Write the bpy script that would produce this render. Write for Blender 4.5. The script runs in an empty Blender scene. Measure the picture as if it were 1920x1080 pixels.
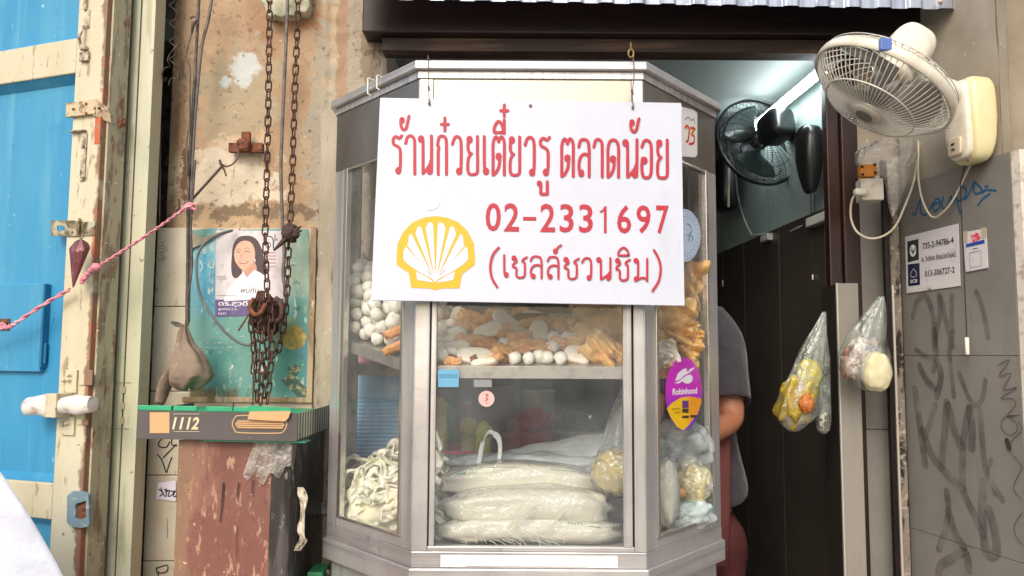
import bpy, math, random
from math import sin, cos, pi, radians, sqrt, atan, tan
from mathutils import Vector, Matrix, noise
random.seed(7)
SC = bpy.context.scene
COL = SC.collection
# ------------------------------------------------------------------ camera
FPX = 1500.0
CAM = Vector((0, 0, 1.35))
_p = atan(128 / FPX); _r = 0.006
_r0 = Vector((1, 0, 0)); FWD = Vector((0, cos(_p), sin(_p))); _u0 = Vector((0, -sin(_p), cos(_p)))
RIGHT = _r0 * cos(_r) + _u0 * sin(_r)
UP = -_r0 * sin(_r) + _u0 * cos(_r)
cd = bpy.data.cameras.new('camera'); cam = bpy.data.objects.new('camera', cd); COL.objects.link(cam)
cd.sensor_width = 36; cd.lens = 36 * FPX / 1920; cd.clip_start = 0.05; cd.clip_end = 400
m = Matrix((RIGHT, UP, -FWD)).transposed().to_4x4(); m.translation = CAM
cam.matrix_world = m
SC.camera = cam
# ------------------------------------------------------------------ light
SUN_EL, SUN_AZ = radians(38), radians(200)      # azimuth clockwise from +Y (north)
w = bpy.data.worlds.new('World'); SC.world = w; w.use_nodes = True
nt = w.node_tree; bg = nt.nodes['Background']
sky = nt.nodes.new('ShaderNodeTexSky'); sky.sky_type = 'NISHITA'; sky.sun_disc = False
sky.sun_elevation = SUN_EL; sky.sun_rotation = SUN_AZ; sky.air_density = 1.0; sky.dust_density = 4.0; sky.ozone_density = 0.6
nt.links.new(sky.outputs[0], bg.inputs[0]); bg.inputs[1].default_value = 0.15
sd = bpy.data.lights.new('sun', 'SUN'); sd.energy = 1.0; sd.angle = radians(25); sd.color = (1, .98, .95)
so = bpy.data.objects.new('sun', sd); COL.objects.link(so)
_sv = Vector((sin(SUN_AZ) * cos(SUN_EL), cos(SUN_AZ) * cos(SUN_EL), sin(SUN_EL)))
so.rotation_euler = _sv.to_track_quat('Z', 'Y').to_euler()
so.location = (0, -3, 5)
SC.view_settings.view_transform = 'Standard'; SC.view_settings.look = 'None'
SC.view_settings.exposure = 0.38; SC.view_settings.gamma = 1
SC.view_settings.use_curve_mapping = False
SC.cycles.max_bounces = 10; SC.cycles.transparent_max_bounces = 24
SC.cycles.sample_clamp_indirect = 6

# ------------------------------------------------------------------ frames: real planes of the place
def ray(px, py):
    return FWD + RIGHT * ((px - 960) / FPX) + UP * ((540 - py) / FPX)
def P(px, py, Y):
    d = ray(px, py); return CAM + d * (Y / d.y)
def PX(v):
    d = Vector(v)-CAM; z = d.dot(FWD); return (960+FPX*d.dot(RIGHT)/z, 540-FPX*d.dot(UP)/z)
class Frame:
    """x right along the plane, y into it, z up"""
    def __init__(s, O, ux, uz=(0, 0, 1)):
        x = Vector(ux).normalized(); z = Vector(uz).normalized(); y = z.cross(x).normalized(); z = x.cross(y)
        s.M = Matrix((x, y, z)).transposed().to_4x4(); s.M.translation = Vector(O); s.I = s.M.inverted(); s.n = y; s.O = Vector(O)
    def at(s, px, py, off=0.0):
        d = ray(px, py); o = s.O - s.n * off
        t = (o - CAM).dot(s.n) / d.dot(s.n)
        return s.I @ (CAM + d * t)
    def uv(s, px, py, off=0.0):
        q = s.at(px, py, off); return (q.x, q.z)
W = Frame((0, 0, 0), (1, 0, 0))
ORG = {}
# ------------------------------------------------------------------ mesh builder
class MB:
    def __init__(s): s.v = []; s.f = []
    def add(s, vs, fs):
        b = len(s.v); s.v += [Vector(q) for q in vs]; s.f += [tuple(i + b for i in f) for f in fs]; return s
    def box(s, x0, x1, y0, y1, z0, z1):
        if x0 > x1: x0, x1 = x1, x0
        if y0 > y1: y0, y1 = y1, y0
        if z0 > z1: z0, z1 = z1, z0
        return s.add([(x0,y0,z0),(x1,y0,z0),(x1,y1,z0),(x0,y1,z0),(x0,y0,z1),(x1,y0,z1),(x1,y1,z1),(x0,y1,z1)],
                     [(0,3,2,1),(4,5,6,7),(0,1,5,4),(1,2,6,5),(2,3,7,6),(3,0,4,7)])
    def prism(s, pts, y0, y1):
        """pts (x,z) anticlockwise seen from the front (-y)"""
        a = sum(pts[i][0]*pts[(i+1)%len(pts)][1]-pts[(i+1)%len(pts)][0]*pts[i][1] for i in range(len(pts)))
        if a < 0: pts = pts[::-1]
        n = len(pts)
        vs = [(x, y0, z) for x, z in pts] + [(x, y1, z) for x, z in pts]
        return s.add(vs, [tuple(range(n)), tuple(range(2*n-1, n-1, -1))] + [(i, n+i, n+(i+1)%n, (i+1)%n) for i in range(n)])
    def zprism(s, pts, z0, z1):
        """pts (x,y) plan outline"""
        a = sum(pts[i][0]*pts[(i+1)%len(pts)][1]-pts[(i+1)%len(pts)][0]*pts[i][1] for i in range(len(pts)))
        if a < 0: pts = pts[::-1]
        n = len(pts)
        vs = [(x, y, z0) for x, y in pts] + [(x, y, z1) for x, y in pts]
        return s.add(vs, [tuple(range(n-1,-1,-1)), tuple(range(n, 2*n))] + [(i, (i+1)%n, n+(i+1)%n, n+i) for i in range(n)])
    def face(s, pts, y=0.0):
        a = sum(pts[i][0]*pts[(i+1)%len(pts)][1]-pts[(i+1)%len(pts)][0]*pts[i][1] for i in range(len(pts)))
        if a < 0: pts = pts[::-1]
        return s.add([(x, y, z) for x, z in pts], [tuple(range(len(pts)))])
    def tube(s, pts, r, n=8, closed=False, cap=True, flat=1.0):
        pts = [Vector(q) for q in pts]; N = len(pts)
        rr = r if isinstance(r, (list, tuple)) else [r] * N
        tan_ = []
        for i in range(N):
            a = pts[(i-1) % N] if (closed or i > 0) else pts[i]
            b = pts[(i+1) % N] if (closed or i < N-1) else pts[i]
            d = b - a; tan_.append(d.normalized() if d.length > 1e-9 else Vector((0, 0, 1)))
        t0 = tan_[0]; up = Vector((0, 0, 1)) if abs(t0.z) < .9 else Vector((0, 1, 0))
        nx = t0.cross(up).normalized(); vs = []
        for i in range(N):
            t = tan_[i]; nx = (nx - t * nx.dot(t))
            nx = nx.normalized() if nx.length > 1e-6 else t.orthogonal().normalized()
            ny = t.cross(nx)
            for k in range(n):
                a = 2*pi*k/n; vs.append(pts[i] + nx*(cos(a)*rr[i]) + ny*(sin(a)*rr[i]*flat))
        fs = []
        for i in range(N if closed else N-1):
            j = (i+1) % N
            for k in range(n):
                l = (k+1) % n; fs.append((i*n+k, i*n+l, j*n+l, j*n+k))
        if not closed and cap:
            fs.append(tuple(range(n-1, -1, -1))); fs.append(tuple((N-1)*n+k for k in range(n)))
        return s.add(vs, fs)
    def lathe(s, prof, n=24, M=None, cap=True):
        """prof list of (r, h) round the local z axis"""
        M = M or Matrix.Identity(4); vs = []; fs = []
        for r, h in prof:
            for k in range(n):
                a = 2*pi*k/n; vs.append(M @ Vector((r*cos(a), r*sin(a), h)))
        for i in range(len(prof)-1):
            for k in range(n):
                l = (k+1) % n; fs.append((i*n+k, i*n+l, (i+1)*n+l, (i+1)*n+k))
        if cap:
            fs.append(tuple(range(n-1, -1, -1))); fs.append(tuple((len(prof)-1)*n+k for k in range(n)))
        return s.add(vs, fs)
    def grid(s, nu, nv, fn, closeu=False):
        vs = [fn(i/nu if closeu else i/(nu-1), j/(nv-1)) for j in range(nv) for i in range(nu)]
        fs = []
        for j in range(nv-1):
            for i in range(nu if closeu else nu-1):
                k = (i+1) % nu; fs.append((j*nu+i, j*nu+k, (j+1)*nu+k, (j+1)*nu+i))
        return s.add(vs, fs)
    def blob(s, c, r, nu=20, nv=12, amp=0.0, fr=3.0, e=1.0, seed=0.0, M=None, fn=None):
        """super-ellipsoid with noise; e<1 squarer"""
        c = Vector(c)
        def sg(v, k): return math.copysign(abs(v)**k, v)
        vs = []; fs = []
        for j in range(nv+1):
            th = pi*j/nv - pi/2
            for i in range(nu):
                ph = 2*pi*i/nu
                q = Vector((sg(cos(th), e)*sg(cos(ph), e), sg(cos(th), e)*sg(sin(ph), e), sg(sin(th), e)))
                k = 1 + amp*noise.noise(q*fr + Vector((seed, seed*1.7, -seed)))
                q = Vector((q.x*r[0], q.y*r[1], q.z*r[2]))*k
                if fn: q = fn(q)
                if M: q = M @ q
                vs.append(c + q)
        for j in range(nv):
            for i in range(nu):
                k = (i+1) % nu; fs.append((j*nu+i, j*nu+k, (j+1)*nu+k, (j+1)*nu+i))
        return s.add(vs, fs)
    def stroke(s, pts, wd, y=0.0, closed=False, smooth=True, cap=True, wfn=None):
        """flat painted stroke in the x,z plane"""
        if smooth and len(pts) > 2: pts = spline(pts, closed, 5)
        pts = [Vector((q[0], q[1])) for q in pts]
        N = len(pts); L = []; R = []
        for i in range(N):
            a = pts[(i-1) % N] if (closed or i > 0) else pts[i]
            b = pts[(i+1) % N] if (closed or i < N-1) else pts[i]
            d = b - a
            if d.length < 1e-9: d = Vector((1, 0))
            d.normalize(); nn = Vector((-d.y, d.x)); h = wd/2*(wfn(i/(N-1)) if wfn else 1)
            # mitre
            if 0 < i < N-1 or closed:
                d1 = pts[i]-pts[(i-1) % N]
                if d1.length > 1e-9:
                    c = abs(d1.normalized().dot(d)); h = h/max(c, .6)
            L.append(pts[i]+nn*h); R.append(pts[i]-nn*h)
        vs = [(q.x, y, q.y) for q in L] + [(q.x, y, q.y) for q in R]
        fs = [(i, N+i, N+(i+1) % N, (i+1) % N) for i in range(N if closed else N-1)]
        s.add(vs, fs)
        if cap and not closed:
            for e, pr in ((0, 1), (N-1, N-2)):
                d = pts[e]-pts[pr]
                if d.length < 1e-9: continue
                d.normalize(); h = (L[e]-R[e]).length/2; nn = Vector((-d.y, d.x))
                q = [pts[e]+nn*(h*cos(a))+d*(h*sin(a)) for a in [pi*k/6 for k in range(7)]]
                s.add([(v.x, y, v.y) for v in q], [tuple(range(6, -1, -1))])
        return s
def spline(pts, closed=False, k=5):
    P_ = [Vector(q) for q in pts]; n = len(P_); out = []
    for i in range(n if closed else n-1):
        p0 = P_[(i-1) % n] if (closed or i > 0) else P_[i]; p1 = P_[i]; p2 = P_[(i+1) % n]
        p3 = P_[(i+2) % n] if (closed or i+2 < n) else P_[(i+1) % n]
        for j in range(k):
            t = j/k
            out.append(0.5*((2*p1)+(p2-p0)*t+(2*p0-5*p1+4*p2-p3)*t*t+(3*p1-p0-3*p2+p3)*t**3))
    if not closed: out.append(P_[-1])
    return out
def _mk(name, mb, mat, smooth, off):
    me = bpy.data.meshes.new(name); me.from_pydata([tuple(v-off) for v in mb.v], [], mb.f); me.validate()
    if smooth: me.shade_smooth()
    if mat is not None: me.materials.append(mat)
    me.update(); return me
def _mods(o, bevel, smooth, solid, sub):
    if solid:
        md = o.modifiers.new('thickness', 'SOLIDIFY'); md.thickness = solid; md.offset = 0
    if sub:
        md = o.modifiers.new('sub', 'SUBSURF'); md.levels = sub; md.render_levels = sub
    if bevel:
        md = o.modifiers.new('bevel', 'BEVEL'); md.width = bevel; md.segments = 2; md.limit_method = 'ANGLE'; md.angle_limit = radians(40)
def thing(name, label, cat, frame=W, org=(0, 0, 0), group=None):
    o = bpy.data.objects.new(name, None); COL.objects.link(o); o.empty_display_size = .05
    o.matrix_world = frame.M @ Matrix.Translation(Vector(org))
    o['label'] = label; o['category'] = cat
    if group: o['group'] = group
    ORG[o.name] = Vector(org); return o
def part(T, name, mb, mat, smooth=False, bevel=0, solid=0, sub=0, label=None):
    off = ORG[T.name]; o = bpy.data.objects.new(name, _mk(name, mb, mat, smooth, off)); COL.objects.link(o)
    o.parent = T; ORG[o.name] = off; _mods(o, bevel, smooth, solid, sub)
    if label: o['label'] = label
    return o
def solo(name, label, cat, mb, mat, frame=W, org=(0, 0, 0), group=None, smooth=False, bevel=0, solid=0, sub=0, kind=None):
    off = Vector(org); o = bpy.data.objects.new(name, _mk(name, mb, mat, smooth, off)); COL.objects.link(o)
    o.matrix_world = frame.M @ Matrix.Translation(off); ORG[o.name] = off; _mods(o, bevel, smooth, solid, sub)
    if label: o['label'] = label
    if cat: o['category'] = cat
    if group: o['group'] = group
    if kind: o['kind'] = kind
    return o
def struct(name, mb, mat, frame=W, org=(0, 0, 0), **k):
    return solo(name, None, None, mb, mat, frame, org, kind='structure', **k)
def copy_solo(o, loc, rot=(0, 0, 0), sc=1.0, label=None):
    c = o.copy(); COL.objects.link(c); c.location = loc; c.rotation_euler = rot
    c.scale = (sc, sc, sc) if not isinstance(sc, (tuple, list)) else sc
    if label: c['label'] = label
    return c
def text_mb(s, x0, z0, x1, z1, y, shear=0.0, keep=False, bold=0.0):
    """lettering as a mesh fitted into the box (x0,z0)-(x1,z1) of a plane"""
    cu = bpy.data.curves.new('lettering', 'FONT'); cu.body = s; cu.shear = shear; cu.resolution_u = 3; cu.offset = bold
    o = bpy.data.objects.new('lettering', cu); COL.objects.link(o)
    bpy.context.view_layer.update()
    me = bpy.data.meshes.new_from_object(o.evaluated_get(bpy.context.evaluated_depsgraph_get()))
    vs = [v.co.copy() for v in me.vertices]; fs = [tuple(p.vertices) for p in me.polygons]
    bpy.data.objects.remove(o); bpy.data.curves.remove(cu); bpy.data.meshes.remove(me)
    mb = MB()
    if not vs: return mb
    a = min(v.x for v in vs); b = max(v.x for v in vs); c = min(v.y for v in vs); d = max(v.y for v in vs)
    kx = (x1-x0)/max(b-a, 1e-6); kz = (z1-z0)/max(d-c, 1e-6)
    if keep: kx = kz = min(kx, kz)
    mb.add([(x0+(v.x-a)*kx, y, z0+(v.y-c)*kz) for v in vs], fs)
    return mb

# ------------------------------------------------------------------ materials
def lin(c):
    if isinstance(c, str): c = tuple(int(c[i:i+2], 16)/255 for i in (0, 2, 4))
    return tuple((v/12.92 if v <= .04045 else ((v+.055)/1.055)**2.4) for v in c) + (1,)
MATS = {}
def mat(name, base, rough=.6, metal=0.0, layers=(), bump=None, spec=.5, coat=0.0, alpha=None, trans=0.0, sss=0.0, sheen=0.0, aniso=0.0, rvar=None, emis=None, coord='Object', bdist=.002):
    """base '#hex' without hash; layers: dicts mixing another colour through a procedural mask"""
    if name in MATS: return MATS[name]
    M = bpy.data.materials.new(name); M.use_nodes = True; nt = M.node_tree; N = nt.nodes; L = nt.links
    b = N['Principled BSDF']; tc = N.new('ShaderNodeTexCoord').outputs[coord]
    def mapped(sc, seed=0):
        mp = N.new('ShaderNodeMapping'); L.new(tc, mp.inputs[0])
        mp.inputs['Scale'].default_value = sc if isinstance(sc, (tuple, list)) else (sc, sc, sc)
        mp.inputs['Location'].default_value = (seed*3.1, seed*1.7, seed*2.3); return mp.outputs[0]
    def ntex(sc, detail=5, rg=.6, seed=0, dist=0.0):
        t = N.new('ShaderNodeTexNoise'); t.inputs['Scale'].default_value = 1; t.inputs['Detail'].default_value = detail
        t.inputs['Roughness'].default_value = rg; t.inputs['Distortion'].default_value = dist
        L.new(mapped(sc, seed), t.inputs['Vector']); return t.outputs[0]
    def rng(o, lo, hi, a=0.0, c=1.0):
        r = N.new('ShaderNodeMapRange'); r.inputs[1].default_value = lo; r.inputs[2].default_value = hi
        r.inputs[3].default_value = a; r.inputs[4].default_value = c; L.new(o, r.inputs[0]); return r.outputs[0]
    def mth(op, a, c):
        n_ = N.new('ShaderNodeMath'); n_.operation = op
        for i, v in enumerate((a, c)):
            if isinstance(v, (int, float)): n_.inputs[i].default_value = v
            else: L.new(v, n_.inputs[i])
        return n_.outputs[0]
    def mask(l):
        k = l.get('k', 'noise'); lo, hi = l.get('r', (.45, .6))
        if k == 'noise': o = rng(ntex(l.get('s', 5), l.get('d', 6), l.get('rg', .62), l.get('seed', 0), l.get('dist', 0)), lo, hi)
        elif k == 'vor':
            t = N.new('ShaderNodeTexVoronoi'); t.inputs['Scale'].default_value = 1; t.feature = l.get('f', 'F1')
            L.new(mapped(l.get('s', 20), l.get('seed', 0)), t.inputs['Vector']); o = rng(t.outputs[0], lo, hi)
        elif k == 'wave':
            t = N.new('ShaderNodeTexWave'); t.inputs['Scale'].default_value = l.get('s', 20); t.bands_direction = l.get('dir', 'X')
            t.inputs['Distortion'].default_value = l.get('dist', 1); t.inputs['Detail'].default_value = 2
            t.inputs['Detail Scale'].default_value = l.get('ds', 1)
            L.new(tc, t.inputs['Vector']); o = rng(t.outputs['Fac'], lo, hi)
        elif k == 'blob':   # patch at centre c with radii rad, ragged by noise
            mp = N.new('ShaderNodeMapping'); mp.vector_type = 'POINT'; L.new(tc, mp.inputs[0])
            rd = l['rad']; c = l['c']
            mp.inputs['Scale'].default_value = tuple(1/v for v in rd); mp.inputs['Location'].default_value = tuple(-c[i]/rd[i] for i in range(3))
            ln = N.new('ShaderNodeVectorMath'); ln.operation = 'LENGTH'; L.new(mp.outputs[0], ln.inputs[0])
            o = mth('ADD', ln.outputs['Value'], rng(ntex(l.get('s', 12), 6, .65, l.get('seed', 0)), .3, .7, -l.get('rag', .5), l.get('rag', .5)))
            o = rng(o, lo if 'r' in l else .95, hi if 'r' in l else .7)
        elif k == 'axis':   # gradient along an axis, ragged
            sp = N.new('ShaderNodeSeparateXYZ'); L.new(tc, sp.inputs[0])
            o = mth('ADD', sp.outputs[l.get('ax', 2)], rng(ntex(l.get('s', 12), 6, .65, l.get('seed', 0)), .3, .7, -l.get('rag', .05), l.get('rag', .05)))
            o = rng(o, lo, hi)
        if 'and' in l: o = mth('MULTIPLY', o, mask(l['and']))
        if l.get('a', 1) != 1: o = mth('MULTIPLY', o, l['a'])
        return o
    cur = None
    for l in layers:
        mx = N.new('ShaderNodeMix'); mx.data_type = 'RGBA'; mx.clamp_factor = True
        L.new(mask(l), mx.inputs['Factor'])
        if cur is None: mx.inputs[6].default_value = lin(base)
        else: L.new(cur, mx.inputs[6])
        mx.inputs[7].default_value = lin(l['c2']); cur = mx.outputs[2]
    if cur is None: b.inputs['Base Color'].default_value = lin(base)
    else: L.new(cur, b.inputs['Base Color'])
    b.inputs['Roughness'].default_value = rough; b.inputs['Metallic'].default_value = metal
    b.inputs['Specular IOR Level'].default_value = spec; b.inputs['Coat Weight'].default_value = coat
    b.inputs['Coat Roughness'].default_value = .08
    if sss: b.inputs['Subsurface Weight'].default_value = sss; b.inputs['Subsurface Radius'].default_value = (1, .9, .7); b.inputs['Subsurface Scale'].default_value = .008
    if sheen: b.inputs['Sheen Weight'].default_value = sheen
    if aniso: b.inputs['Anisotropic'].default_value = aniso
    if trans: b.inputs['Transmission Weight'].default_value = trans
    if rvar: L.new(rng(ntex(rvar[0], 5, .6, 4), .3, .7, rvar[1], rvar[2]), b.inputs['Roughness'])
    if emis: b.inputs['Emission Color'].default_value = lin(emis[0]); b.inputs['Emission Strength'].default_value = emis[1]
    if bump:
        bl = bump if isinstance(bump, list) else [bump]; prev = None
        for q in bl:
            bn = N.new('ShaderNodeBump'); bn.inputs['Strength'].default_value = q[1]; bn.inputs['Distance'].default_value = q[2] if len(q) > 2 else bdist
            if len(q) > 3 and q[3] == 'wave': h = mask(dict(k='wave', s=q[0], dir=q[4], dist=q[5] if len(q) > 5 else 2, r=(0, 1)))
            elif len(q) > 3 and q[3] == 'vor': h = mask(dict(k='vor', s=q[0], r=(0, .6), f='F1'))
            else: h = ntex(q[0], 6, .6, 9)
            L.new(h, bn.inputs['Height'])
            if prev: L.new(prev, bn.inputs['Normal'])
            prev = bn.outputs[0]
        L.new(prev, b.inputs['Normal'])
    if alpha is not None:   # worn or thin paint: alpha value, or (scale, lo, hi, max)
        if isinstance(alpha, tuple):
            L.new(rng(ntex(alpha[0], 6, .6, 2), alpha[1], alpha[2], 0, alpha[3]), b.inputs['Alpha'])
        else: b.inputs['Alpha'].default_value = alpha
    MATS[name] = M; return M
def film(name, tint='ffffff', milky=.1, mcol='ffffff', rough=.08, refl=1.0, bump=None, fres=1.45, mvar=None):
    """thin clear sheet: glass pane or plastic film"""
    if name in MATS: return MATS[name]
    M = bpy.data.materials.new(name); M.use_nodes = True; nt = M.node_tree; N = nt.nodes; L = nt.links
    for n_ in list(N): N.remove(n_)
    out = N.new('ShaderNodeOutputMaterial'); tr = N.new('ShaderNodeBsdfTransparent'); tr.inputs[0].default_value = lin(tint)
    gl = N.new('ShaderNodeBsdfGlossy'); gl.inputs['Roughness'].default_value = rough
    df = N.new('ShaderNodeBsdfPrincipled'); df.inputs['Base Color'].default_value = lin(mcol); df.inputs['Roughness'].default_value = .5
    fr = N.new('ShaderNodeLayerWeight'); fr.inputs[0].default_value = .5
    m0 = N.new('ShaderNodeMixShader'); m0.inputs[0].default_value = milky
    L.new(tr.outputs[0], m0.inputs[1]); L.new(df.outputs[0], m0.inputs[2])
    tc = N.new('ShaderNodeTexCoord')
    if mvar:
        t = N.new('ShaderNodeTexNoise'); t.inputs['Scale'].default_value = mvar[0]; t.inputs['Detail'].default_value = 6; L.new(tc.outputs['Object'], t.inputs['Vector'])
        r = N.new('ShaderNodeMapRange'); r.inputs[1].default_value = .35; r.inputs[2].default_value = .7; r.inputs[3].default_value = mvar[1]; r.inputs[4].default_value = mvar[2]
        L.new(t.outputs[0], r.inputs[0]); L.new(r.outputs[0], m0.inputs[0])
    mm = N.new('ShaderNodeMath'); mm.operation = 'MULTIPLY'; mm.use_clamp = True; mm.inputs[1].default_value = refl
    pw = N.new('ShaderNodeMath'); pw.operation = 'POWER'; L.new(fr.outputs['Facing'], pw.inputs[0]); pw.inputs[1].default_value = 5
    ma = N.new('ShaderNodeMath'); ma.operation = 'MULTIPLY_ADD'; L.new(pw.outputs[0], ma.inputs[0]); ma.inputs[1].default_value = .92; ma.inputs[2].default_value = .06 if fres > 1.46 else .04
    L.new(ma.outputs[0], mm.inputs[0])
    m1 = N.new('ShaderNodeMixShader'); L.new(mm.outputs[0], m1.inputs[0]); L.new(m0.outputs[0], m1.inputs[1]); L.new(gl.outputs[0], m1.inputs[2])
    L.new(m1.outputs[0], out.inputs[0])
    if bump:
        t = N.new('ShaderNodeTexNoise'); t.inputs['Scale'].default_value = bump[0]; t.inputs['Detail'].default_value = 4; t.inputs['Distortion'].default_value = 1.5
        L.new(tc.outputs['Object'], t.inputs['Vector'])
        bn = N.new('ShaderNodeBump'); bn.inputs['Strength'].default_value = bump[1]; bn.inputs['Distance'].default_value = bump[2]
        L.new(t.outputs[0], bn.inputs['Height'])
        for n_ in (gl, df, fr): L.new(bn.outputs[0], n_.inputs['Normal'])
    MATS[name] = M; return M
# ================================================================== SETTING
struct('road', MB().box(-60, 60, -60, -1.6, -.3, -.12), mat('asphalt', '5c5a57', .9, layers=[dict(s=3, r=(.4, .7), c2='706c67')], bump=(60, .4, .004)))
struct('pavement', MB().box(-60, 60, -1.6, 2.2, -.3, 0), mat('paving', '9c968c', .85, layers=[dict(s=4, r=(.4, .7), c2='7f786e'), dict(s=40, r=(.55, .7), c2='67625a', a=.5)], bump=(40, .4, .003)), bevel=.01)
struct('room_floor', MB().box(-1.2, 1.2, 2.2, 5.2, -.1, .05), mat('floor_tile', '4a4642', .4))
# ------------------------------------------------------------------ plaster pillar
PL = Frame((0, 2.10, 0), (1, 0, 0))
def U(fr, px, py=540, off=0): return fr.uv(px, py, off)[0]
def Z(fr, py, px=960, off=0): return fr.uv(px, py, off)[1]
def rectpx(fr, x0, y0, x1, y1, off=0):
    a = fr.uv(x0, y0, off); b = fr.uv(x1, y0, off); c = fr.uv(x1, y1, off); d = fr.uv(x0, y1, off); return [d, c, b, a]
def pp(fr, pts, off=0): return [fr.uv(x, y, off) for x, y in pts]
def bl(fr, px, py, rx, ry, c2, rag=.5, s=14, seed=0, a=1, **k):
    u, v = fr.uv(px, py); kk = fr.O.y/1500 if fr.O.y > 0 else .0013
    return dict(k='blob', c=(u, 0, v), rad=(rx*.0014, 1, ry*.0014), c2=c2, rag=rag, s=s, seed=seed, a=a, **k)
plx0, plx1 = U(PL, 300), U(PL, 708)
plaster = mat('old_plaster', 'b6997a', .9, layers=[
    dict(s=5, r=(.42, .62), c2='c6aa87', d=8), dict(s=(3, 3, 1.4), r=(.52, .66), c2='a58468', seed=3, d=8),
    dict(s=26, r=(.54, .64), c2='a58e74', seed=1, d=8, a=.8), dict(s=(7, 7, 3), r=(.56, .66), c2='9c8a72', seed=21, d=9, a=.6),
    bl(PL, 430, 190, 85, 120, 'b1a084', .75, 10, 1), bl(PL, 455, 125, 34, 40, 'c9cdc8', .45, 22, 2), bl(PL, 420, 150, 16, 12, 'c2c9c4', .5, 30, 5),
    bl(PL, 400, 300, 90, 60, 'cdb698', .9, 9, 4), bl(PL, 450, 330, 80, 60, 'dccfb8', .8, 12, 6), bl(PL, 375, 345, 50, 50, 'd8c8ae', .9, 12, 16),
    dict(k='axis', ax=2, r=(1.66, 1.60), s=(14, 14, 14), rag=.09, c2='b09a7c', a=.9),
    dict(k='axis', ax=2, r=(1.70, 1.62), s=(30, 30, 30), rag=.12, c2='8f7b60', seed=3, a=.5, **{'and': dict(s=30, r=(.42, .55), seed=7)}),
    dict(k='axis', ax=0, r=(-.57, -.50), s=(8, 8, 5), rag=.06, c2='c3af93', seed=3),
    dict(k='axis', ax=0, r=(-.49, -.46), s=(16, 16, 6), rag=.03, c2='ab9f8c', seed=5),
    bl(PL, 560, 15, 60, 50, 'b98a64', .7, 16, 8), bl(PL, 640, 60, 14, 190, 'a98c74', .6, 20, 9), bl(PL, 690, 100, 14, 130, '8d7d6a', .7, 18, 10),
    bl(PL, 600, 250, 26, 260, 'b3a894', .8, 16, 11), bl(PL, 480, 395, 140, 16, '86735c', .9, 30, 12, .9), bl(PL, 335, 250, 12, 110, 'a58568', .8, 20, 13), bl(PL, 345, 320, 8, 70, '7e5f48', .9, 30, 14),
    dict(s=60, r=(.60, .68), c2='6f5f4c', seed=5, a=.8), dict(s=90, r=(.66, .72), c2='f0e6d4', seed=8, a=.7), dict(s=(50, 50, 10), r=(.66, .73), c2='7d6a55', seed=18, a=.7)],
    bump=[(9, .5, .02), (45, .6, .006), (160, .5, .003)])
T = thing('plaster_pillar', 'peeling orange plaster pillar with cream tiles on its lower half between the blue door and the doorway', 'wall', PL, (U(PL, 500), 0, 0))
ORG[T.name] = Vector((0, 0, 0)); T.matrix_world = PL.M.copy()
def warp(mb, amp, fr, sd=0):
    for q in mb.v:
        k = noise.noise(Vector((q.x*fr+sd, q.y*fr, q.z*fr))) + .5*noise.noise(Vector((q.x*fr*3+sd, q.y*fr*3, q.z*fr*3)))
        q.y += amp*k
    return mb
mb = MB().box(plx0, plx1, .02, .4, 0, 3.2)
g = MB().grid(90, 240, lambda a, b: Vector((plx0+(plx1-plx0)*a, 0, 1.2+2.0*b)))
for q in g.v:
    n1 = noise.noise(Vector((q.x*5, 0, q.z*5)))*.008 + noise.noise(Vector((q.x*16, 3, q.z*16)))*.003
    e = min(1, (q.x-plx0)/.03, (plx1-q.x)/.03); q.y = .012 + n1*.6 + (1-max(0, e))*.02
    if q.x > U(PL, 600) : q.y += .006+.004*noise.noise(q*40)
mb.add(g.v, g.f)
part(T, 'plaster_face', mb, plaster, smooth=True)
# cream wall tiles
tile = mat('cream_tile', 'c4bca8', .28, layers=[dict(s=6, r=(.4, .7), c2='b8ad96'), dict(s=(60, 60, 25), r=(.62, .68), c2='9a8f7a', seed=2, a=.8), dict(s=18, r=(.6, .72), c2='b3a78f', seed=4, a=.6)], bump=(30, .15, .002), coat=.3)
mb = MB(); tz = [Z(PL, y, 300) for y in (427, 575, 733, 890, 1050, 1210)]
tz += [tz[-1]-.22*i for i in range(1, 5)]
tx = [U(PL, 298, 427), U(PL, 448), U(PL, 597, 427)]
for i in range(len(tz)-1):
    for j in range(2):
        if tz[i+1] < 0: continue
        mb.box(tx[j]+.001, tx[j+1]-.001, -.010, .012, tz[i+1]+.0012, tz[i]-.0012)
part(T, 'wall_tiles', mb, tile, bevel=.0015)
part(T, 'grout', MB().box(tx[0]+.002, tx[2]-.002, -.0075, .014, .05, tz[0]-.002), mat('grout', '6b5f4e', .95))
wood_trim = mat('aged_trim', 'b7a385', .8, layers=[dict(s=(30, 30, 4), r=(.45, .6), c2='8d7658'), dict(s=(60, 60, 12), r=(.6, .68), c2='d8cdb8', seed=2)], bump=(50, .4, .003))
x0 = U(PL, 584, 500); part(T, 'edge_trim', MB().box(x0, x0+.016, -.02, -.0101, Z(PL, 750), Z(PL, 430)).box(x0-.32, x0+.016, -.0195, -.0102, Z(PL, 757), Z(PL, 747)), wood_trim, bevel=.002)
conc = mat('grey_render', 'b5ab98', .9, layers=[dict(s=(14, 14, 3), r=(.42, .62), c2='a09684'), dict(s=(40, 40, 8), r=(.6, .68), c2='7c7262', seed=2), dict(s=30, r=(.62, .7), c2='d0c9ba', seed=5)], bump=[(20, .4, .005), (90, .4, .002)])
mb = MB(); xa, xb = U(PL, 598), U(PL, 640, 540)
g = MB().grid(12, 160, lambda a, b: Vector((xa+(xb-xa)*a, -.030, .1+(Z(PL, 214)-.1)*b)))
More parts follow.
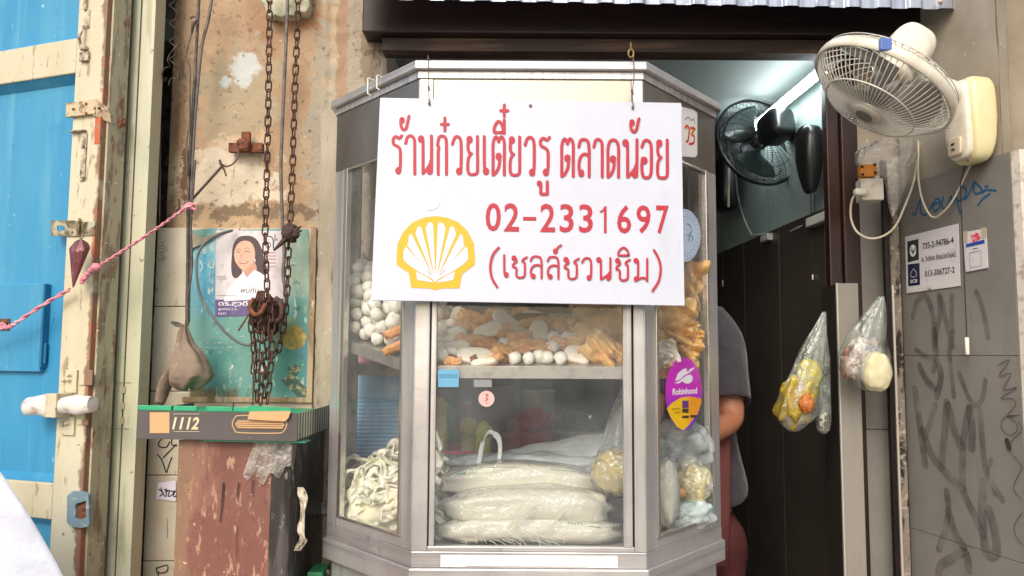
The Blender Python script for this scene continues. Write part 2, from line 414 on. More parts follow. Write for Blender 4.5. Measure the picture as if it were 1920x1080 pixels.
for q in g.v:
    e = min((q.x-xa), (xb-q.x))/.006; q.y += .006*(1-min(1, max(0, e))) + .0018*noise.noise(q*22)
    if q.x < xa+.004: q.x += .0025*noise.noise(q*35)
mb.add(g.v, g.f); mb.box(xa+.002, xb-.002, -.022, .02, .1, Z(PL, 214)-.003)
part(T, 'render_strip', mb, conc, smooth=False)
# broken green ledge at the top
mb = MB(); pts = pp(PL, [(492, -30), (494, 8), (503, 22), (505, 36), (515, 40), (522, 36), (532, 41), (545, 36), (556, 38), (566, 30), (578, 32), (586, 20), (583, 0), (588, -30)])
mb.prism(pts, -.03, .02)
part(T, 'broken_ledge', mb, mat('mossy_plaster', 'aeb096', .9, layers=[dict(s=20, r=(.45, .6), c2='cfcab0'), dict(s=40, r=(.55, .65), c2='6f6a50', seed=2)], bump=(60, .6, .004)), bevel=.003)
# writing on the tiles
ink = mat('black_marker', '24201e', .5)
mb = MB()
def sk(mb, fr, pts, wpx, off, **k): return mb.stroke([fr.uv(x, y, off) for x, y in pts], wpx*.00135, -off, **k)
for s_ in ([(303, 822), (297, 832), (300, 838), (312, 838), (318, 828)], [(322, 822), (322, 834), (330, 834)], [(306, 858), (328, 836), (331, 836)], [(295, 852), (303, 862), (311, 884), (313, 884), (318, 868), (322, 858)],
           [(293, 1066), (313, 1060), (312, 1072), (295, 1074), (294, 1064)], [(297, 1072), (296, 1082)]):
    sk(mb, PL, s_, 2.3, .0112)
sk(mb, PL, [(313, 972), (314, 1008)], .8, .0112)
for i in range(9): sk(mb, PL, [(302+6*sin(i*2.1), 455+i*4), (310-5*sin(i*1.3), 452+i*4)], .8, .0112)
part(T, 'marker_scribbles', mb, ink)
# ------------------------------------------------------------------ dark gap behind
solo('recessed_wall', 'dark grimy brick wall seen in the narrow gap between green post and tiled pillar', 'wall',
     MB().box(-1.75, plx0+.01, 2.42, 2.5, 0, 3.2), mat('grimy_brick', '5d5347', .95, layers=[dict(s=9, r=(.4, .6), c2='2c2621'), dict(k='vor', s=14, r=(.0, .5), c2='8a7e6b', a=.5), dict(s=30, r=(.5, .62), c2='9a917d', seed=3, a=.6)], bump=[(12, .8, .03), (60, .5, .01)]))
# ------------------------------------------------------------------ green steel post
GP = Frame((0, 2.0, 0), (1, 0, 0))
green = mat('green_cream_paint', 'bfc0a0', .42, layers=[dict(s=(8, 8, 1.2), r=(.42, .62), c2='c9c6ae'), dict(s=(30, 30, 3), r=(.58, .68), c2='a3a27c', seed=2, a=.8), dict(s=50, r=(.66, .71), c2='6b6248', seed=4, a=.8), dict(s=(14, 14, 5), r=(.6, .68), c2='b9a78a', seed=6, a=.6)], bump=[(25, .2, .003), (100, .15, .001)])
T = thing('steel_door_post', 'pale green folded steel post with vertical grooves right of the blue door', 'door post', GP, (U(GP, 228), 0, 0))
ua, ub, uc, ud, ue = [U(GP, v) for v in (181, 226, 241, 245, 271)]
mb = MB(); mb.box(ua-.05, ub, .012, .05, 0, 3.2); mb.box(ua-.012, ua+.004, -.012, .0119, 0, 3.2)
mb.box(ub+.0005, uc, -.004, .05, 0, 3.2)
mb.box(ub+.007, ub+.010, -.006, -.0041, 0, 3.2)
mb.box(ud, ue, -.008, .05, 0, 3.2)
part(T, 'folded_profile', mb, green, bevel=.0018)
part(T, 'rust_seam', MB().box(uc, ud, .004, .045, 0, 3.2), mat('seam', '6d4a3a', .9))
for y in (722, 808): part(T, 'weld_scar', MB().box(uc-.016, ud+.016, -.0100, -.0085, Z(GP, y), Z(GP, y)+.0016), mat('weld', '8f8468', .7))
for y in (735, 765, 793): part(T, 'weld_tab', MB().box(uc-.001, ud+.003, -.0105, -.007, Z(GP, y)-.008, Z(GP, y)+.008), mat('weld_tab', 'a89c7c', .6))
# ------------------------------------------------------------------ blue and cream door
o = P(186, 540, 1.93); LD = Frame((o.x, o.y, 0), (cos(radians(20)), -sin(radians(20)), 0))
cream = mat('chipped_cream', 'd2cbb0', .45, layers=[dict(s=(5, 5, 1.5), r=(.42, .65), c2='c8bd9c'), dict(s=(40, 40, 12), r=(.60, .66), c2='9c8a6c', seed=2, a=.85),
    dict(s=(16, 16, 9), r=(.63, .70), c2='b9ab8c', seed=9, a=.5), dict(s=70, r=(.66, .70), c2='5c4a3c', seed=3, a=.8),
    dict(k='axis', ax=0, r=(-.012, -.004), s=(14, 14, 14), rag=.012, c2='8c6f58', seed=4), dict(k='axis', ax=0, r=(-.008, -.002), s=(40, 40, 20), rag=.012, c2='a8674e', seed=6, a=.8, **{'and': dict(s=(3, 3, 9), r=(.5, .56), seed=5)})],
    bump=[(18, .3, .004), (80, .35, .002)])
blue = mat('blue_paint', '368cb8', .36, layers=[dict(s=(26, 26, 14), r=(.60, .68), c2='5f9db0', seed=31, a=.5), dict(s=(80, 80, 6), r=(.66, .70), c2='2b6684', seed=33, a=.6), dict(s=(3, 3, 1.0), r=(.42, .66), c2='4898bc'), dict(s=(18, 18, 1.2), r=(.5, .66), c2='64a8c2', seed=2, a=.6), dict(s=(9, 9, 5), r=(.62, .70), c2='2a7fae', seed=3, a=.6), dict(s=(60, 60, 30), r=(.68, .72), c2='bfe0e0', seed=4, a=.6), dict(s=(45, 45, 20), r=(.69, .73), c2='2c5a70', seed=12, a=.8)], bump=[(12, .25, .004), (70, .2, .001)])
T = thing('folding_door', 'blue panelled steel door with chipped cream frame and old bolts', 'door', LD, (0, 0, 0))
XL = -1.1
sx = U(LD, 131)            # inner edge of the stile
def zz(py, px=60): return LD.uv(px, py)[1]
rails = [(zz(92), zz(155)), (zz(900), zz(967))]
mb = MB(); mb.box(sx, 0, -.018, .03, 0, 3.2)
for a, b in rails: mb.box(XL, sx-.0005, -.018, .03, b, a)
part(T, 'cream_frame', mb, cream, bevel=.003)
flange = mat('flange_paint', 'bdb595', .6, layers=[dict(s=(30, 30, 6), r=(.5, .6), c2='93826a'), dict(s=(50, 50, 14), r=(.58, .64), c2='8a4e38', seed=2, a=.8), dict(s=80, r=(.62, .68), c2='e4dcc4', seed=3)], bump=(90, .5, .002))
part(T, 'edge_flange', MB().box(.0006, .007, -.004, .05, 0, 3.2), flange, bevel=.001)
for lo, hi in ((rails[0][0], 3.2), (rails[1][0], rails[0][1]), (.2, rails[1][1])):
    mb = MB(); mb.box(XL, sx-.001, .008, .02, lo+.0005, hi-.0005)
    part(T, 'blue_panel', mb, blue)
    mb = MB()   # raised moulding round each panel, sloping inwards
    for z_, s_ in ((hi, -1), (lo, 1)):
        a = z_+s_*.0006; mb.add([(XL, -.013, a), (sx-.002, -.013, a), (sx-.002, .0075, a+s_*.018), (XL, .0075, a+s_*.018), (XL, .0075, a), (sx-.002, .0075, a)],
                                [(0, 1, 2, 3) if s_ > 0 else (3, 2, 1, 0), (0, 4, 5, 1), (1, 5, 2), (0, 3, 4)])
    a = sx-.0008; mb.add([(a, -.013, lo+.004), (a, -.013, hi-.004), (a-.007, .0075, hi-.02), (a-.007, .0075, lo+.02)], [(0, 1, 2, 3)])
    part(T, 'panel_moulding', mb, blue)
# hatch cover on the big panel
h0 = LD.uv(0, 532); h1 = LD.uv(80, 697)
mb = MB(); hx1 = h1[0]; hz0 = h1[1]; hz1 = LD.uv(75, 532)[1]
mb.box(XL+.2, hx1-.004, -.006, .0078, hz0, hz1)
H = part(T, 'hatch_cover', mb, blue, bevel=.0015)
part(H, 'hinge', MB().box(hx1-.003, hx1+.004, -.010, .0078, hz0+.01, hz1-.002).tube([(hx1+.005, .0, hz0+.02), (hx1+.005, 0, hz0+.07)], .004), mat('blue_steel', '1f6f96', .5), bevel=.001)
mb = MB(); q0 = LD.uv(22, 608)
for px in (0, 18):
    q = LD.uv(px, 608); mb.lathe([(.0, .004), (.004, .003), (.005, 0), (.004, -.004), (0, -.004)], 10, Matrix.Translation((q[0], -.010, q[1])) @ Matrix.Rotation(pi/2, 4, 'X'))
mb.box(LD.uv(-40, 600)[0], LD.uv(24, 600)[0], -.008, -.0062, LD.uv(0, 620)[1], LD.uv(0, 598)[1])
part(H, 'staple', mb, mat('dark_rust', '5b4034', .8, .2, layers=[dict(s=60, r=(.4, .6), c2='80563f')], bump=(200, .4, .001)))
# shared metals
rust = mat('rusty_iron', '6a4030', .85, .1, layers=[dict(s=50, r=(.4, .6), c2='8c5538'), dict(s=90, r=(.55, .65), c2='33231c', seed=2)], bump=(150, .6, .002))
oldsteel = mat('old_painted_steel', 'bcae96', .5, .2, layers=[dict(s=70, r=(.5, .6), c2='7a6450'), dict(s=30, r=(.5, .62), c2='d8d0b8', seed=2), dict(s=130, r=(.6, .68), c2='4a382c', seed=3)], bump=(120, .5, .002))
# upper bolt on the stile
def LDb(mb, x0, y0, x1, y1, d0, d1):   # box from picture rectangle, d = proud of door face (from -.018 outward)
    a = LD.uv(x0, y1, .018); b = LD.uv(x1, y0, .018); mb.box(a[0], b[0], -.018-d1, -.018-d0, a[1], b[1]); return mb
mb = MB(); LDb(mb, 160, -40, 168, 20, .0005, .008); LDb(mb, 158, 18, 170, 55, .0005, .002)
q = LD.uv(161, 60, .018); mb.tube([(q[0], -.026, q[1]+.012), (q[0], -.030, q[1]), (q[0]-.003, -.034, q[1]-.02), (q[0]-.002, -.03, q[1]-.035)], .0038, 7)
q = LD.uv(162, 92, .018); mb.tube([(q[0]-.010, -.024, q[1]), (q[0]+.008, -.024, q[1])], .006, 8)
LDb(mb, 153, 98, 170, 117, .0005, .009)
part(T, 'sliding_bolt', mb, oldsteel, smooth=False, bevel=.001)
# big strap hinge at y ~ 190-245
mb = MB(); LDb(mb, 129, 188, 185, 222, .0005, .010)
a = LD.uv(182, 186, .02); b = LD.uv(226, 226, .02)
mb.add([(a[0], -.030, a[1]), (a[0]+.030, -.018, a[1]-.022), (a[0]+.034, -.010, a[1]-.036), (a[0]+.030, -.004, a[1]-.058), (a[0]+.018, -.008, a[1]-.054), (a[0]-.004, -.026, a[1]-.044),
        (a[0], -.018, a[1]), (a[0]+.030, -.008, a[1]-.022), (a[0]+.034, -.002, a[1]-.036), (a[0]+.030, .002, a[1]-.058), (a[0]+.018, .000, a[1]-.054), (a[0]-.004, -.016, a[1]-.044)],
       [(0, 5, 4, 3, 2, 1), (6, 7, 8, 9, 10, 11), (0, 1, 7, 6), (1, 2, 8, 7), (2, 3, 9, 8), (3, 4, 10, 9), (4, 5, 11, 10), (5, 0, 6, 11)])
hg = part(T, 'strap_hinge', mb, mat('tan_steel', 'cbb896', .55, .1, layers=[dict(s=55, r=(.5, .6), c2='8b7054'), dict(s=100, r=(.6, .66), c2='4c382c', seed=3)], bump=(100, .5, .002)), bevel=.001)
mb = MB()
for x, y in ((138, 205), (162, 195), (162, 213), (186, 203)):
    q = LD.uv(x, y, .028); mb.lathe([(0, .002), (.003, .0015), (.0036, 0), (.0036, -.003)], 10, Matrix.Translation((q[0], -.029, q[1])) @ Matrix.Rotation(pi/2, 4, 'X'))
q = LD.uv(222, 228, .02); mb.blob((q[0]-.002, -.008, q[1]), (.010, .008, .012), amp=.5, fr=2)
part(hg, 'rivets', mb, rust)
part(T, 'primer_patch', MB().box(-.0185, -.0005, -.0195, -.0182, LD.uv(180, 275)[1], LD.uv(180, 225)[1]).box(-.006, -.0004, -.0195, -.0182, LD.uv(183, 505)[1], LD.uv(183, 432)[1]), mat('red_primer', 'c0633f', .7, layers=[dict(s=40, r=(.5, .65), c2='a08468')]))
mb = MB(); LDb(mb, 151, 250, 165, 340, .0005, .004); LDb(mb, 136, 244, 164, 250, .0005, .012)
for y in (275, 332):
    q = LD.uv(158, y, .02); mb.lathe([(0, .004), (.004, .003), (.005, 0), (.005, -.003)], 10, Matrix.Translation((q[0], -.024, q[1])) @ Matrix.Rotation(pi/2, 4, 'X'))
part(T, 'bolt_bracket', mb, oldsteel, bevel=.0012)
# hasp
mb = MB(); LDb(mb, 153, 415, 180, 443, .0005, .003)
A = [LD.uv(x, y, .018) for x, y in ((99, 443), (152, 443), (152, 414), (99, 414))]
hole = [LD.uv(x, y, .018) for x, y in ((110, 433), (125, 433), (125, 424), (110, 424))]
vs = [(u, -.0235, v) for u, v in A+hole] + [(u, -.0205, v) for u, v in A+hole]
mb.add(vs, [(0, 1, 5, 4), (1, 2, 6, 5), (2, 3, 7, 6), (3, 0, 4, 7), (0, 8, 9, 1), (1, 9, 10, 2), (2, 10, 11, 3), (3, 11, 8, 0), (4, 5, 13, 12), (5, 6, 14, 13), (6, 7, 15, 14), (7, 4, 12, 15)])
q = LD.uv(152, 430, .018); mb.tube([(q[0], -.024, LD.uv(152, 444)[1]), (q[0], -.024, LD.uv(152, 413)[1])], .003, 8)
part(T, 'hasp', mb, mat('brass_hasp', '9a8b68', .45, .6, layers=[dict(s=60, r=(.45, .6), c2='5a4c38'), dict(s=30, r=(.5, .6), c2='c9c2a8', seed=2)], bump=(100, .3, .001)), bevel=.0006)
# wrapped bar and its bracket
q = LD.uv(45, 762, .05); e = LD.uv(178, 758, .04)
mb = MB(); n_ = 26
def barpt(a, b):
    x = q[0]+(e[0]-q[0])*b; rr = .0245+.0035*noise.noise(Vector((x*30, a*3, 1)))+.002*sin(a*2*pi*2+b*14)
    if b < .04: rr *= .75+b*6
    if b > .5: rr *= .86
    return Vector((x, -.045+rr*.7*cos(a*2*pi), q[1]+(e[1]-q[1])*b+rr*sin(a*2*pi)))
mb.grid(28, 60, barpt, closeu=True)
c0 = barpt(0, 0); mb.add([Vector((q[0]-.001, -.045, q[1]))]+[barpt(i/28, 0) for i in range(28)], [(0, 1+i, 1+(i+1) % 28) for i in range(28)])
cE = barpt(0, 1); mb.add([Vector((e[0]+.002, -.045, e[1]))]+[barpt(i/28, 1) for i in range(28)], [(0, 1+(i+1) % 28, 1+i) for i in range(28)])
wb = part(T, 'wrapped_bar', mb, mat('white_wrap', 'e6dfd6', .4, layers=[dict(s=(30, 30, 60), r=(.55, .66), c2='b8a48e'), dict(k='axis', ax=0, r=(q[0]+.006, q[0]), s=(30, 30, 30), rag=.003, c2='9a8062')], bump=[(20, .5, .01), (90, .3, .002)], coat=.3), smooth=True)
mb = MB(); LDb(mb, 115, 737, 138, 780, .001, .047)
LDb(mb, 122, 693, 148, 736, .0005, .006); LDb(mb, 118, 781, 143, 815, .0005, .006); LDb(mb, 149, 694, 176, 722, .0003, .004); LDb(mb, 146, 786, 168, 796, .0003, .004)
for x, y in ((125, 712), (134, 712), (122, 795), (130, 793), (134, 703)):
    k = LD.uv(x, y, .02); mb.lathe([(0, .010), (.004, .009), (.0055, .006), (.0055, .003), (.008, .002), (.008, -.004)], 6, Matrix.Translation((k[0], -.024, k[1])) @ Matrix.Rotation(pi/2, 4, 'X'))
part(T, 'bar_bracket', mb, cream, bevel=.0015)
# recessed blue handle cup near the bottom
mb = MB(); A = [LD.uv(x, y, .018) for x, y in ((131, 928), (140, 920), (160, 921), (171, 926), (172, 985), (160, 989), (136, 986), (130, 978))]
B = [LD.uv(x, y, .018) for x, y in ((146, 946), (150, 943), (160, 940), (166, 938), (167, 968), (160, 972), (150, 973), (146, 970))]
vs = [(u, -.026, v) for u, v in A] + [(u, -.026, v) for u, v in B] + [(u, -.0175, v) for u, v in A] + [(u, -.012, v) for u, v in B]
n = 8; fs = []
for i in range(n):
    j = (i+1) % n; fs += [(i, j, n+j, n+i), (i, 2*n+i, 2*n+j, j), (n+i, n+j, 3*n+j, 3*n+i)]
mb.add(vs, fs)
hc = part(T, 'handle_cup', mb, mat('grey_blue_enamel', '788f98', .45, layers=[dict(s=50, r=(.55, .65), c2='a5b0ac')], bump=(90, .3, .002)), bevel=.001)
part(hc, 'cup_inside', MB().add([(u, -.0185, v) for u, v in B], [tuple(range(8))]), rust)
# ------------------------------------------------------------------ doorway beam, room behind
BM = Frame((0, 2.08, 0), (1, 0, 0))
darkwood = mat('dark_beam_paint', '1d1212', .45, layers=[dict(s=(2, 8, 8), r=(.45, .65), c2='2c1a18'), dict(s=(4, 50, 50), r=(.6, .7), c2='3c2722', seed=3)], bump=(40, .3, .002))
T = thing('doorway_beam', 'black-brown beam running across the top of the doorway above the glass cabinet', 'beam', BM)
bz0, bz1 = Z(BM, 70), Z(BM, 4)
part(T, 'beam_face', MB().box(U(BM, 672), U(BM, 1752, 60), -.03, .1, bz0, 3.2), darkwood, bevel=.004)
part(T, 'beam_end_block', MB().box(U(BM, 1722), U(BM, 1748, 60), .0, .05, Z(BM, 190), bz0-.001), darkwood, bevel=.003)
part(T, 'beam_board', MB().box(plx1+.001, U(BM, 1600), .0, .06, Z(BM, 96), bz0-.001), mat('brown_board', '33251f', .6, layers=[dict(s=(3, 30, 30), r=(.5, .65), c2='5c4638')], bump=(50, .4, .002)), bevel=.003)
# roof sheet edge
aw = Frame((0, 1.93, 0), (1, 0, 0)); mb = MB(); xa, xb = U(aw, 655, 0), U(aw, 1790, 0); n = 560
def awp(a, b):
    x = xa+(xb-xa)*a; ph = (x*13.0) % 1.0
    y = -.007*max(0, min(1, (abs(ph-.5)-.22)*10))
    return Vector((x, y, Z(aw, 0+13*a)+.0 + b*.5))
mb.grid(n, 3, awp)
T = thing('corrugated_roof_edge', 'silver corrugated metal sheet along the top edge over the doorway', 'awning', aw, (0, 0, 2.1))
part(T, 'metal_sheet', mb, mat('galvanised', 'b4bcc8', .35, .55, layers=[dict(s=(40, 40, 2), r=(.45, .65), c2='8e96a4'), dict(s=60, r=(.62, .68), c2='e0e4ea', seed=2)], bump=(60, .2, .001)), solid=.0008)
q = aw.uv(1764, 3, .02)
part(T, 'screw', MB().lathe([(0, .006), (.004, .005), (.007, .001), (.007, 0)], 6, Matrix.Translation((q[0], -.016, q[1])) @ Matrix.Rotation(pi/2, 4, 'X')), oldsteel)
# room
IW = Frame((.92-.04*2.9, 5.2, 0), (.04, -1, 0))
TILEZ = IW.at(1475, 421).z
T = thing('room_side_wall', 'inner wall of the shop with pale teal plaster above dark grey tiles', 'wall', IW)
teal = mat('teal_plaster', 'a0b1ae', .8, layers=[dict(s=4, r=(.45, .65), c2='8d9f9b'), dict(s=(20, 20, 5), r=(.6, .7), c2='748884', seed=2, a=.6)], bump=(30, .3, .004))
dtile = mat('brown_grey_tile', '4a443e', .35, layers=[dict(s=3, r=(.4, .65), c2='3f3a34'), dict(s=(30, 30, 8), r=(.55, .7), c2='38332e', seed=2, a=.6)], bump=(30, .1, .002))
part(T, 'plaster', MB().box(0, 2.9, .006, .12, TILEZ-.003, 2.75), teal)
part(T, 'grout', MB().box(0, 2.9, .0015, .12, 0, TILEZ-.0035), mat('dark_grout', '2a2622', .9))
mb = MB(); k = 0
for i in range(8):
    for z0, z1 in ((.06, .66), (.662, 1.20), (1.202, TILEZ)):
        mb.box(i*.36+.001, (i+1)*.36-.001, -.004, .0059, z0, z1)
part(T, 'tiles', mb, dtile, bevel=.001)
solo('ceiling', 'pale ceiling of the shop room beyond the doorway', 'ceiling', MB().box(-1.3, .918, 2.2, 5.2, 2.235, 2.3), mat('ceiling_paint', '868e8b', .85, layers=[dict(s=3, r=(.4, .6), c2='808c88')]))
solo('room_back_wall', 'dim back wall of the shop far behind the glass cabinet', 'wall', MB().box(-1.3, .919, 5.1, 5.2, 0, 2.234), mat('back_paint', '9a9c92', .85, layers=[dict(s=4, r=(.4, .6), c2='85877e')]))
solo('room_left_wall', 'shaded left wall of the shop room behind the glass cabinet', 'wall', MB().box(-1.3, -1.2, 2.5, 5.09, 0, 2.234), mat('left_paint', 'a8aaa0', .85))
# ------------------------------------------------------------------ doorway's right side
maroon = mat('maroon_wood', '2a1713', .38, layers=[dict(s=(12, 12, 2), r=(.45, .6), c2='3a211b'), dict(s=(40, 40, 10), r=(.6, .7), c2='1a0f0d', seed=2)], bump=(50, .2, .002))
DF = Frame((0, 2.20, 0), (1, 0, 0))
T = thing('door_frame_post', 'dark maroon wooden door post under the white fan', 'door post', DF, (U(DF, 1575), 0, 0))
part(T, 'outer_post', MB().box(U(DF, 1574, 300), U(DF, 1604, 300), -.018, .02, .05, 2.3), maroon, bevel=.003)
part(T, 'inner_post', MB().box(U(DF, 1550, 300), U(DF, 1574, 300)-.001, -.004, .03, .05, 2.3), maroon, bevel=.003)
RB = P(1690, 540, 2.15); RFc = P(1903, 540, 1.77)
RWd = Vector((RFc.x-RB.x, RFc.y-RB.y, 0)); RWL = RWd.length
RW = Frame((RB.x, RB.y, 0), RWd)
TT = RW.uv(1800, 313)[1]
T = thing('side_wall', 'taupe plastered side wall clad in grey tiles with faded black spray paint, right of the doorway', 'wall', RW)
taupe = mat('taupe_plaster', 'a59d8f', .85, layers=[dict(s=5, r=(.42, .62), c2='9a8f7d', d=7), dict(s=(12, 12, 30), r=(.58, .68), c2='9a8f7c', seed=2, a=.7), dict(s=40, r=(.64, .7), c2='d6cdbd', seed=4, a=.6)], bump=[(12, .3, .008), (60, .3, .002)])
mb = MB(); g = MB().grid(40, 80, lambda a, b: Vector((RWL*a, .010, TT-.1+(3.2-TT+.1)*b)))
for q in g.v:
    q.y += .0025*noise.noise(q*12)
    if q.x > RWL-.001: q.x += .004*noise.noise(Vector((0, 0, q.z*18)))+.002*noise.noise(Vector((5, 0, q.z*60)))
mb.add(g.v, g.f)
mb.add([(0, .013, 0), (RWL-.003, .013, 0), (RWL-.003, .013, 3.2), (0, .013, 3.2)], [(0, 1, 2, 3)])
part(T, 'plaster', mb, taupe, smooth=True)
gtile = mat('grey_wall_tile', '7d7a75', .42, layers=[dict(s=4, r=(.4, .62), c2='888580', d=7), dict(s=(10, 10, 4), r=(.55, .68), c2='7d766d', seed=2, a=.7), dict(s=(50, 50, 20), r=(.64, .72), c2='6c655d', seed=5, a=.5), dict(s=120, r=(.7, .74), c2='c9c3ba', seed=6, a=.7)], bump=[(20, .12, .002), (120, .15, .0006)])
mb = MB(); uj = RW.uv(1813, 500)[0]; zj = RW.uv(1850, 667)[1]; zs = [TT, zj, zj-.45, zj-.9, 0]; us = [.0, uj, RWL+.004]
for i in range(4):
    for j in range(2): mb.box(us[j]+.0006, us[j+1]-.0006, 0, .0095, zs[i+1]+.0006, zs[i]-.0006)
part(T, 'tile_cladding', mb, gtile, bevel=.0006)
part(T, 'tile_edge', MB().box(RWL+.0045, RWL+.03, .0005, .02, 0, TT-.002), mat('white_edge', 'ddd5c9', .7, layers=[dict(s=40, r=(.5, .65), c2='b3a593')]), bevel=.001)
# spray paint and pen
def rpx(fr, z, ox, oy, pts): return [(ox+a/z, oy+b/z) for a, b in pts]
spray = mat('faded_spray', '4a4846', .7, alpha=(14, .30, .66, .45))
mb = MB(); LW = .0016
def gs(pts, wpx, z=2.348, ox=1660, oy=620, yy=.0006): mb.stroke([RW.uv(x, y, yy) for x, y in rpx(RW, z, ox, oy, pts)], wpx*LW, -yy)
yy = .0006
for i_, (pts, w_) in enumerate([([(130, 260), (150, 400), (175, 590)], 15), ([(220, 330), (200, 400), (175, 470)], 12), ([(165, 440), (200, 540), (260, 620), (340, 700)], 15), ([(270, 320), (262, 440), (245, 600)], 15),
    ([(275, 330), (300, 430), (335, 510)], 15), ([(370, 340), (345, 480), (342, 690), (400, 830), (430, 900)], 14), ([(372, 350), (382, 430), (380, 515)], 15), ([(415, 350), (425, 460), (440, 600), (480, 690), (515, 745)], 11),
    ([(325, 190), (365, 290), (400, 330), (430, 290), (440, 220)], 9), ([(215, 0), (222, 110), (245, 200), (225, 290)], 13), ([(135, 85), (170, 110), (215, 125)], 9), ([(150, 155), (180, 215), (215, 255)], 12),
    ([(285, 130), (292, 200), (302, 290)], 9), ([(300, 0), (285, 60), (282, 120)], 10), ([(430, 670), (425, 800), (445, 975), (490, 975), (480, 880), (455, 790)], 16), ([(270, 710), (278, 790), (262, 880), (235, 960)], 13),
    ([(278, 800), (310, 900), (345, 950)], 15), ([(232, 1080), (245, 1035), (300, 1000), (350, 975), (368, 1050)], 15), ([(465, 570), (450, 650), (480, 720)], 8)]):
    gs(pts, w_, yy=.0006+.00006*i_)
for i_, (pts, w_) in enumerate([([(715, 720), (740, 630), (785, 585), (825, 650), (850, 790), (862, 960), (845, 1060)], 11), ([(880, 585), (885, 700), (860, 850)], 11), ([(890, 600), (925, 750), (965, 910)], 11), ([(960, 590), (962, 750), (960, 900)], 10),
    ([(1115, 565), (1155, 670), (1190, 850)], 9)]): gs(pts, w_, 3.376, 1500, 380, yy=.0018+.00006*i_)
part(T, 'spray_letters', mb, spray)
mb = MB(); 
for pts in ([(497, 150), (545, 130), (500, 200), (552, 190), (520, 260), (578, 250), (508, 298), (560, 300), (572, 330), (540, 370), (590, 372)], [(570, 375), (520, 385), (512, 430), (545, 460), (580, 440), (570, 400), (530, 370)],
            [(585, 400), (600, 440), (560, 480), (548, 530), (590, 580), (598, 610), (565, 680), (570, 710), (600, 740)], [(605, 800), (570, 850), (572, 900), (605, 945)]):
    gs(pts, .9, yy=.0032)
gs([(535, 485), (545, 515)], 8, yy=.0033)
part(T, 'pen_squiggle', mb, mat('grey_pen', '3a3634', .6))
mb = MB()
for pts in ([(543, 1030), (553, 1036), (560, 1020), (578, 965), (583, 960), (580, 1010), (592, 1035), (612, 1030), (640, 980)], [(672, 975), (650, 985), (640, 1000), (650, 1018), (668, 1005), (676, 980), (668, 960), (650, 965), (645, 985)], [(690, 950), (684, 990), (695, 1005), (715, 985), (728, 945), (735, 975), (750, 960)],
            [(745, 935), (755, 960), (772, 1030)], [(748, 945), (765, 905), (795, 905), (800, 940), (780, 965), (758, 970)], [(798, 960), (820, 925), (835, 885), (840, 880), (838, 920), (850, 935), (875, 925), (905, 915), (945, 920)], [(858, 990), (880, 960), (915, 935)], [(845, 880), (870, 905), (880, 930)], [(893, 900), (905, 898)]):
    gs(pts, 3.6, 2.571, 1500, 0, yy=.0006)
part(T, 'blue_scrawl', mb, mat('blue_marker', '1f5d86', .55, alpha=(25, .1, .35, .92)))
# street-facing end of that wall
solo('street_wall', 'beige end wall at the far right edge beyond the tile corner', 'wall', MB().zprism([(RFc.x+.004, 1.795), (2.2, 1.795), (2.2, 2.4), (RFc.x+.08, 2.4), (RFc.x+.02, 1.90)], 0, 3.2), mat('beige_wall', '9d907c', .85, layers=[dict(s=6, r=(.4, .65), c2='887b68')], bump=(30, .3, .004)))
# strip behind the steel post
JB = Frame((0, 2.19, 0), (1, 0, 0))
T = thing('doorway_jamb', 'narrow plaster and tile jamb between the maroon post and the side wall', 'wall', JB, (U(JB, 1630), 0, 0))
jx0, jx1 = U(JB, 1604, 300)+.002, U(JB, 1715)
zt = Z(JB, 362, 1630)
part(T, 'plaster', MB().box(jx0, jx1, .002, .06, zt+.001, 3.0), taupe)
part(T, 'tiles', MB().box(jx0, jx1-.001, -.005, .06, Z(JB, 800), zt).box(jx0, jx1-.001, -.005, .06, .05, Z(JB, 800)-.002), gtile, bevel=.001)
ST = Frame((0, 2.10, 0), (1, 0, 0))
T = thing('steel_channel', 'black steel channel with a bright aluminium edge beside the hanging bags', 'channel', ST, (U(ST, 1670), 0, 0))
part(T, 'channel', MB().box(U(ST, 1662), U(ST, 1671), 0, .018, .03, Z(ST, 300, 1660)), mat('black_steel', '17110f', .4, .2, layers=[dict(s=(30, 30, 10), r=(.58, .66), c2='4a2420')], bump=(60, .3, .002)), bevel=.001)
part(T, 'bright_edge', MB().box(U(ST, 1671)+.0003, U(ST, 1675), -.004, .016, .03, Z(ST, 535, 1670)), mat('alu_edge', 'c9c2b6', .4, .4), bevel=.0006)
part(T, 'rusty_flange', MB().box(U(ST, 1675)+.0005, U(ST, 1694), .012, .05, .03, Z(ST, 380, 1680)), mat('rusty_render', '7d7468', .8, layers=[dict(s=(30, 30, 8), r=(.5, .58), c2='2a1c18'), dict(s=60, r=(.55, .65), c2='a59b8c', seed=3)], bump=(60, .6, .004)), bevel=.002)
PS = Frame((0, 2.12, 0), (1, 0, 0))
T = thing('sheet_steel_panel', 'folded grey sheet steel panel standing in the doorway beside the yellow bag', 'panel', PS, (U(PS, 1595), 0, 0))
x0, x1 = U(PS, 1575, 800), U(PS, 1617, 800); zt = Z(PS, 531, 1590)
part(T, 'front_sheet', MB().box(x0+.002, x1, 0, .003, .05, zt), mat('satin_grey_steel', '9a958c', .45, .25, layers=[dict(s=(8, 8, 1.5), r=(.4, .62), c2='8b867d')], bump=(10, .15, .003)), bevel=.0008)
part(T, 'bright_fold', MB().box(x0, x0+.003, -.003, .004, .05, zt), mat('worn_fold', 'd8d3ca', .35, .4))
part(T, 'shaded_side', MB().box(x0+.0002, x0+.0022, .0045, .10, .05, zt-.003), mat('shaded_sheet', '332f2b', .5, .2), bevel=.0005)  # same grey sheet, coloured near black for the shade on this face
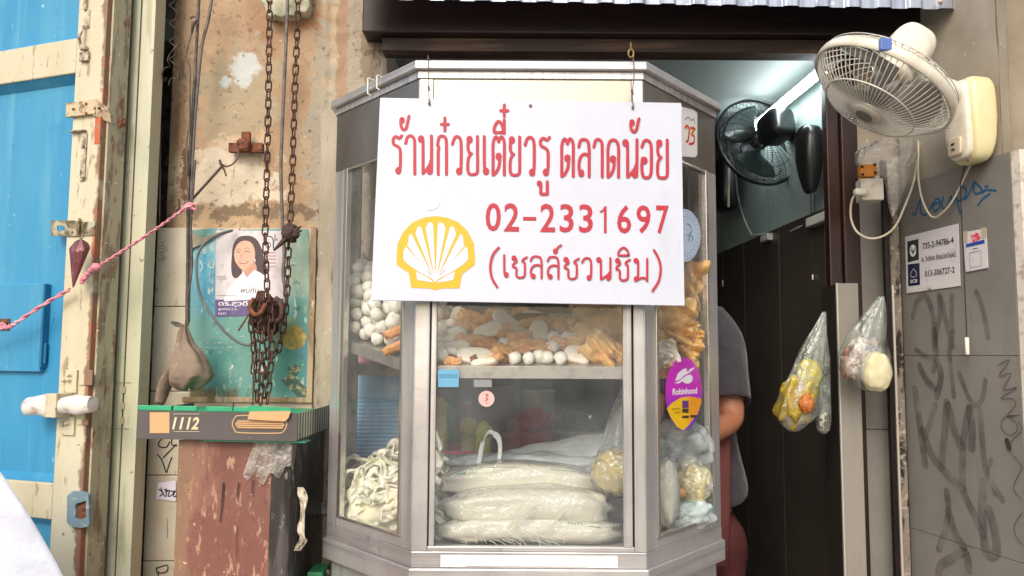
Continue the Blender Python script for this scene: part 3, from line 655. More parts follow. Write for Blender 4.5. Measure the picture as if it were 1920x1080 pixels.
# ================================================================== GLASS CABINET
FL, FR_, SL, SR = P(778, 640, 1.60), P(1209, 640, 1.60), P(621, 640, 1.86), P(1347, 640, 1.86)
def xy(v): return Vector((v.x, v.y, 0))
CF = Frame(xy(FL), xy(FR_)-xy(FL)); CLF = Frame(xy(SL), xy(FL)-xy(SL)); CRF = Frame(xy(FR_), xy(SR)-xy(FR_))
wF = (xy(FR_)-xy(FL)).length; wL = (xy(FL)-xy(SL)).length; wR = (xy(SR)-xy(FR_)).length
YB = 2.035
zLedge = CF.uv(990, 1066)[1]; zFloor = CF.uv(990, 1035)[1]; zTop = CF.uv(990, 138)[1]; zCor = CF.uv(990, 118)[1]
zHead = CLF.uv(680, 306)[1]
steel = mat('brushed_steel', 'e2e0de', .28, .68, layers=[dict(s=(3, 3, 2), r=(.4, .65), c2='c4c0bd'), dict(s=(90, 90, 1.2), r=(.5, .64), c2='aaa6a3', seed=11, a=.7), dict(s=(60, 60, 20), r=(.66, .72), c2='8f8a86', seed=3, a=.5)], bump=[((260, 260, 3), .12, .0006), (7, .16, .01)], rvar=((9, 9, 3), .26, .44))
steel_h = mat('brushed_steel_flat', 'dfdcda', .30, .68, layers=[dict(s=(3, 3, 2), r=(.4, .65), c2='c0bbba'), dict(s=(1.2, 1.2, 90), r=(.5, .64), c2='aaa6a4', seed=11, a=.6), dict(s=(14, 14, 14), r=(.62, .7), c2='958f8b', seed=15, a=.5)], bump=[((3, 3, 240), .12, .0006), (6, .12, .01)], rvar=((9, 9, 3), .28, .46))
dullsteel = mat('dull_steel', 'b5b2ad', .45, .5, layers=[dict(s=12, r=(.45, .65), c2='868380')], bump=(30, .2, .002))
gap = mat('dark_gap', '1e1c1c', .7)
glass = film('window_glass', 'ffffff', .05, 'e8eef0', .03, .85, mvar=(7, .01, .06))  # milky dust, also a pale veil that brightens the dim interior behind
T = thing('display_cabinet', 'five-sided stainless steel and glass noodle display cabinet standing in the doorway', 'display cabinet', W, (.03, 1.85, 0))
plan = [FL, FR_, SR, Vector((SR.x, YB, 0)), Vector((SL.x, YB, 0)), SL]; planxy = [(v.x, v.y) for v in plan]
def inset(pl, d):
    n = len(pl); out = []; c = Vector((sum(p[0] for p in pl)/n, sum(p[1] for p in pl)/n))
    for i in range(n):
        a, b, e = Vector(pl[i-1]), Vector(pl[i]), Vector(pl[(i+1) % n])
        n1 = Vector((-(b-a).y, (b-a).x)).normalized(); n2 = Vector((-(e-b).y, (e-b).x)).normalized()
        if n1.dot(c-b) < 0: n1 = -n1
        if n2.dot(c-b) < 0: n2 = -n2
        k = (n1+n2); k = k/(k.dot(n1)); out.append((b.x+k.x*d, b.y+k.y*d))
    return out
def ring(mb, o, i, z0, z1):
    n = len(o); vs = [(x, y, z) for z in (z0, z1) for x, y in o] + [(x, y, z) for z in (z0, z1) for x, y in i]; fs = []
    for a in range(n):
        b = (a+1) % n; fs += [(a, b, n+b, n+a), (2*n+b, 2*n+a, 3*n+a, 3*n+b), (n+a, n+b, 3*n+b, 3*n+a), (b, a, 2*n+a, 2*n+b)]
    return mb.add(vs, fs)
# cornice: lipped cap with a sloping underside, top sheet
mb = MB(); o1 = inset(planxy, -.014)
mb.zprism(o1, zTop+.004, zCor)
part(T, 'cornice', mb, steel_h, bevel=.0025)
mb = MB(); ring(mb, inset(planxy, -.003), inset(planxy, .01), zTop-.012, zTop+.0035); part(T, 'cornice_lip', mb, steel, bevel=.001)
# ledge and base
mb = MB(); mb.zprism(inset(planxy, -.007), zLedge-.045, zLedge); part(T, 'base_ledge', mb, steel_h, bevel=.0025)
mb = MB(); mb.zprism(inset(planxy, .012), .16, zLedge-.0455); part(T, 'base_body', mb, steel, bevel=.002)
for x, y in ((-.30, 1.88), (.38, 1.88), (-.14, 1.66), (.2, 1.66)):
    part(T, 'caster', MB().lathe([(.012, 0), (.03, .01), (.035, .03), (.03, .05), (.012, .06)], 12, Matrix.Translation((x-.0, y, .035)) @ Matrix.Rotation(pi/2, 4, 'Y')).box(x-.0, x+.04, y-.02, y+.02, .07, .159), gap)
mb = MB(); ring(mb, planxy, inset(planxy, .012), zLedge+.0005, zFloor-.0005); part(T, 'lower_band', mb, steel_h, bevel=.0015)
part(T, 'cabinet_floor', MB().zprism(inset(planxy, .0125), zFloor-.006, zFloor-.001), dullsteel)
# faces: u ranges from the picture
def face(frm, wd, px, zglass1, front=False):
    """px: dict of picture x at y=640"""
    mbs = MB(); a = frm
    g0, g1 = U(frm, px[0], 640), U(frm, px[1], 640)
    zr = zFloor
    tmp = MB()
    def bx(x0, x1, z0, z1, y0=0, y1=.014): tmp.box(x0, x1, y0, y1, z0, z1)
    return g0, g1
def fpart(name, frm, boxes, m, bevel=.0012, P_=None, **k):
    mb = MB()
    for x0, x1, y0, y1, z0, z1 in boxes: mb.box(x0, x1, y0, y1, z0, z1)
    for q in mb.v: q[:] = (frm.M @ q)[:]
    return part(P_ or T, name, mb, m, bevel=bevel, **k)
zR = zFloor+.010
# front
f = [U(CF, v, 640) for v in (806, 809, 819, 1168, 1184, 1188)]
fpart('corner_stile', CF, [(.0005, f[0], 0, .016, zFloor, zTop-.0125)], steel)
fpart('corner_stile', CF, [(f[5], wF-.0005, 0, .016, zFloor, zTop-.0125)], steel)
dr = fpart('front_door_frame', CF, [(f[1], f[2], -.001, .014, zR, zTop-.1), (f[3], f[4], -.001, .014, zR, zTop-.1)], steel)
fpart('front_bottom_rail', CF, [(f[0]+.0005, f[5]-.0005, .0005, .016, zFloor, zR-.0006)], steel_h)
fpart('front_header', CF, [(f[0]+.0005, f[5]-.0005, .001, .016, zTop-.0995, zTop-.0125)], mat('cream_steel', 'c4c1ac', .32, .75, bump=(8, .1, .01)))
fpart('door_gap', CF, [(f[0]+.0002, f[1]-.0002, .006, .012, zR, zTop-.1), (f[4]+.0002, f[5]-.0002, .006, .012, zR, zTop-.1)], gap, bevel=0)
fpart('glass_pane', CF, [(f[2]+.0002, f[3]-.0002, .005, .009, zR, zTop-.1)], glass, bevel=0)
# sides
def side(frm, wd, pxs, outer_left):
    a0, a1 = U(frm, pxs[0], 640), U(frm, pxs[1], 640)
    b0, b1 = U(frm, pxs[2], 640), U(frm, pxs[3], 640)
    fpart('side_stile', frm, [(.0005, a0, 0, .016, zFloor, zHead)], steel); fpart('side_stile', frm, [(a1, wd-.0005, 0, .016, zFloor, zHead)], steel)
    fpart('side_header', frm, [(.0005, wd-.0005, .0002, .016, zHead+.0006, zTop-.0125)], mat('darkened_header_steel', 'a29c96', .30, .88, layers=[dict(s=(3, 3, 2), r=(.4, .65), c2='8f8984'), dict(s=(50, 50, 12), r=(.64, .72), c2='77716c', seed=3, a=.5)], bump=[((260, 260, 3), .12, .0006), (7, .16, .01)], rvar=((9, 9, 3), .24, .42)))  # darker base colour stands in for dark surroundings mirrored by these headers
    fpart('side_rail', frm, [(a0+.0004, a1-.0004, .0004, .015, zFloor, zR+.010)], steel_h)
    fpart('glass_bead', frm, [(a0+.0004, b0, -.003, .010, zR+.0105, zHead-.0005), (b1, a1-.0004, -.003, .010, zR+.0105, zHead-.0005), (b0+.0004, b1-.0004, -.003, .010, zR+.0105, zR+.016), (b0+.0004, b1-.0004, -.003, .010, zHead-.006, zHead-.0005)], mat('bright_bead', 'd9d4ce', .22, .9))
    fpart('glass_pane', frm, [(b0+.0004, b1-.0004, .003, .007, zR+.0165, zHead-.0065)], glass, bevel=0)
side(CLF, wL, (640, 757, 646, 752), True)
side(CRF, wR, (1229, 1330, 1234, 1326), False)
# back frame with sliding glass and side panes
mb = MB()
for x, w_ in ((SL.x+.001, .03), (SL.x+.19, .012), (SR.x-.031, .03)): mb.box(x, x+w_, YB-.016, YB, zFloor, zTop-.0005)
for z in (zFloor, 1.30, zTop-.05): mb.box(SL.x+.032, SR.x-.032, YB-.014, YB-.002, z+.0003, z+.03)
part(T, 'back_frame', mb, dullsteel)
part(T, 'glass_pane', MB().box(SL.x+.204, SL.x+.44, YB-.010, YB-.007, zFloor+.031, zTop-.05), glass)
for x, nm in ((SL.x+.001, 1), (SR.x-.003, 1)):
    part(T, 'side_wall_sheet', MB().box(x, x+.002, SL.y+.02, YB-.017, zFloor, zTop-.0005), dullsteel)
# tray (sloping towards the street)
ZF = CF.uv(990, 687)[1]-.002; SLOPE = .24; Y0 = 1.632
def trz(y): return ZF + SLOPE*(y-Y0)
tp = inset(planxy, .024)
mb = MB(); n = len(tp)
vs = [(x, y, trz(y)) for x, y in tp] + [(x, y, trz(y)-.0015) for x, y in tp]
mb.add(vs, [tuple(range(n)), tuple(range(2*n-1, n-1, -1))] + [(i, n+i, n+(i+1) % n, (i+1) % n) for i in range(n)])
lip = .021
for i in (5, 0, 1):
    a = Vector(tp[i]); b = Vector(tp[(i+1) % n]); nn = Vector(((b-a).y, -(b-a).x)).normalized()*.0012
    vs = []
    for q in (a, b):
        for s_ in (-1, 1):
            for dz in (.004, -lip): vs.append((q.x+nn.x*s_*.8+nn.x*1.5, q.y+nn.y*s_*.8+nn.y*1.5, trz(q.y)+dz))
    mb.add(vs, [(0, 1, 5, 4), (2, 6, 7, 3), (0, 4, 6, 2), (1, 3, 7, 5), (0, 2, 3, 1), (4, 5, 7, 6)])
tr = part(T, 'food_tray', mb, mat('tray_steel', 'b4b1ab', .34, .7, layers=[dict(s=40, r=(.5, .65), c2='9d9a94')], bump=(80, .15, .001)), bevel=.0006)
for x, y in ((967, 694), (1086, 694)):
    q = P(x, y, Y0-.006); mb = MB().lathe([(0, .001), (.0022, .0008), (.003, 0)], 10, Matrix.Translation((q.x, Y0-.0075, q.z)) @ Matrix.Rotation(pi/2, 4, 'X'))
    part(tr, 'rivet', mb, gap)
# zip ties round the left cornice
for px, y0, y1 in ((692, 150, 176), (709, 145, 166)):
    fr_ = Frame(CLF.O - CLF.n*.014, (xy(FL)-xy(SL)))
    q = fr_.at(px, y0); e = fr_.at(px, y1)
    mb = MB().tube([(q.x, .012, q.z+.003), (q.x, -.003, q.z+.003), (q.x+.0005, -.003, e.z), (q.x+.004, .002, e.z-.003)], .0016, 6)
    mb.tube([(q.x+.0005, -.003, q.z+.002), (q.x+.007, -.003, q.z+.002)], .0017, 6)
    for v in mb.v: v[:] = (fr_.M @ v)[:]
    w_ = px == 692
    solo('cable_tie', 'white cable tie on the left cabinet cornice, ' + ('lower left with bent head' if w_ else 'upper right of the pair'), 'cable tie', mb, mat('white_nylon', 'f2efe8', .4), W, (fr_.M @ Vector((q.x, 0, q.z))), group='cable ties on the cabinet top')
# white tape along the lower band
mb = MB(); a = CF.uv(826, 1063); b = CF.uv(1158, 1042); n = 60
top = [(a[0]+(b[0]-a[0])*i/n, b[1]) for i in range(n+1)]; bot = [(a[0]+(b[0]-a[0])*i/n, a[1]+.0022*abs(noise.noise(Vector((i*.45, 0, 0))))+(.002 if 8 < i < 50 else 0)) for i in range(n+1)]
mb.add([(x, -.0006, z) for x, z in top]+[(x, -.0006, z) for x, z in bot], [(i, n+1+i, n+2+i, i+1) for i in range(n)])
e = solo('masking_tape_strip', 'long white strip of tape with a torn lower edge stuck below the front glass', 'tape', mb, mat('white_tape', 'f0ede8', .6), CF, (a[0], 0, a[1]), smooth=False)
# ------------------------------------------------------------------ hanging sign
def perp(fr): return fr
A = P(710, 183, 1.578); B = P(1281, 193, 1.578); C_ = P(1280, 573, 1.548); D_ = P(698, 563, 1.548)
sxv = ((B-A)+(C_-D_)).normalized(); szv = ((A-D_)+(B-C_)).normalized()
ctr = (A+B+C_+D_)/4; SG = Frame(ctr, sxv, szv)
sw = ((B-A).length+(C_-D_).length)/4; sh = ((A-D_).length+(B-C_).length)/4
T = thing('hanging_shop_sign', 'large white signboard with red Thai lettering and yellow shell hanging before the cabinet', 'sign', SG, (0, 0, -sh))
white = mat('sign_white', 'c8cdd9', .35, layers=[dict(s=3, r=(.4, .7), c2='bfc4d0'), dict(s=(14, 1, 3), r=(.58, .72), c2='b6bac4', seed=3, a=.5)], bump=(2.5, .25, .02), coat=.2)
part(T, 'board', MB().box(-sw, sw, 0, .004, -sh, sh), white, bevel=.0008)
red = mat('sign_red', 'b01830', .5, layers=[dict(s=(200, 1, 3), r=(.5, .62), c2='a8283e', a=.5)])
S = 1543/600
def sp(x, y): return SG.uv(700+x/S, 170+y/S)
def stx(mb, box, strokes, wd, yo):
    x0, y0, x1, y1 = box   # picture box in the enlarged view, top-left to bottom-right
    for pts in strokes:
        cl = False
        if isinstance(pts, dict):   # loop
            cx, cy = pts['c']; rx, ry = pts['r']; cx = x0+(x1-x0)*cx; cy = y1-(y1-y0)*cy
            q = [sp(cx+rx*cos(t*2*pi/14), cy+ry*sin(t*2*pi/14)) for t in range(14)]
            mb.stroke(q, wd, yo[0], closed=True, smooth=False)
        else:
            q = [sp(x0+(x1-x0)*a, y1-(y1-y0)*b) for a, b in pts]
            mb.stroke(q, wd, yo[0], smooth=len(q) > 2)
        yo[0] -= .00002
def lp(cx, cy, r=1.0): return dict(c=(cx, cy), r=(LR[0]*r, LR[1]*r))
LR = (8, 11)
def glyphs():
    G = {}
    G['ro'] = [[(.98, 1.0), (.72, .93), (.35, .98), (.08, .9), (.14, .78), (.55, .72), (.82, .62), (.84, .3), (.82, .16)], lp(.62, .09)]
    G['aa'] = [[(.02, .80), (.2, .96), (.55, 1.0), (.86, .92), (.93, .75), (.93, 0)]]
    G['no'] = [lp(.13, .92), [(.27, .92), (.28, .6), (.28, .02)], [(.28, .02), (.5, .10), (.78, .24), (.90, .36)], lp(.80, .08), [(.92, .12), (.93, .5), (.93, 1.0)]]
    G['go'] = [[(.12, 0), (.12, .55), (.18, .70), (.04, .76)], [(.04, .76), (.2, .95), (.5, 1.0), (.82, .95), (.93, .78), (.93, 0)]]
    G['wo'] = [[(.03, .80), (.25, .96), (.55, 1.0), (.85, .92), (.93, .70), (.92, .3), (.90, .14)], lp(.72, .08)]
    G['yo'] = [lp(.22, .92), [(.10, .86), (.08, .70), (.20, .58), (.38, .55)], [(.38, .55), (.16, .46), (.07, .32), (.07, .12), (.2, .02), (.5, 0), (.8, .02), (.93, .12), (.93, .6), (.93, 1.0)]]
    G['ee'] = [[(.3, 1.0), (.3, .5), (.34, .16)], lp(.62, .09)]
    G['to'] = [[(.08, 0), (.08, .5), (.08, .80), (.2, .96), (.36, .98), (.5, .86)], [(.5, .86), (.64, .98), (.80, .97), (.93, .82), (.93, .4), (.93, 0)], lp(.5, .48), [(.58, .40), (.52, .22), (.3, .06), (.08, .0)]]
    G['do'] = [[(.08, 0), (.08, .5), (.08, .76), (.22, .94), (.5, 1.0), (.8, .94), (.93, .76), (.93, .4), (.93, 0)], lp(.48, .48), [(.58, .40), (.52, .22), (.3, .06), (.08, .0)]]
    G['lo'] = [[(.06, .80), (.2, .96), (.5, 1.0), (.82, .94), (.93, .72), (.93, .35), (.93, 0)], [(.93, .52), (.7, .60), (.35, .58), (.12, .44), (.07, .26), (.12, .12)], lp(.26, .09)]
    G['oo'] = [[(.08, .82), (.25, .96), (.5, 1.0), (.8, .95), (.93, .78), (.93, .22), (.8, .04), (.5, 0), (.2, .04), (.08, .2), (.08, .40), (.14, .52)], lp(.30, .46)]
    G['cho'] = [lp(.14, .90), [(.28, .88), (.30, .74), (.12, .64), (.06, .52), (.2, .48), (.30, .40), (.30, .12), (.42, .01), (.62, 0), (.78, .04), (.86, .16), (.86, .6), (.82, .70), (.70, .76), (.76, .84), (1.0, .94)]]
    G['mo'] = [lp(.13, .92), [(.28, .90), (.28, .5), (.26, .18)], lp(.14, .08), [(.28, .06), (.5, .12), (.75, .12), (.90, .04)], [(.93, 0), (.93, .5), (.93, 1.0)]]
    G['tho'] = [dict(c=(.2, .72), r=(6, 9)), [(.05, .62), (.12, .25), (.4, .05), (.7, .2), (.85, .6), (1.0, 1.0)]]
    G['plus'] = [[(.5, 0), (.5, 1)], [(0, .5), (1, .5)]]
    G['ii'] = [[(.95, .04), (.5, .04), (.05, .06), (.02, .35), (.2, .75), (.5, .95), (.8, .70), (.95, .30), (.95, .04)]]
    G['iib'] = [[(0, 0), (0, 1)]]
    G['uu'] = [lp(.15, .85, .7), [(.3, .82), (.28, .2), (.32, .03), (.6, 0), (.92, .03)], [(.93, 0), (.93, 1)]]
    G['kar'] = [dict(c=(.25, .35), r=(7, 8)), [(.42, .50), (.6, .8), (.95, 1.0)]]
    return G
yo = [-.0012]; mb = MB(); G = glyphs(); wd = 15/S/940
for g_, bx_ in [('ro', (92, 218, 138, 403)), ('tho', (130, 124, 172, 193)), ('aa', (155, 218, 203, 403)), ('no', (222, 219, 285, 403)), ('go', (307, 219, 356, 404)), ('plus', (328, 132, 362, 194)), ('wo', (380, 222, 427, 404)), ('yo', (452, 222, 506, 405)),
               ('ee', (527, 222, 553, 406)), ('to', (572, 222, 636, 407)), ('ii', (582, 146, 628, 205)), ('iib', (631, 142, 632, 206)), ('plus', (614, 70, 648, 124)), ('yo', (656, 224, 709, 408)), ('wo', (730, 226, 779, 410)), ('ro', (802, 226, 850, 411)), ('uu', (793, 440, 842, 500)),
               ('to', (903, 232, 968, 414)), ('lo', (987, 236, 1044, 415)), ('aa', (1062, 236, 1106, 416)), ('do', (1126, 238, 1186, 417)), ('no', (1206, 238, 1275, 420)), ('tho', (1238, 137, 1280, 203)), ('oo', (1290, 240, 1343, 421)), ('yo', (1366, 240, 1420, 422))]:
    stx(mb, bx_, G[g_], wd, yo)
part(T, 'shop_name', mb, red)
LR = (7, 8); G = glyphs(); mb = MB(); wd = 10.5/S/940
for g_, bx_ in [('ee', (622, 795, 652, 898)), ('cho', (668, 798, 740, 902)), ('lo', (755, 800, 815, 905)), ('lo', (837, 802, 896, 907)), ('kar', (868, 747, 906, 790)), ('cho', (918, 805, 990, 908)), ('wo', (1005, 808, 1053, 911)),
               ('no', (1077, 808, 1147, 912)), ('cho', (1167, 810, 1236, 915)), ('ii', (1180, 756, 1232, 797)), ('mo', (1257, 812, 1324, 917))]:
    stx(mb, bx_, G[g_], wd, yo)
mb.stroke([sp(*q) for q in ((604, 758), (575, 795), (564, 850), (572, 905), (597, 947))], wd*1.1, yo[0]); mb.stroke([sp(*q) for q in ((1352, 770), (1376, 815), (1384, 865), (1374, 920), (1345, 966))], wd*1.1, yo[0])
part(T, 'slogan', mb, red)
mb = MB(); digs = [(543, 613), (632, 702), (722, 785), (806, 876), (899, 965), (992, 1058), (1092, 1128), (1175, 1243), (1268, 1337), (1363, 1426)]
for ch, (a, b) in zip('02-2331697', digs):
    dy = (a-543)*.0155
    x0, z1 = sp(a, 541+dy); x1, z0 = sp(b, 679+dy)
    if ch == '-':
        x0, z1 = sp(a, 606+dy); x1, z0 = sp(b, 624+dy); mb.add([(x0, -.0012, z0), (x1, -.0012, z0), (x1, -.0012, z1), (x0, -.0012, z1)], [(0, 1, 2, 3)]); continue
    if ch == '1':
        mb.stroke([sp(1118, 550+dy), sp(1118, 679+dy)], .0052, -.0012, cap=False); mb.stroke([sp(1120, 552+dy), sp(1110, 568+dy), sp(1094, 578+dy)], .0045, -.00115, cap=False); continue
    t = text_mb(ch, x0, z0, x1, z1, -.0012, bold=.014); mb.add(t.v, t.f)
part(T, 'phone_number', mb, red)
yel = mat('shell_yellow', 'e9ab08', .45); shw = mat('shell_white', 'cfd3de', .4)
out = [(112, 790), (118, 735), (145, 680), (190, 635), (245, 612), (300, 605), (355, 612), (410, 635), (455, 678), (484, 735), (490, 800), (490, 838), (458, 862), (428, 884), (415, 953), (330, 953), (300, 962), (270, 953), (182, 950), (172, 880), (138, 858), (112, 838)]
part(T, 'shell_emblem', MB().face([sp(*q) for q in out], -.0010), yel)
cx, cy = 300, 925
mb = MB(); arc = [(148, 768), (150, 720), (190, 682), (203, 668), (236, 652), (250, 645), (284, 638), (314, 638), (354, 645), (366, 652), (400, 668), (414, 682), (446, 722), (458, 770)]
# white flutes between the ribs
tips = [((145, 812), (148, 765), (160, 738)), ((160, 735), (172, 700), (192, 692)), ((200, 680), (215, 655), (238, 660)), ((250, 655), (268, 636), (292, 640)), ((308, 640), (332, 636), (352, 655)), ((364, 660), (388, 655), (403, 682)), ((412, 692), (432, 702), (443, 737)), ((446, 738), (458, 768), (458, 812))]
for k, (p, q, r) in enumerate(tips):
    def tow(pt, t, side): return (pt[0]+(cx-pt[0])*t+side, pt[1]+(cy-pt[1])*t)
    if k == 0: poly = [(145, 815), (147, 770), (158, 752), (294, 905), (292, 912), (230, 880), (170, 840)]
    elif k == 7: poly = [(456, 815), (456, 770), (446, 752), (306, 905), (308, 912), (370, 880), (432, 840)]
    else: poly = [tow(p, .97, 0), (p[0]+2, p[1]+6), q, (r[0]-2, r[1]+6), tow(r, .97, 0)]
    if k in (1, 2, 3, 4, 5, 6): poly = [(cx+(p[0]-cx)*.10, cy+(p[1]-cy)*.10), (p[0]+3, p[1]+10), (p[0]+8, p[1]-2), q, (r[0]-8, r[1]-2), (r[0]-3, r[1]+10), (cx+(r[0]-cx)*.10, cy+(r[1]-cy)*.10)]
    mb.add([(sp(*v)[0], -.0014, sp(*v)[1]) for v in poly], [tuple(range(len(poly)))])
for poly in ([(206, 872), (262, 902), (296, 926), (240, 918), (212, 912)], [(394, 872), (338, 902), (304, 926), (360, 918), (386, 912)], [(270, 898), (300, 868), (330, 898), (300, 922)]):
    mb.add([(sp(*v)[0], -.00145, sp(*v)[1]) for v in poly], [tuple(range(len(poly)))])
part(T, 'shell_flutes', mb, shw)
q = sp(277, 533)
part(T, 'round_patch', MB().lathe([(0, .0014), (.018, .0014), (.0185, 0)], 32, Matrix.Translation((q[0], -.0002, q[1])) @ Matrix.Rotation(pi/2, 4, 'X'), cap=False), mat('patch_white', 'f8f8f2', .5))
wire = mat('rusty_wire', '6d5a4c', .6, .4)
q = sp(758, 74); part(T, 'hole', MB().lathe([(.0, .0012), (.0035, .0012), (.0038, 0)], 12, Matrix.Translation((q[0], 0, q[1])) @ Matrix.Rotation(pi/2, 4, 'X'), cap=False), wire)
for x, y, sd_ in ((270, 66, 0), (1250, 85, 1)):
    q = sp(x, y); w0 = SG.M @ Vector((q[0], -.004, q[1])); top = P(803 if not sd_ else 1187, 117, 1.577)
    top.z = zCor
    pts = [top+Vector((.001, .05, .002)), top+Vector((0, .0, .004)), top+Vector((0, -.006, -.003)), top+Vector((.0015, -.004, -.03)), w0+Vector((-.001, -.001, .030)), w0+Vector((.0, -.002, .006)), w0+Vector((.0015, 0, 0)), w0+Vector((0, .008, .002))]
    m_ = MB().tube(spline(pts, False, 4), .0011, 6); m_.tube([w0+Vector((0, -.001, .026)), w0+Vector((-.002, -.002, .036))], .0022, 6)
    m_.blob(w0, (.003, .0015, .003), 10, 6)
    solo('sign_hook', 'thin wire hook over the cabinet top holding the ' + ('right' if sd_ else 'left') + ' corner of the white sign', 'hook', m_, wire, W, tuple(w0), group='wire hooks holding the sign')
# ------------------------------------------------------------------ stickers
def sticker(name, label, frm, outline, m, off=.0012):
    T = thing(name, label, 'sticker', frm, (frm.uv(*outline[0])[0], 0, frm.uv(*outline[0])[1])); 
    part(T, 'backing', MB().face([frm.uv(*q) for q in outline], -off), m); return T
def ell(cx, cy, rx, ry, n=36, sk_=0.0): return [(cx+rx*cos(2*pi*i/n)+sk_*ry*sin(2*pi*i/n), cy+ry*sin(2*pi*i/n)) for i in range(n)]
SO = .0035
mag = mat('magenta_purple', 'd61fc6', .35, layers=[dict(k='axis', ax=2, r=(.010, -.045), s=(1, 1, 1), rag=.0, c2='6f2fd0')], coat=.4)
ctr_ = CRF.uv(1279, 739)
T = thing('oval_delivery_sticker', 'oval purple and yellow delivery sticker with white feather on the right side glass', 'sticker', CRF, (ctr_[0], 0, ctr_[1]))
egg = [(1279, 671), (1292, 674), (1304, 688), (1311, 710), (1313, 740), (1309, 768), (1300, 790), (1290, 802), (1278, 808), (1266, 800), (1254, 782), (1247, 760), (1245, 735), (1247, 710), (1255, 688), (1267, 674)]
eggs = [tuple(v) for v in spline([Vector(q) for q in egg], True, 3)]
part(T, 'backing', MB().face([CRF.uv(*q) for q in eggs], -SO), mag)
part(T, 'yellow_lower_half', MB().face([CRF.uv(*q) for q in [(1247, 766), (1256, 756), (1272, 746), (1290, 743), (1312, 747), (1312, 756), (1305, 776), (1297, 786), (1288, 798), (1278, 807), (1266, 800), (1254, 782)]], -SO-.0003), mat('sticker_yellow', 'ffcb12', .35, coat=.4, layers=[dict(k='axis', ax=0, r=(.005, .035), s=(1, 1, 1), rag=0, c2='fba41c')]))
fz = mat('sticker_white', 'fbf7fb', .4)
F1 = [(1265, 708), (1268, 700), (1275, 694), (1283, 690), (1286, 697), (1292, 698), (1280, 704), (1271, 712), (1263, 714)]
F2 = [(1261, 718), (1268, 716), (1276, 710), (1284, 704), (1292, 702), (1296, 707), (1295, 714), (1289, 719), (1282, 719), (1276, 715), (1269, 719)]
F3 = [(1287, 697), (1290, 692), (1300, 688), (1296, 694), (1289, 698)]
mb = MB()
for i_, F_ in enumerate((F1, F2, F3)): mb.face([CRF.uv(*q) for q in F_], -SO-.0004-.0001*i_)
a = CRF.uv(1258, 741); b = CRF.uv(1304, 726); t = text_mb('Robinhood', a[0], a[1], b[0], b[1], -SO-.0004, bold=.03); mb.add(t.v, t.f)
part(T, 'feather_and_lettering', mb, fz)
mb = MB(); mb.face(rectpx(CRF, 1276, 751, 1288, 765), -SO-.0006); part(T, 'picture', mb, mat('sticker_violet', '6a3a80', .4))
mb = MB()
for x0, y0, x1, y1 in ((1276, 766, 1288, 774), (1276, 779, 1288, 784), (1291, 778, 1303, 783)): mb.face(rectpx(CRF, x0, y0, x1, y1), -SO-.0006)
for (s_, x0, y0, x1, y1) in (('สแกนเลย', 1257, 764, 1272, 769), ('ที่นี่', 1262, 770, 1272, 776)):
    a = CRF.uv(x0, y1); b = CRF.uv(x1, y0); t = text_mb(s_, a[0], a[1], b[0], b[1], -SO-.0006); mb.add(t.v, t.f)
part(T, 'small_print', mb, mat('sticker_dark', '4a3a26', .5))
# round blue-white sticker on right glass
ctr_ = CRF.uv(1290, 443)
T = thing('round_food_sticker', 'round pale blue award sticker half hidden behind the right edge of the sign', 'sticker', CRF, (ctr_[0], 0, ctr_[1]))
E = [CRF.uv(*q) for q in ell(1279, 442, 32, 50, 40)]
part(T, 'backing', MB().face(E, -SO), mat('pale_blue', 'd3e2f0', .35, coat=.3))
mb = MB()
for k_ in (.93, .72): mb.stroke([CRF.uv(1279+32*k_*cos(t*2*pi/36), 442+50*k_*sin(t*2*pi/36)) for t in range(36)], .0008, -SO-.0004, closed=True, smooth=False)
for i_ in range(14):
    a_ = -1.3+i_*.2; mb.stroke([CRF.uv(1279+32*.80*cos(a_), 442+50*.80*sin(a_)), CRF.uv(1279+32*.86*cos(a_), 442+50*.86*sin(a_))], .0016, -SO-.0004)
for pts in ([(1285, 420), (1292, 424), (1294, 434), (1290, 440), (1296, 446), (1294, 452)], [(1286, 440), (1290, 446), (1287, 452)]): mb.stroke([CRF.uv(*q) for q in pts], .003, -SO-.0005)
part(T, 'print', mb, mat('blue_print', '4f86b4', .4))
# square sticker on the right header
T = thing('square_header_sticker', 'white rounded sticker with red and yellow lettering on the right header panel', 'sticker', CRF, (CRF.uv(1295, 250)[0], 0, CRF.uv(1295, 250)[1]))
part(T, 'backing', MB().face([CRF.uv(*q) for q in ((1262, 196), (1300, 206), (1307, 212), (1307, 290), (1303, 295), (1262, 292))], -.0006), mat('sticker_cream', 'e9e5df', .4))
mb = MB()
for pts, k_ in (([(1284, 240), (1288, 236), (1292, 244), (1290, 262), (1286, 266)], 0), ([(1294, 240), (1302, 242), (1296, 252), (1301, 256), (1300, 268), (1292, 270)], 0)): mb.stroke([CRF.uv(*q) for q in pts], .0055, -.0009)
part(T, 'red_letters', mb, mat('pure_red', 'cf2a22', .4))
mb = MB()
for pts in ([(1284, 242), (1288, 240), (1290, 248), (1288, 258)], [(1295, 243), (1301, 245), (1296, 253)]): mb.stroke([CRF.uv(*q) for q in pts], .002, -.0012)
part(T, 'yellow_letters', mb, mat('pure_yellow', 'f2c318', .4))
mb = MB()
mb.stroke([CRF.uv(*q) for q in ((1284, 224), (1290, 220), (1296, 226), (1300, 222), (1302, 232))], .0018, -.0009)
part(T, 'black_curl', mb, ink)
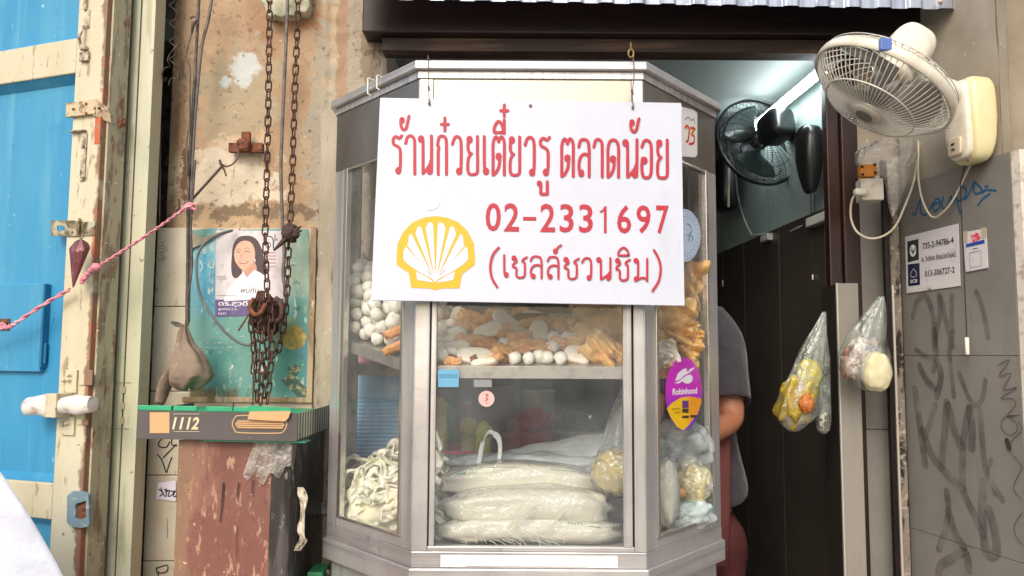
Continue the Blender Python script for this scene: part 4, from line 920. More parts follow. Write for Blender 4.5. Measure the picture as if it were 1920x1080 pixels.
# stickers on the front glass
GO = -.0045
sticker('round_pink_sticker', 'small round pink sticker with red marks on the front glass', CF, ell(912, 748, 15, 15), mat('pink_sticker', 'd9b4ae', .5), GO)
rt = bpy.data.objects['round_pink_sticker']
mb = MB()
for pts in ([(910, 739), (915, 741), (911, 744)], [(911, 746), (915, 749), (910, 751)], [(912, 754), (913, 757)]): mb.stroke([CF.uv(*q) for q in pts], .0018, -GO-.0004)
part(rt, 'red_marks', mb, red)
T = sticker('blue_price_sticker', 'light blue rectangular sticker in the upper left corner of the lower front glass', CF, [(821, 693), (860, 693), (860, 726), (821, 726)], mat('blue_sticker', '6aa9c9', .5), GO)
mb = MB()
for r_ in range(2): 
    for c_ in range(7): mb.face([CF.uv(824+c_*5+dx_, 702+r_*4+dy_) for dx_, dy_ in ((0, 0), (3, 0), (3, 2.4), (0, 2.4))], -GO-.0003)
part(T, 'grid_print', mb, mat('blue_dark', '2f6c90', .5))
sticker('white_strip_sticker', 'faded whitish strip sticker on the front glass right of the blue one', CF, [(888, 712), (922, 712), (922, 726), (888, 726)], mat('faint_white', 'b5b8b8', .6, alpha=.55), GO)
# ================================================================== FOOD IN THE CABINET
rnd = random.Random(11)
fb_mat = mat('fish_ball_skin', 'f2f0e6', .38, layers=[dict(s=40, r=(.45, .7), c2='e8e6d6')], bump=(90, .35, .002), sss=.15)
cake_mat = mat('fish_cake_white', 'f0ecdc', .45, layers=[dict(s=60, r=(.5, .65), c2='e4dcc2')], bump=[(60, .4, .003), (200, .3, .001)], sss=.1)
rim_mat = mat('fried_rim', 'bf8a52', .5, layers=[dict(s=50, r=(.45, .6), c2='a56c36')], bump=(110, .5, .002))
tofu_mat = mat('fried_tofu', 'e6b47a', .42, layers=[dict(s=30, r=(.42, .62), c2='cc8a48'), dict(s=70, r=(.58, .66), c2='e6b878', seed=3)], bump=[(60, .6, .004), (220, .3, .001)], sss=.1)
skin_mat = mat('tofu_skin', 'efc784', .35, layers=[dict(s=14, r=(.4, .62), c2='e0ac66'), dict(s=40, r=(.56, .66), c2='f4d696', seed=3), dict(s=26, r=(.6, .68), c2='b06a28', seed=5)], bump=[(45, .5, .004), (160, .3, .001)], sss=.12, coat=.15)
def jitter_ball(seed, r=.0155, sq=1.0):
    return MB().blob((0, 0, 0), (r, r*.98, r*.94*sq), 16, 11, amp=.20, fr=1.7, seed=seed)
balls = []
# drop each ball where it comes to rest
def inpoly(x, y, pl):
    c = False
    for i in range(len(pl)):
        x0, y0 = pl[i]; x1, y1 = pl[(i+1) % len(pl)]
        if (y0 > y) != (y1 > y) and x < (x1-x0)*(y-y0)/(y1-y0)+x0: c = not c
    return c
R = .0158; zone = inset(planxy, .024+R+.003)
def lim(x, y):
    back = max(0, min(1, (y-1.70)/.24)); left = max(0, min(1, (-.135-x)/.06))
    return trz(y) + R + .002 + left*(.022 + .125*back*min(1, 1.15-.0)) - (0 if x > -.36 else 0)
proto = None; tries = 0
def rest(x, y):
    z = trz(y)+R/ sqrt(1)*1.03
    for _ in range(3):
        for (a, b, c, r_) in balls:
            d2 = (a-x)**2+(b-y)**2; s_ = R+r_
            if d2 < s_*s_*.93: z = max(z, c+sqrt(max(0, s_*s_*.93-d2)))
    return z
while len(balls) < 215 and tries < 6000:
    tries += 1; best = None
    for _ in range(16):
        x = rnd.uniform(-.41, -.125); y = rnd.uniform(1.62, 2.02)
        if not inpoly(x, y, zone): continue
        z = rest(x, y)
        if z < lim(x, y) and (best is None or z-trz(y) < best[2]-trz(best[1])): best = (x, y, z)
    if best: balls.append((*best, R))
meshes = []
WH = ['white fish ball in the big heap behind the left side glass']
def add_ball(x, y, z, s, label, group):
    global proto
    k = rnd.randrange(4)
    if len(meshes) < 4:
        o = solo('fish_ball', label, 'fish ball', jitter_ball(len(meshes)*3.7), fb_mat, group=group, smooth=True); meshes.append(o); o.location = (x, y, z)
    else:
        o = copy_solo(meshes[k], (x, y, z), label=label); o['group'] = group
    o.rotation_euler = (rnd.random()*6, rnd.random()*6, rnd.random()*6); o.scale = (s, s, s*rnd.uniform(.9, 1.04))
for (x, y, z, r_) in balls: add_ball(x, y, z, rnd.uniform(.88, 1.12), WH[0], 'fish balls heaped at the left of the tray')
# sliced cakes, tofu, balls in the middle; picture place -> height on the slanted pile
def pile(px, py, d=0):
    Y = 1.652 + (674-py)*.0028 + d; q = P(px, py, Y); return q
names = {(965, 672): 'leftmost fish ball in the front row at the tray lip', (991, 673): 'second fish ball from the left in the front row at the tray lip', (1026, 671): 'third fish ball from the left in the front row, below the single stacked one',
         (1051, 672): 'rightmost round fish ball in the front row beside the angular fish cake', (1010, 668): 'half hidden fish ball behind the front row, between its second and third balls', (1036, 652): 'single fish ball stacked on top of two balls in the front row',
         (944, 646): 'lone fish ball left of the long golden tofu piece', (1063, 634): 'fish ball in shade on the right, left of the big tofu skin', (1037, 634): 'shaded fish ball right of the upright oval cake', (1079, 637): 'small fish ball touching the big golden tofu skin',
         (826, 613): 'fish ball against the left edge of the front glass', (849, 608): 'wide fish ball near the left edge of the front glass', (829, 590): 'topmost fish ball at the upper left of the front glass'}
for (px, py), lb in names.items():
    q = pile(px, py); s = 1.0 if py < 660 else .9
    if (px, py) == (849, 608): s = 1.1
    add_ball(q.x, q.y, max(q.z, trz(q.y)+.014*s), s, lb, 'loose fish balls in the middle of the tray')
def cake(px, py, Lx, Wx, ang, label, th=.009, kind='cake', tilt=35, yaw=0, seed=0):
    q = pile(px, py); k = q.y/FPX*(1.14 if kind == 'cake' else 1.16); a = Lx*k/2; b = Wx*k/2/ sin(radians(max(tilt, 20)))**.5
    M = Matrix.Rotation(radians(-ang), 4, 'Y') @ Matrix.Rotation(radians(yaw), 4, 'Z') @ Matrix.Rotation(radians(tilt), 4, 'X')
    nm = {'cake': 'fish_cake_slice', 'tofu': 'fried_tofu_piece'}[kind]
    T = thing(nm, label, 'fish cake' if kind == 'cake' else 'fried tofu', W, tuple(q), group='sliced fish cakes on the tray' if kind == 'cake' else 'fried tofu pieces on the tray')
    if kind == 'cake':
        m1 = MB().blob(q, (a, b, th*.8), 26, 12, amp=.16, fr=2.2, e=.72, seed=seed, M=M)
        part(T, 'white_flesh', m1, cake_mat, smooth=True)
        m2 = MB().blob(q - (M.to_3x3() @ Vector((0, 0, 1)))*th*.55, (a*1.035, b*1.05, th*.62), 26, 10, amp=.16, fr=2.2, e=.72, seed=seed, M=M)
        part(T, 'fried_rim', m2, rim_mat, smooth=True)
    else:
        def fn(v): return Vector((v.x*(1+.2*noise.noise(v*40+Vector((seed, 0, 0)))), v.y, v.z*(1+.5*noise.noise(v*60+Vector((0, seed, 0))))+.004*noise.noise(v*90+Vector((seed, seed, 0)))))
        m1 = MB().blob(q, (a, b, th), 34, 20, amp=.35, fr=3.0, e=.7, seed=seed, M=M, fn=fn)
        part(T, 'fried_body', m1, tofu_mat, smooth=True)
    return T
cakes = [(845, 628, 54, 24, 16, 'long white fish cake at the left edge, upper one of the two slanted slices'), (849, 654, 58, 26, 14, 'long white fish cake at the left edge just below its twin slice'), (892, 666, 64, 28, -4, 'pointed white fish cake lying low at the front left of the tray'),
         (915, 620, 54, 27, 20, 'triangular white fish cake with a bright glint across it'), (955, 607, 66, 27, -38, 'long oval fish cake slanting down to the right in the middle of the pile'), (1010, 622, 30, 42, 0, 'short upright oval fish cake right of the long slanting one'),
         (1083, 665, 44, 30, -12, 'angular grey-white fish cake at the front right of the tray'), (858, 591, 30, 26, 60, 'pale pinkish fish cake slice near the top left of the pile'), (908, 679, 44, 12, 8, 'thin pale slice lying flat on the tray lip at the front left'), (1000, 590, 34, 12, -5, 'small greenish-white slice beside the knife tip at the top')]
for i, (px, py, L_, W_, an, lb) in enumerate(cakes): cake(px, py, L_, W_, an, lb, seed=i*2.3, tilt=52 if W_ > 20 else 38)
tofus = [(881, 597, 42, 26, -15, 'orange fried tofu at the upper left between pale slices'), (912, 600, 44, 18, 10, 'thin brown fried tofu behind the triangular cake'), (884, 616, 28, 18, -20, 'small brown tofu lump left of the triangular cake'), (893, 640, 70, 22, -6, 'flat pale orange tofu lying under the triangular cake'),
         (946, 622, 26, 24, 0, 'small tan tofu wedge under the long slanting cake'), (850, 679, 30, 14, 5, 'small orange tofu at the tray lip, far left'), (941, 662, 36, 30, -30, 'reddish orange tofu left of the front row of balls'), (921, 676, 36, 14, 25, 'brown folded tofu touching the tray lip'),
         (990, 650, 66, 22, 6, 'long golden tofu piece above the front row of balls'), (972, 634, 42, 20, 14, 'reddish tofu between long slanting cake and golden piece'), (1002, 604, 56, 14, 6, 'narrow orange tofu strip across the top of the pile'), (977, 588, 34, 18, 0, 'dull brown tofu at the top edge below the sign'),
         (1062, 612, 38, 30, -20, 'dark brown tofu lump below the knife'), (1059, 647, 46, 18, -22, 'crisp orange tofu between stacked ball and angular cake'), (1040, 604, 30, 22, 10, 'brown tofu lump left of the knife blade'), (935, 590, 44, 18, -5, 'greyish brown tofu at the back under the sign edge'),
         (1020, 655, 30, 16, 0, 'brown tofu crumb tucked behind the single stacked ball'), (868, 610, 30, 20, 12, 'brown tofu bit right of the wide fish ball')]
for i, (px, py, L_, W_, an, lb) in enumerate(tofus): cake(px, py, L_, W_, an, lb, kind='tofu', th=.0075, seed=20+i*1.9, tilt=55)
# crumb bed below the pile
mb = MB()
for i in range(70):
    px = rnd.uniform(830, 1150); py = rnd.uniform(600, 680); q = pile(px, py, .025); q.z = max(trz(q.y)+.006, q.z-.018)
    mb.blob(q, (rnd.uniform(.010, .022), rnd.uniform(.010, .02), rnd.uniform(.007, .014)), 12, 8, amp=.5, fr=2.5, seed=i)
solo('fried_scraps', 'layer of brown fried scraps under the fish cakes', 'fried scraps', mb, mat('scraps', '9c6536', .6, layers=[dict(s=40, r=(.4, .6), c2='6d4020')], bump=(90, .6, .003)), kind='stuff', smooth=True)
# knife
q = pile(1064, 596)
mb = MB().prism([(q.x-.044, q.z+.010), (q.x+.018, q.z+.009), (q.x+.046, q.z-.003), (q.x+.01, q.z-.011), (q.x-.046, q.z-.010)], q.y-.001, q.y+.001)
T = thing('kitchen_knife', 'pale green-grey knife blade lying on top of the fish cakes under the sign', 'knife', W, tuple(q))
part(T, 'blade', mb, mat('knife_steel', '9fbcb2', .3, .6))
part(T, 'handle', MB().blob((q.x-.085, q.y, q.z), (.042, .009, .011), 14, 10, e=.6), mat('knife_handle', '3b2a20', .5), smooth=True)
# tofu-skin sheets: crumpled, folded
def sheet(label, px, py, wpx, hpx, ang, d=0, seed=0, curl=.03, name='fried_tofu_skin', m=None, Yf=None, bend=.02, group='crisp fried tofu skins', cat='tofu skin', P0=None):
    q = P(px, py, Yf) if Yf else pile(px, py, d)
    k = q.y/FPX; a = wpx*k/2; b = hpx*k/2; S_ = Vector((seed*3.3, seed*1.1, 0))
    M = Matrix.Rotation(radians(-ang), 4, 'Y')
    def fn(u, v):
        x = (u*2-1); z = (v*2-1); edge = 1+.16*noise.noise(Vector((x*2.2, z*2.2, seed)))+.05*noise.noise(Vector((x*9, z*9, seed)))
        n1 = noise.noise(Vector((x*1.3, z*1.3, 0))+S_); n2 = noise.noise(Vector((x*3.1, z*2.0, 5))+S_); n3 = abs(noise.noise(Vector((x*2.4, z*3.6, 9))+S_))
        n3 = abs(noise.noise(Vector((x*1.2+z*.8, z*1.6, 9))+S_)); y = bend*(1.5*n1+.5*n2) - .040*n3 + curl*(x*x*.5+z*z*.35) + .0015*noise.noise(Vector((x*7, z*7, 2))+S_)
        return q + M @ Vector((x*a*edge, y-.0, z*b*edge))
    return solo(name, label, cat, MB().grid(40, 34, fn), m or skin_mat, W, tuple(q), group=group, solid=.0012, smooth=True)
for i, (lb, px, py, w_, h_, an, dd) in enumerate([
    ('broad golden tofu skin fanning out at the right of the front glass', 1138, 622, 120, 78, 24, -.045), ('drooping golden tofu skin at the lower right corner of the front glass', 1136, 662, 92, 60, -32, -.02), ('amber tofu skin with a pale rib just above the tray lip on the right', 1108, 646, 84, 44, 8, -.02),
    ('brown tofu skin standing up under the sign at the right', 1130, 590, 110, 76, 8, -.02), ('rolled tofu skin end above the angular fish cake', 1096, 622, 54, 60, 10, -.01), ('dark amber tofu skin against the right post', 1156, 600, 56, 110, 0, .0)]):
    sheet(lb, px, py, w_, h_, an, dd, seed=i+1)
for i, (lb, px, py, w_, h_, an, Yf) in enumerate([
    ('tall narrow tofu skin standing up beside the sign edge in the right glass', 1291, 542, 62, 112, -14, 1.82), ('long curled tofu skin leaning against the right glass frame', 1300, 580, 34, 130, 8, 1.90), ('wide golden tofu skin below the sign corner in the right glass', 1264, 600, 84, 84, 0, 1.77),
    ('folded tofu skin with a pale lip in the middle of the right glass', 1285, 628, 70, 40, 14, 1.78), ('orange tofu skin just above the oval delivery sticker', 1288, 665, 54, 60, -4, 1.77), ('brown tofu skin at the left of the right glass', 1245, 640, 40, 70, 20, 1.74), ('golden tofu skin crumpled low behind the oval sticker', 1252, 690, 50, 34, 10, 1.72),
    ('amber tofu skin standing in shade at the back right', 1272, 560, 70, 90, 4, 1.95)]):
    sheet(lb, px, py, w_, h_, an, 0, seed=11+i*1.7, Yf=Yf)
sheet('flat white fish cake leaning on the left frame of the right glass', 1252, 660, 34, 46, 18, 0, 40, .004, 'leaning_fish_cake', cake_mat, 1.715, .003, 'sliced fish cakes on the tray', 'fish cake')
for i, (px, py) in enumerate([(718, 612), (742, 622), (735, 632), (740, 652), (745, 660)][1:4:2]):
    q = P(px, py, 1.72); T = thing('fried_tofu_piece', 'orange fried tofu stuck among the left fish balls, ' + ('upper one' if i == 0 else 'lower one'), 'fried tofu', W, tuple(q), group='fried tofu pieces on the tray')
    part(T, 'fried_body', MB().blob(q, (.026, .014, .010), 26, 14, amp=.4, fr=3, e=.7, seed=i*5+1, M=Matrix.Rotation(radians(-24), 4, 'Y')), tofu_mat, smooth=True)
# ------------------------------------------------------------------ noodles on the cabinet floor
zf = zFloor
nd = mat('wide_noodle', 'f2f1dc', .35, layers=[dict(s=20, r=(.45, .65), c2='dfdcb8')], sss=.3, coat=.2, bump=(60, .3, .002))
mb = MB()
for i in range(300):
    x = rnd.uniform(-.375, -.175); y = rnd.uniform(1.70, 1.98)
    if not inpoly(x, y, inset(planxy, .040)): continue
    hmax = .06+.10*max(0, min(1, (y-1.66)/.2))*(.70+.5*(x+.375)/.2)
    z = zf+.008+rnd.random()*hmax; yaw = rnd.uniform(-1.3, 1.3); L_ = rnd.uniform(.03, .062); wd_ = rnd.uniform(.008, .016); ph = rnd.uniform(0, 6); sd_ = rnd.random()*50
    n = 18
    def fn(u, v, x=x, y=y, z=z, yaw=yaw, L_=L_, wd_=wd_, ph=ph, sd_=sd_):
        t = u*2-1; c = .014*noise.noise(Vector((u*3, sd_, 0))); s_ = (v*2-1)*wd_; tw = ph+3.6*noise.noise(Vector((u*2.2, sd_, 4)))+(v-.5)*1.3
        p = Vector((t*L_*cos(yaw), t*L_*sin(yaw), -.020*t*t+.012*sin(u*5+ph)))
        return Vector((x, y, z)) + p + Vector((-sin(yaw)*cos(tw)*s_, cos(yaw)*cos(tw)*s_*.6, sin(tw)*s_)) + Vector((0, c, c))
    mb.grid(26, 5, fn)
for v in mb.v: v.z = max(v.z, zf+.002); v.x = max(v.x, -.395)
for v in mb.v:   # keep behind the slanted left glass
    l = CLF.I @ v
    if l.y < .014: v[:] = (CLF.M @ Vector((l.x, .014+rnd.random()*.003, l.z)))[:]
solo('wide_rice_noodles', 'heap of glossy cream wide rice noodles behind the lower left glass', 'noodles', mb, nd, kind='stuff', smooth=True, solid=.0026)
core = MB().blob((-.285, 1.88, zf+.03), (.10, .10, .085), 30, 16, amp=.3, fr=3)
for v in core.v: v.z = max(v.z, zf+.001)
solo('noodle_core', 'packed cream noodle mass in the middle of the heap at lower left', 'noodles', core, nd, kind='stuff', smooth=True)
verm = mat('vermicelli', 'f2f2e0', .4, layers=[dict(k='wave', s=260, dir='Z', dist=6, ds=.5, r=(.2, .8), c2='e0dcc2', a=.8), dict(s=(3, 20, 40), r=(.45, .65), c2='f2f2e4'), dict(s=12, r=(.5, .66), c2='e8dcae', a=.5, seed=3)], bump=[(8, .5, .006), (230, .6, .0015, 'wave', 'Z', 7)], sss=.2)
bagfilm = film('bag_film', 'ffffff', .13, 'fafaf2', .08, 1.8, bump=(42, .75, .009), fres=1.5)
bagfilm2 = film('cloudy_film', 'f4f8f8', .32, 'dfe8e6', .2, 1.2, bump=(26, .6, .008), fres=1.5, mvar=(18, .1, .6))
gprint = mat('green_print', '4c9a6a', .5, alpha=.75)
spec_bags = [((825, 880, 1132, 930), 1.765, 'uppermost of the three long clear bags of white vermicelli, lit pale at its top edge', 0, .052), ((830, 922, 1150, 986), 1.70, 'middle and largest of the long vermicelli bags, green lettering at its right end', 1, .060),
             ((820, 976, 1165, 1020), 1.675, 'lowest long clear bag of white vermicelli lying flat on the cabinet floor', 2, .045)]
for (x0, y0, x1, y1), Y, lb, i, dep in spec_bags:
    a = P(x0, y1, Y-dep*.5); b = P(x1, y0, Y-dep*.5); c = Vector(((a.x+b.x)/2, Y+.01, (a.z+b.z)/2)); rx = (b.x-a.x)/2; rz = (b.z-a.z)/2*1.04
    T = thing('vermicelli_bag', lb, 'noodle bag', W, tuple(c), group='three long noodle bags behind the front glass')
    def fn(v, rx=rx, i=i):
        t = v.x/rx; v = v.copy(); v.z += (.010*(1-t*t) if i == 0 else .004*sin(t*3+i)) - (.012*t*t if i == 0 else 0); v.y *= 1-.1*t*t; return v
    part(T, 'noodles', MB().blob(c, (rx*.97, dep, rz*.96), 60, 22, amp=.10, fr=2.2, e=.62, seed=i*4, fn=fn), verm, smooth=True)
    part(T, 'clear_bag', MB().blob(c, (rx, dep*1.05, rz*1.04), 70, 26, amp=.13, fr=2.4, e=.62, seed=i*4, fn=fn), bagfilm, smooth=True)
    if i == 1:
        mb = MB(); fr_ = Frame((c.x, c.y-dep*1.09, 0), (1, .06, 0))
        for k_ in range(5): mb.stroke([fr_.uv(1067+k_*6, 981), fr_.uv(1067+k_*6, 994)], .0012, -.001)
        mb.stroke([fr_.uv(*q) for q in ((1063, 980), (1098, 981), (1097, 999), (1063, 997))], .001, -.001, closed=True, smooth=False)
        mb.stroke([fr_.uv(1104, 988), (fr_.uv(1124, 989))], .004, -.001); mb.stroke([fr_.uv(1104, 998), (fr_.uv(1124, 999))], .002, -.001); mb.stroke([fr_.uv(*q) for q in ((1128, 982), (1144, 984), (1142, 1002), (1128, 1003))], .001, -.001, closed=True, smooth=False)
        for v in mb.v: v[:] = (fr_.M @ v)[:]
        part(T, 'green_lettering', mb, gprint)
    if i == 0:
        mb = MB(); fr_ = Frame((c.x, c.y-dep*.80, 0), (1, 0, 0))
        mb.stroke([fr_.uv(*q) for q in ((882, 880), (906, 878), (905, 890), (882, 891))], .001, 0, closed=True, smooth=False)
        for k_ in range(4): mb.stroke([fr_.uv(886+k_*5, 881), fr_.uv(886+k_*5, 889)], .001, 0)
        mb.stroke([fr_.uv(855, 889), fr_.uv(872, 887)], .004, 0); mb.stroke([fr_.uv(926, 877), fr_.uv(925, 884)], .0012, 0); mb.stroke([fr_.uv(960, 879), fr_.uv(958, 886)], .0012, 0); mb.stroke([fr_.uv(900, 876), fr_.uv(990, 877), fr_.uv(1080, 884)], .0012, 0)
        for v in mb.v: v[:] = (fr_.M @ v)[:]
        part(T, 'green_lettering', mb, gprint)
# stray noodle strands
mb = MB()
for i in range(26):
    px = rnd.uniform(870, 1050); q = P(px, rnd.uniform(990, 1015), 1.625); L_ = rnd.uniform(.015, .05); an = rnd.uniform(.2, 1.4)*rnd.choice((-1, 1))
    mb.tube(spline([q, q+Vector((L_*.5*cos(an), -.001, -.004)), q+Vector((L_*cos(an), 0, -max(.0, min(q.z-zf-.003, L_*abs(sin(an))))))], False, 3), .0007, 4)
for (x0, y0, x1, y1, k_) in ((1005, 950, 960, 990, 9), (1060, 960, 1010, 1000, 6)):
    for i in range(k_):
        a = P(x0+rnd.uniform(-4, 4), y0+rnd.uniform(-4, 4), 1.632); b = P(x1+rnd.uniform(-14, 14), y1+rnd.uniform(-6, 6), 1.625); mb.tube(spline([a, (a+b)/2+Vector((rnd.uniform(-.004, .004), -.002, 0)), b], False, 3), .0007, 4)
solo('loose_strands', 'loose pale vermicelli strands in front of the noodle bags', 'noodle strands', mb, verm, kind='stuff', smooth=True)
# crumpled clear bag builder
def bag(name, label, cat, c, r, m, seed=0, content=None, neck=None, group=None, amp=.22, e=.9, nu=56, nv=40, extra=None):
    T = thing(name, label, cat, W, tuple(c), group=group)
    def fn(v):
        v = v.copy()
        if neck and v.z > 0:
            t = min(1, v.z/r[2]); k = (1-t)**neck[0]*.9+.1; v.x = v.x*k/max(.2, sqrt(max(0.0001, 1-t*t)))*1 if t < .98 else v.x; v.y = v.y*k; v.z = v.z+neck[1]*t*t; v.x += neck[2]*t*t
        f = 1+.16*noise.noise(Vector((v.x*60+seed, v.y*60, v.z*14))); return Vector((v.x*f, v.y*f, v.z))
    part(T, 'clear_bag', MB().blob(c, r, nu, nv, amp=amp, fr=2.4, e=e, seed=seed, fn=fn), m, smooth=True)
    return T
yn = mat('egg_noodle', 'e3d38e', .45, layers=[dict(k='wave', s=120, dir='Z', dist=9, ds=1, r=(.2, .8), c2='c9b56a', a=.8), dict(s=30, r=(.5, .62), c2='f0e6b8')], bump=[(160, .8, .002, 'wave', 'Z', 9), (30, .5, .004)], sss=.15)
rn = mat('curly_noodle', 'e2dcae', .45, layers=[dict(k='vor', s=110, r=(.1, .6), c2='c2b67c'), dict(s=40, r=(.55, .65), c2='f2eed0')], bump=[(110, .9, .003, 'vor'), (30, .4, .004)], sss=.15)
c = P(1150, 885, 1.72); T = bag('egg_noodle_bag', 'clear bag of yellow egg noodles behind the right end of the front glass', 'noodle bag', c, (.048, .045, .048), bagfilm, 3)
part(T, 'yellow_noodles', MB().blob(c, (.044, .04, .045), 30, 20, amp=.2, fr=3, seed=8), yn, smooth=True)
c = P(1152, 790, 1.84); T = thing('cone_plastic_bag', 'tall cone of cloudy clear plastic at the upper right of the lower front glass', 'plastic bag', W, tuple(c))
def cone(u, v):
    a = u*2*pi; t = v; r_ = (.075*(1-t)**.8+.008)*(1+.18*noise.noise(Vector((cos(a)*2, sin(a)*2, t*2)))+.06*sin(a*9+t*3)); return Vector((c.x+.02+.01*t+r_*cos(a)*.75, c.y+r_*sin(a)*.5, c.z-.10+.19*t))
part(T, 'clear_bag', MB().grid(54, 30, cone, closeu=True), bagfilm2, smooth=True)
# crumpled sheet of pale plastic behind the bags
def plas(u, v):
    a = P(835+340*u, 870-(4+66*u)*v, 1.83+.05*v); n1 = noise.noise(Vector((u*5, v*3, 1)))*.010+noise.noise(Vector((u*14, v*7, 5)))*.004
    return a+Vector((0, n1, n1*.6))
white_pl = film('white_carrier_film', 'eef4f4', .62, 'd3dedd', .3, 1.0, bump=(22, .5, .008), mvar=(10, .45, .85))
T = thing('white_carrier_bag', 'crumpled whitish carrier bag with an upright loop handle behind the noodle bags', 'carrier bag', W, tuple(P(1000, 850, 1.84)))
mb = MB().grid(60, 20, plas); part(T, 'sheet', mb, white_pl, smooth=True, solid=.0006)
c = P(1010, 880, 1.86); part(T, 'lower_bulk', MB().blob((c.x, c.y, c.z+.004), (.20, .06, .035), 60, 20, amp=.25, fr=4, seed=3), white_pl, smooth=True)
hp = [P(x, y, 1.80) for x, y in ((895, 880), (900, 855), (905, 830), (915, 811), (925, 812), (936, 824), (938, 845), (936, 862))]
mb = MB(); pts = spline(hp, False, 4); n = len(pts)
mb.grid(n, 5, lambda u, v: pts[min(n-1, int(u*(n-1)+.5))]+Vector(((v-.5)*.009*(1 if u < .3 or u > .6 else .2), (v-.5)*.004+.003*sin(v*9+u*5), (v-.5)*.009*(0 if u < .3 or u > .75 else 1))))
part(T, 'loop_handle', mb, mat('handle_white', 'e6ece9', .5, bump=(60, .4, .003)), smooth=True, solid=.001)
# right compartment bags
c = P(1252, 925, 1.745); T = bag('noodle_bundle_bag', 'clear bag of straight pale noodles at the left of the right glass', 'noodle bag', c, (.026, .03, .075), bagfilm, 5)
part(T, 'noodles', MB().blob(c, (.023, .026, .072), 24, 24, amp=.15, fr=2, seed=2), verm, smooth=True)
c = P(1300, 905, 1.81); T = bag('curly_noodle_bag', 'clear bag of knobbly curly noodles in the middle of the right glass', 'noodle bag', c, (.040, .04, .055), bagfilm, 6)
part(T, 'noodles', MB().blob(c, (.037, .036, .052), 30, 24, amp=.3, fr=2.4, seed=12), rn, smooth=True)
c = P(1288, 972, 1.80); c.z = zf+.036; T = bag('bluish_noodle_bag', 'knotted bluish white bag of noodles at the bottom of the right glass', 'noodle bag', c, (.058, .04, .036), bagfilm2, 9)
part(T, 'pale_contents', MB().blob(c, (.053, .036, .032), 30, 20, amp=.3, fr=2.6, seed=7, M=Matrix.Rotation(radians(-25), 4, 'Y')), mat('bluish_noodle', 'c4d8d2', .4, layers=[dict(s=40, r=(.45, .6), c2='a6c2be'), dict(s=60, r=(.55, .65), c2='e6efea', seed=2)], bump=(70, .7, .004), sss=.2), smooth=True)
c = P(1282, 835, 1.83); T = bag('empty_clear_bag', 'crumpled empty clear bag filling the right glass below the oval sticker', 'plastic bag', c, (.060, .045, .055), bagfilm2, 14, amp=.4)
for i, (px, py, Y, lb) in enumerate([(1277, 924, 1.765, 'orange scrap of fried tofu between the noodle bags'), (1315, 940, 1.83, 'small golden tofu scrap at the lower right of the right glass')]):
    q = P(px, py, Y); solo('tofu_scrap', lb, 'fried tofu', MB().blob(q, (.010, .008, .009), 16, 10, amp=.4, seed=i), tofu_mat, W, tuple(q), smooth=True)
# ================================================================== BEHIND THE CABINET
ct = thing('steel_worktable', 'dull steel worktable behind the cabinet carrying crates and bowls', 'table', W, (0, 2.35, 0))
TZ = .98
part(ct, 'table_top', MB().box(-.5, .28, 2.055, 2.75, TZ-.03, TZ), dullsteel, bevel=.003)
for x in (-.48, .24):
    for y in (2.1, 2.7): part(ct, 'leg', MB().box(x, x+.03, y, y+.03, .05, TZ-.031), dullsteel)
bc = mat('blue_plastic', 'a4cdee', .4, layers=[dict(s=5, r=(.4, .65), c2='8dbce2')])
a = P(668, 690, 2.10); b = P(752, 870, 2.10)
T = thing('ribbed_blue_basket', 'tall light blue ribbed plastic basket behind the left glass', 'basket', W, ((a.x+b.x)/2, 2.17, TZ))
def bask(u, v):
    x0, x1 = a.x-.02, b.x+.03; h = TZ+.002+(a.z-TZ)*v; w_ = (x1-x0)/2*(.93+.07*v); an = u*2*pi
    sg = lambda t: math.copysign(abs(t)**.45, t)
    rib = (.004*(1 if (v*34) % 1 > .45 else 0)) if v < .78 else 0
    return Vector(((x0+x1)/2+(w_-rib)*sg(cos(an)), 2.17+(.09-rib)*sg(sin(an)), h))
part(T, 'ribbed_side', MB().grid(72, 170, bask, closeu=True), bc, smooth=False)
part(T, 'rim', MB().tube([bask(i/60, 1) for i in range(60)], .006, 8, closed=True), bc, smooth=True)
a = P(664, 645, 2.09); b = P(770, 688, 2.09)
T = thing('pink_box', 'pink plastic box standing on the blue basket', 'box', W, ((a.x+b.x)/2, 2.17, b.z))
pk = mat('pink_plastic', 'f0b0c6', .45)
part(T, 'box_body', MB().box(a.x-.02, b.x, 2.09, 2.25, b.z+.006, a.z+.02), pk, bevel=.008)
part(T, 'lid', MB().box(a.x-.026, b.x+.006, 2.084, 2.256, a.z+.0205, a.z+.05), mat('pink_lid', 'e0a8bc', .45), bevel=.006)
a = P(818, 845, 2.14); b = P(892, 852, 2.14)
T = thing('pink_tray', 'bright pink tray rim with a white slotted side behind the noodle bags', 'tray', W, ((a.x+b.x)/2, 2.2, TZ))
part(T, 'rim', MB().box(a.x-.05, b.x, 2.12, 2.34, a.z-.008, a.z), mat('hot_pink', 'e2447e', .4), bevel=.003)
mb = MB().box(a.x-.045, b.x-.005, 2.13, 2.33, TZ+.001, a.z-.0085)
part(T, 'slotted_side', mb, mat('slotted_white', 'd6cfc8', .5, layers=[dict(k='wave', s=60, dir='X', dist=0, r=(.45, .55), c2='7a726c')]), bevel=.003)
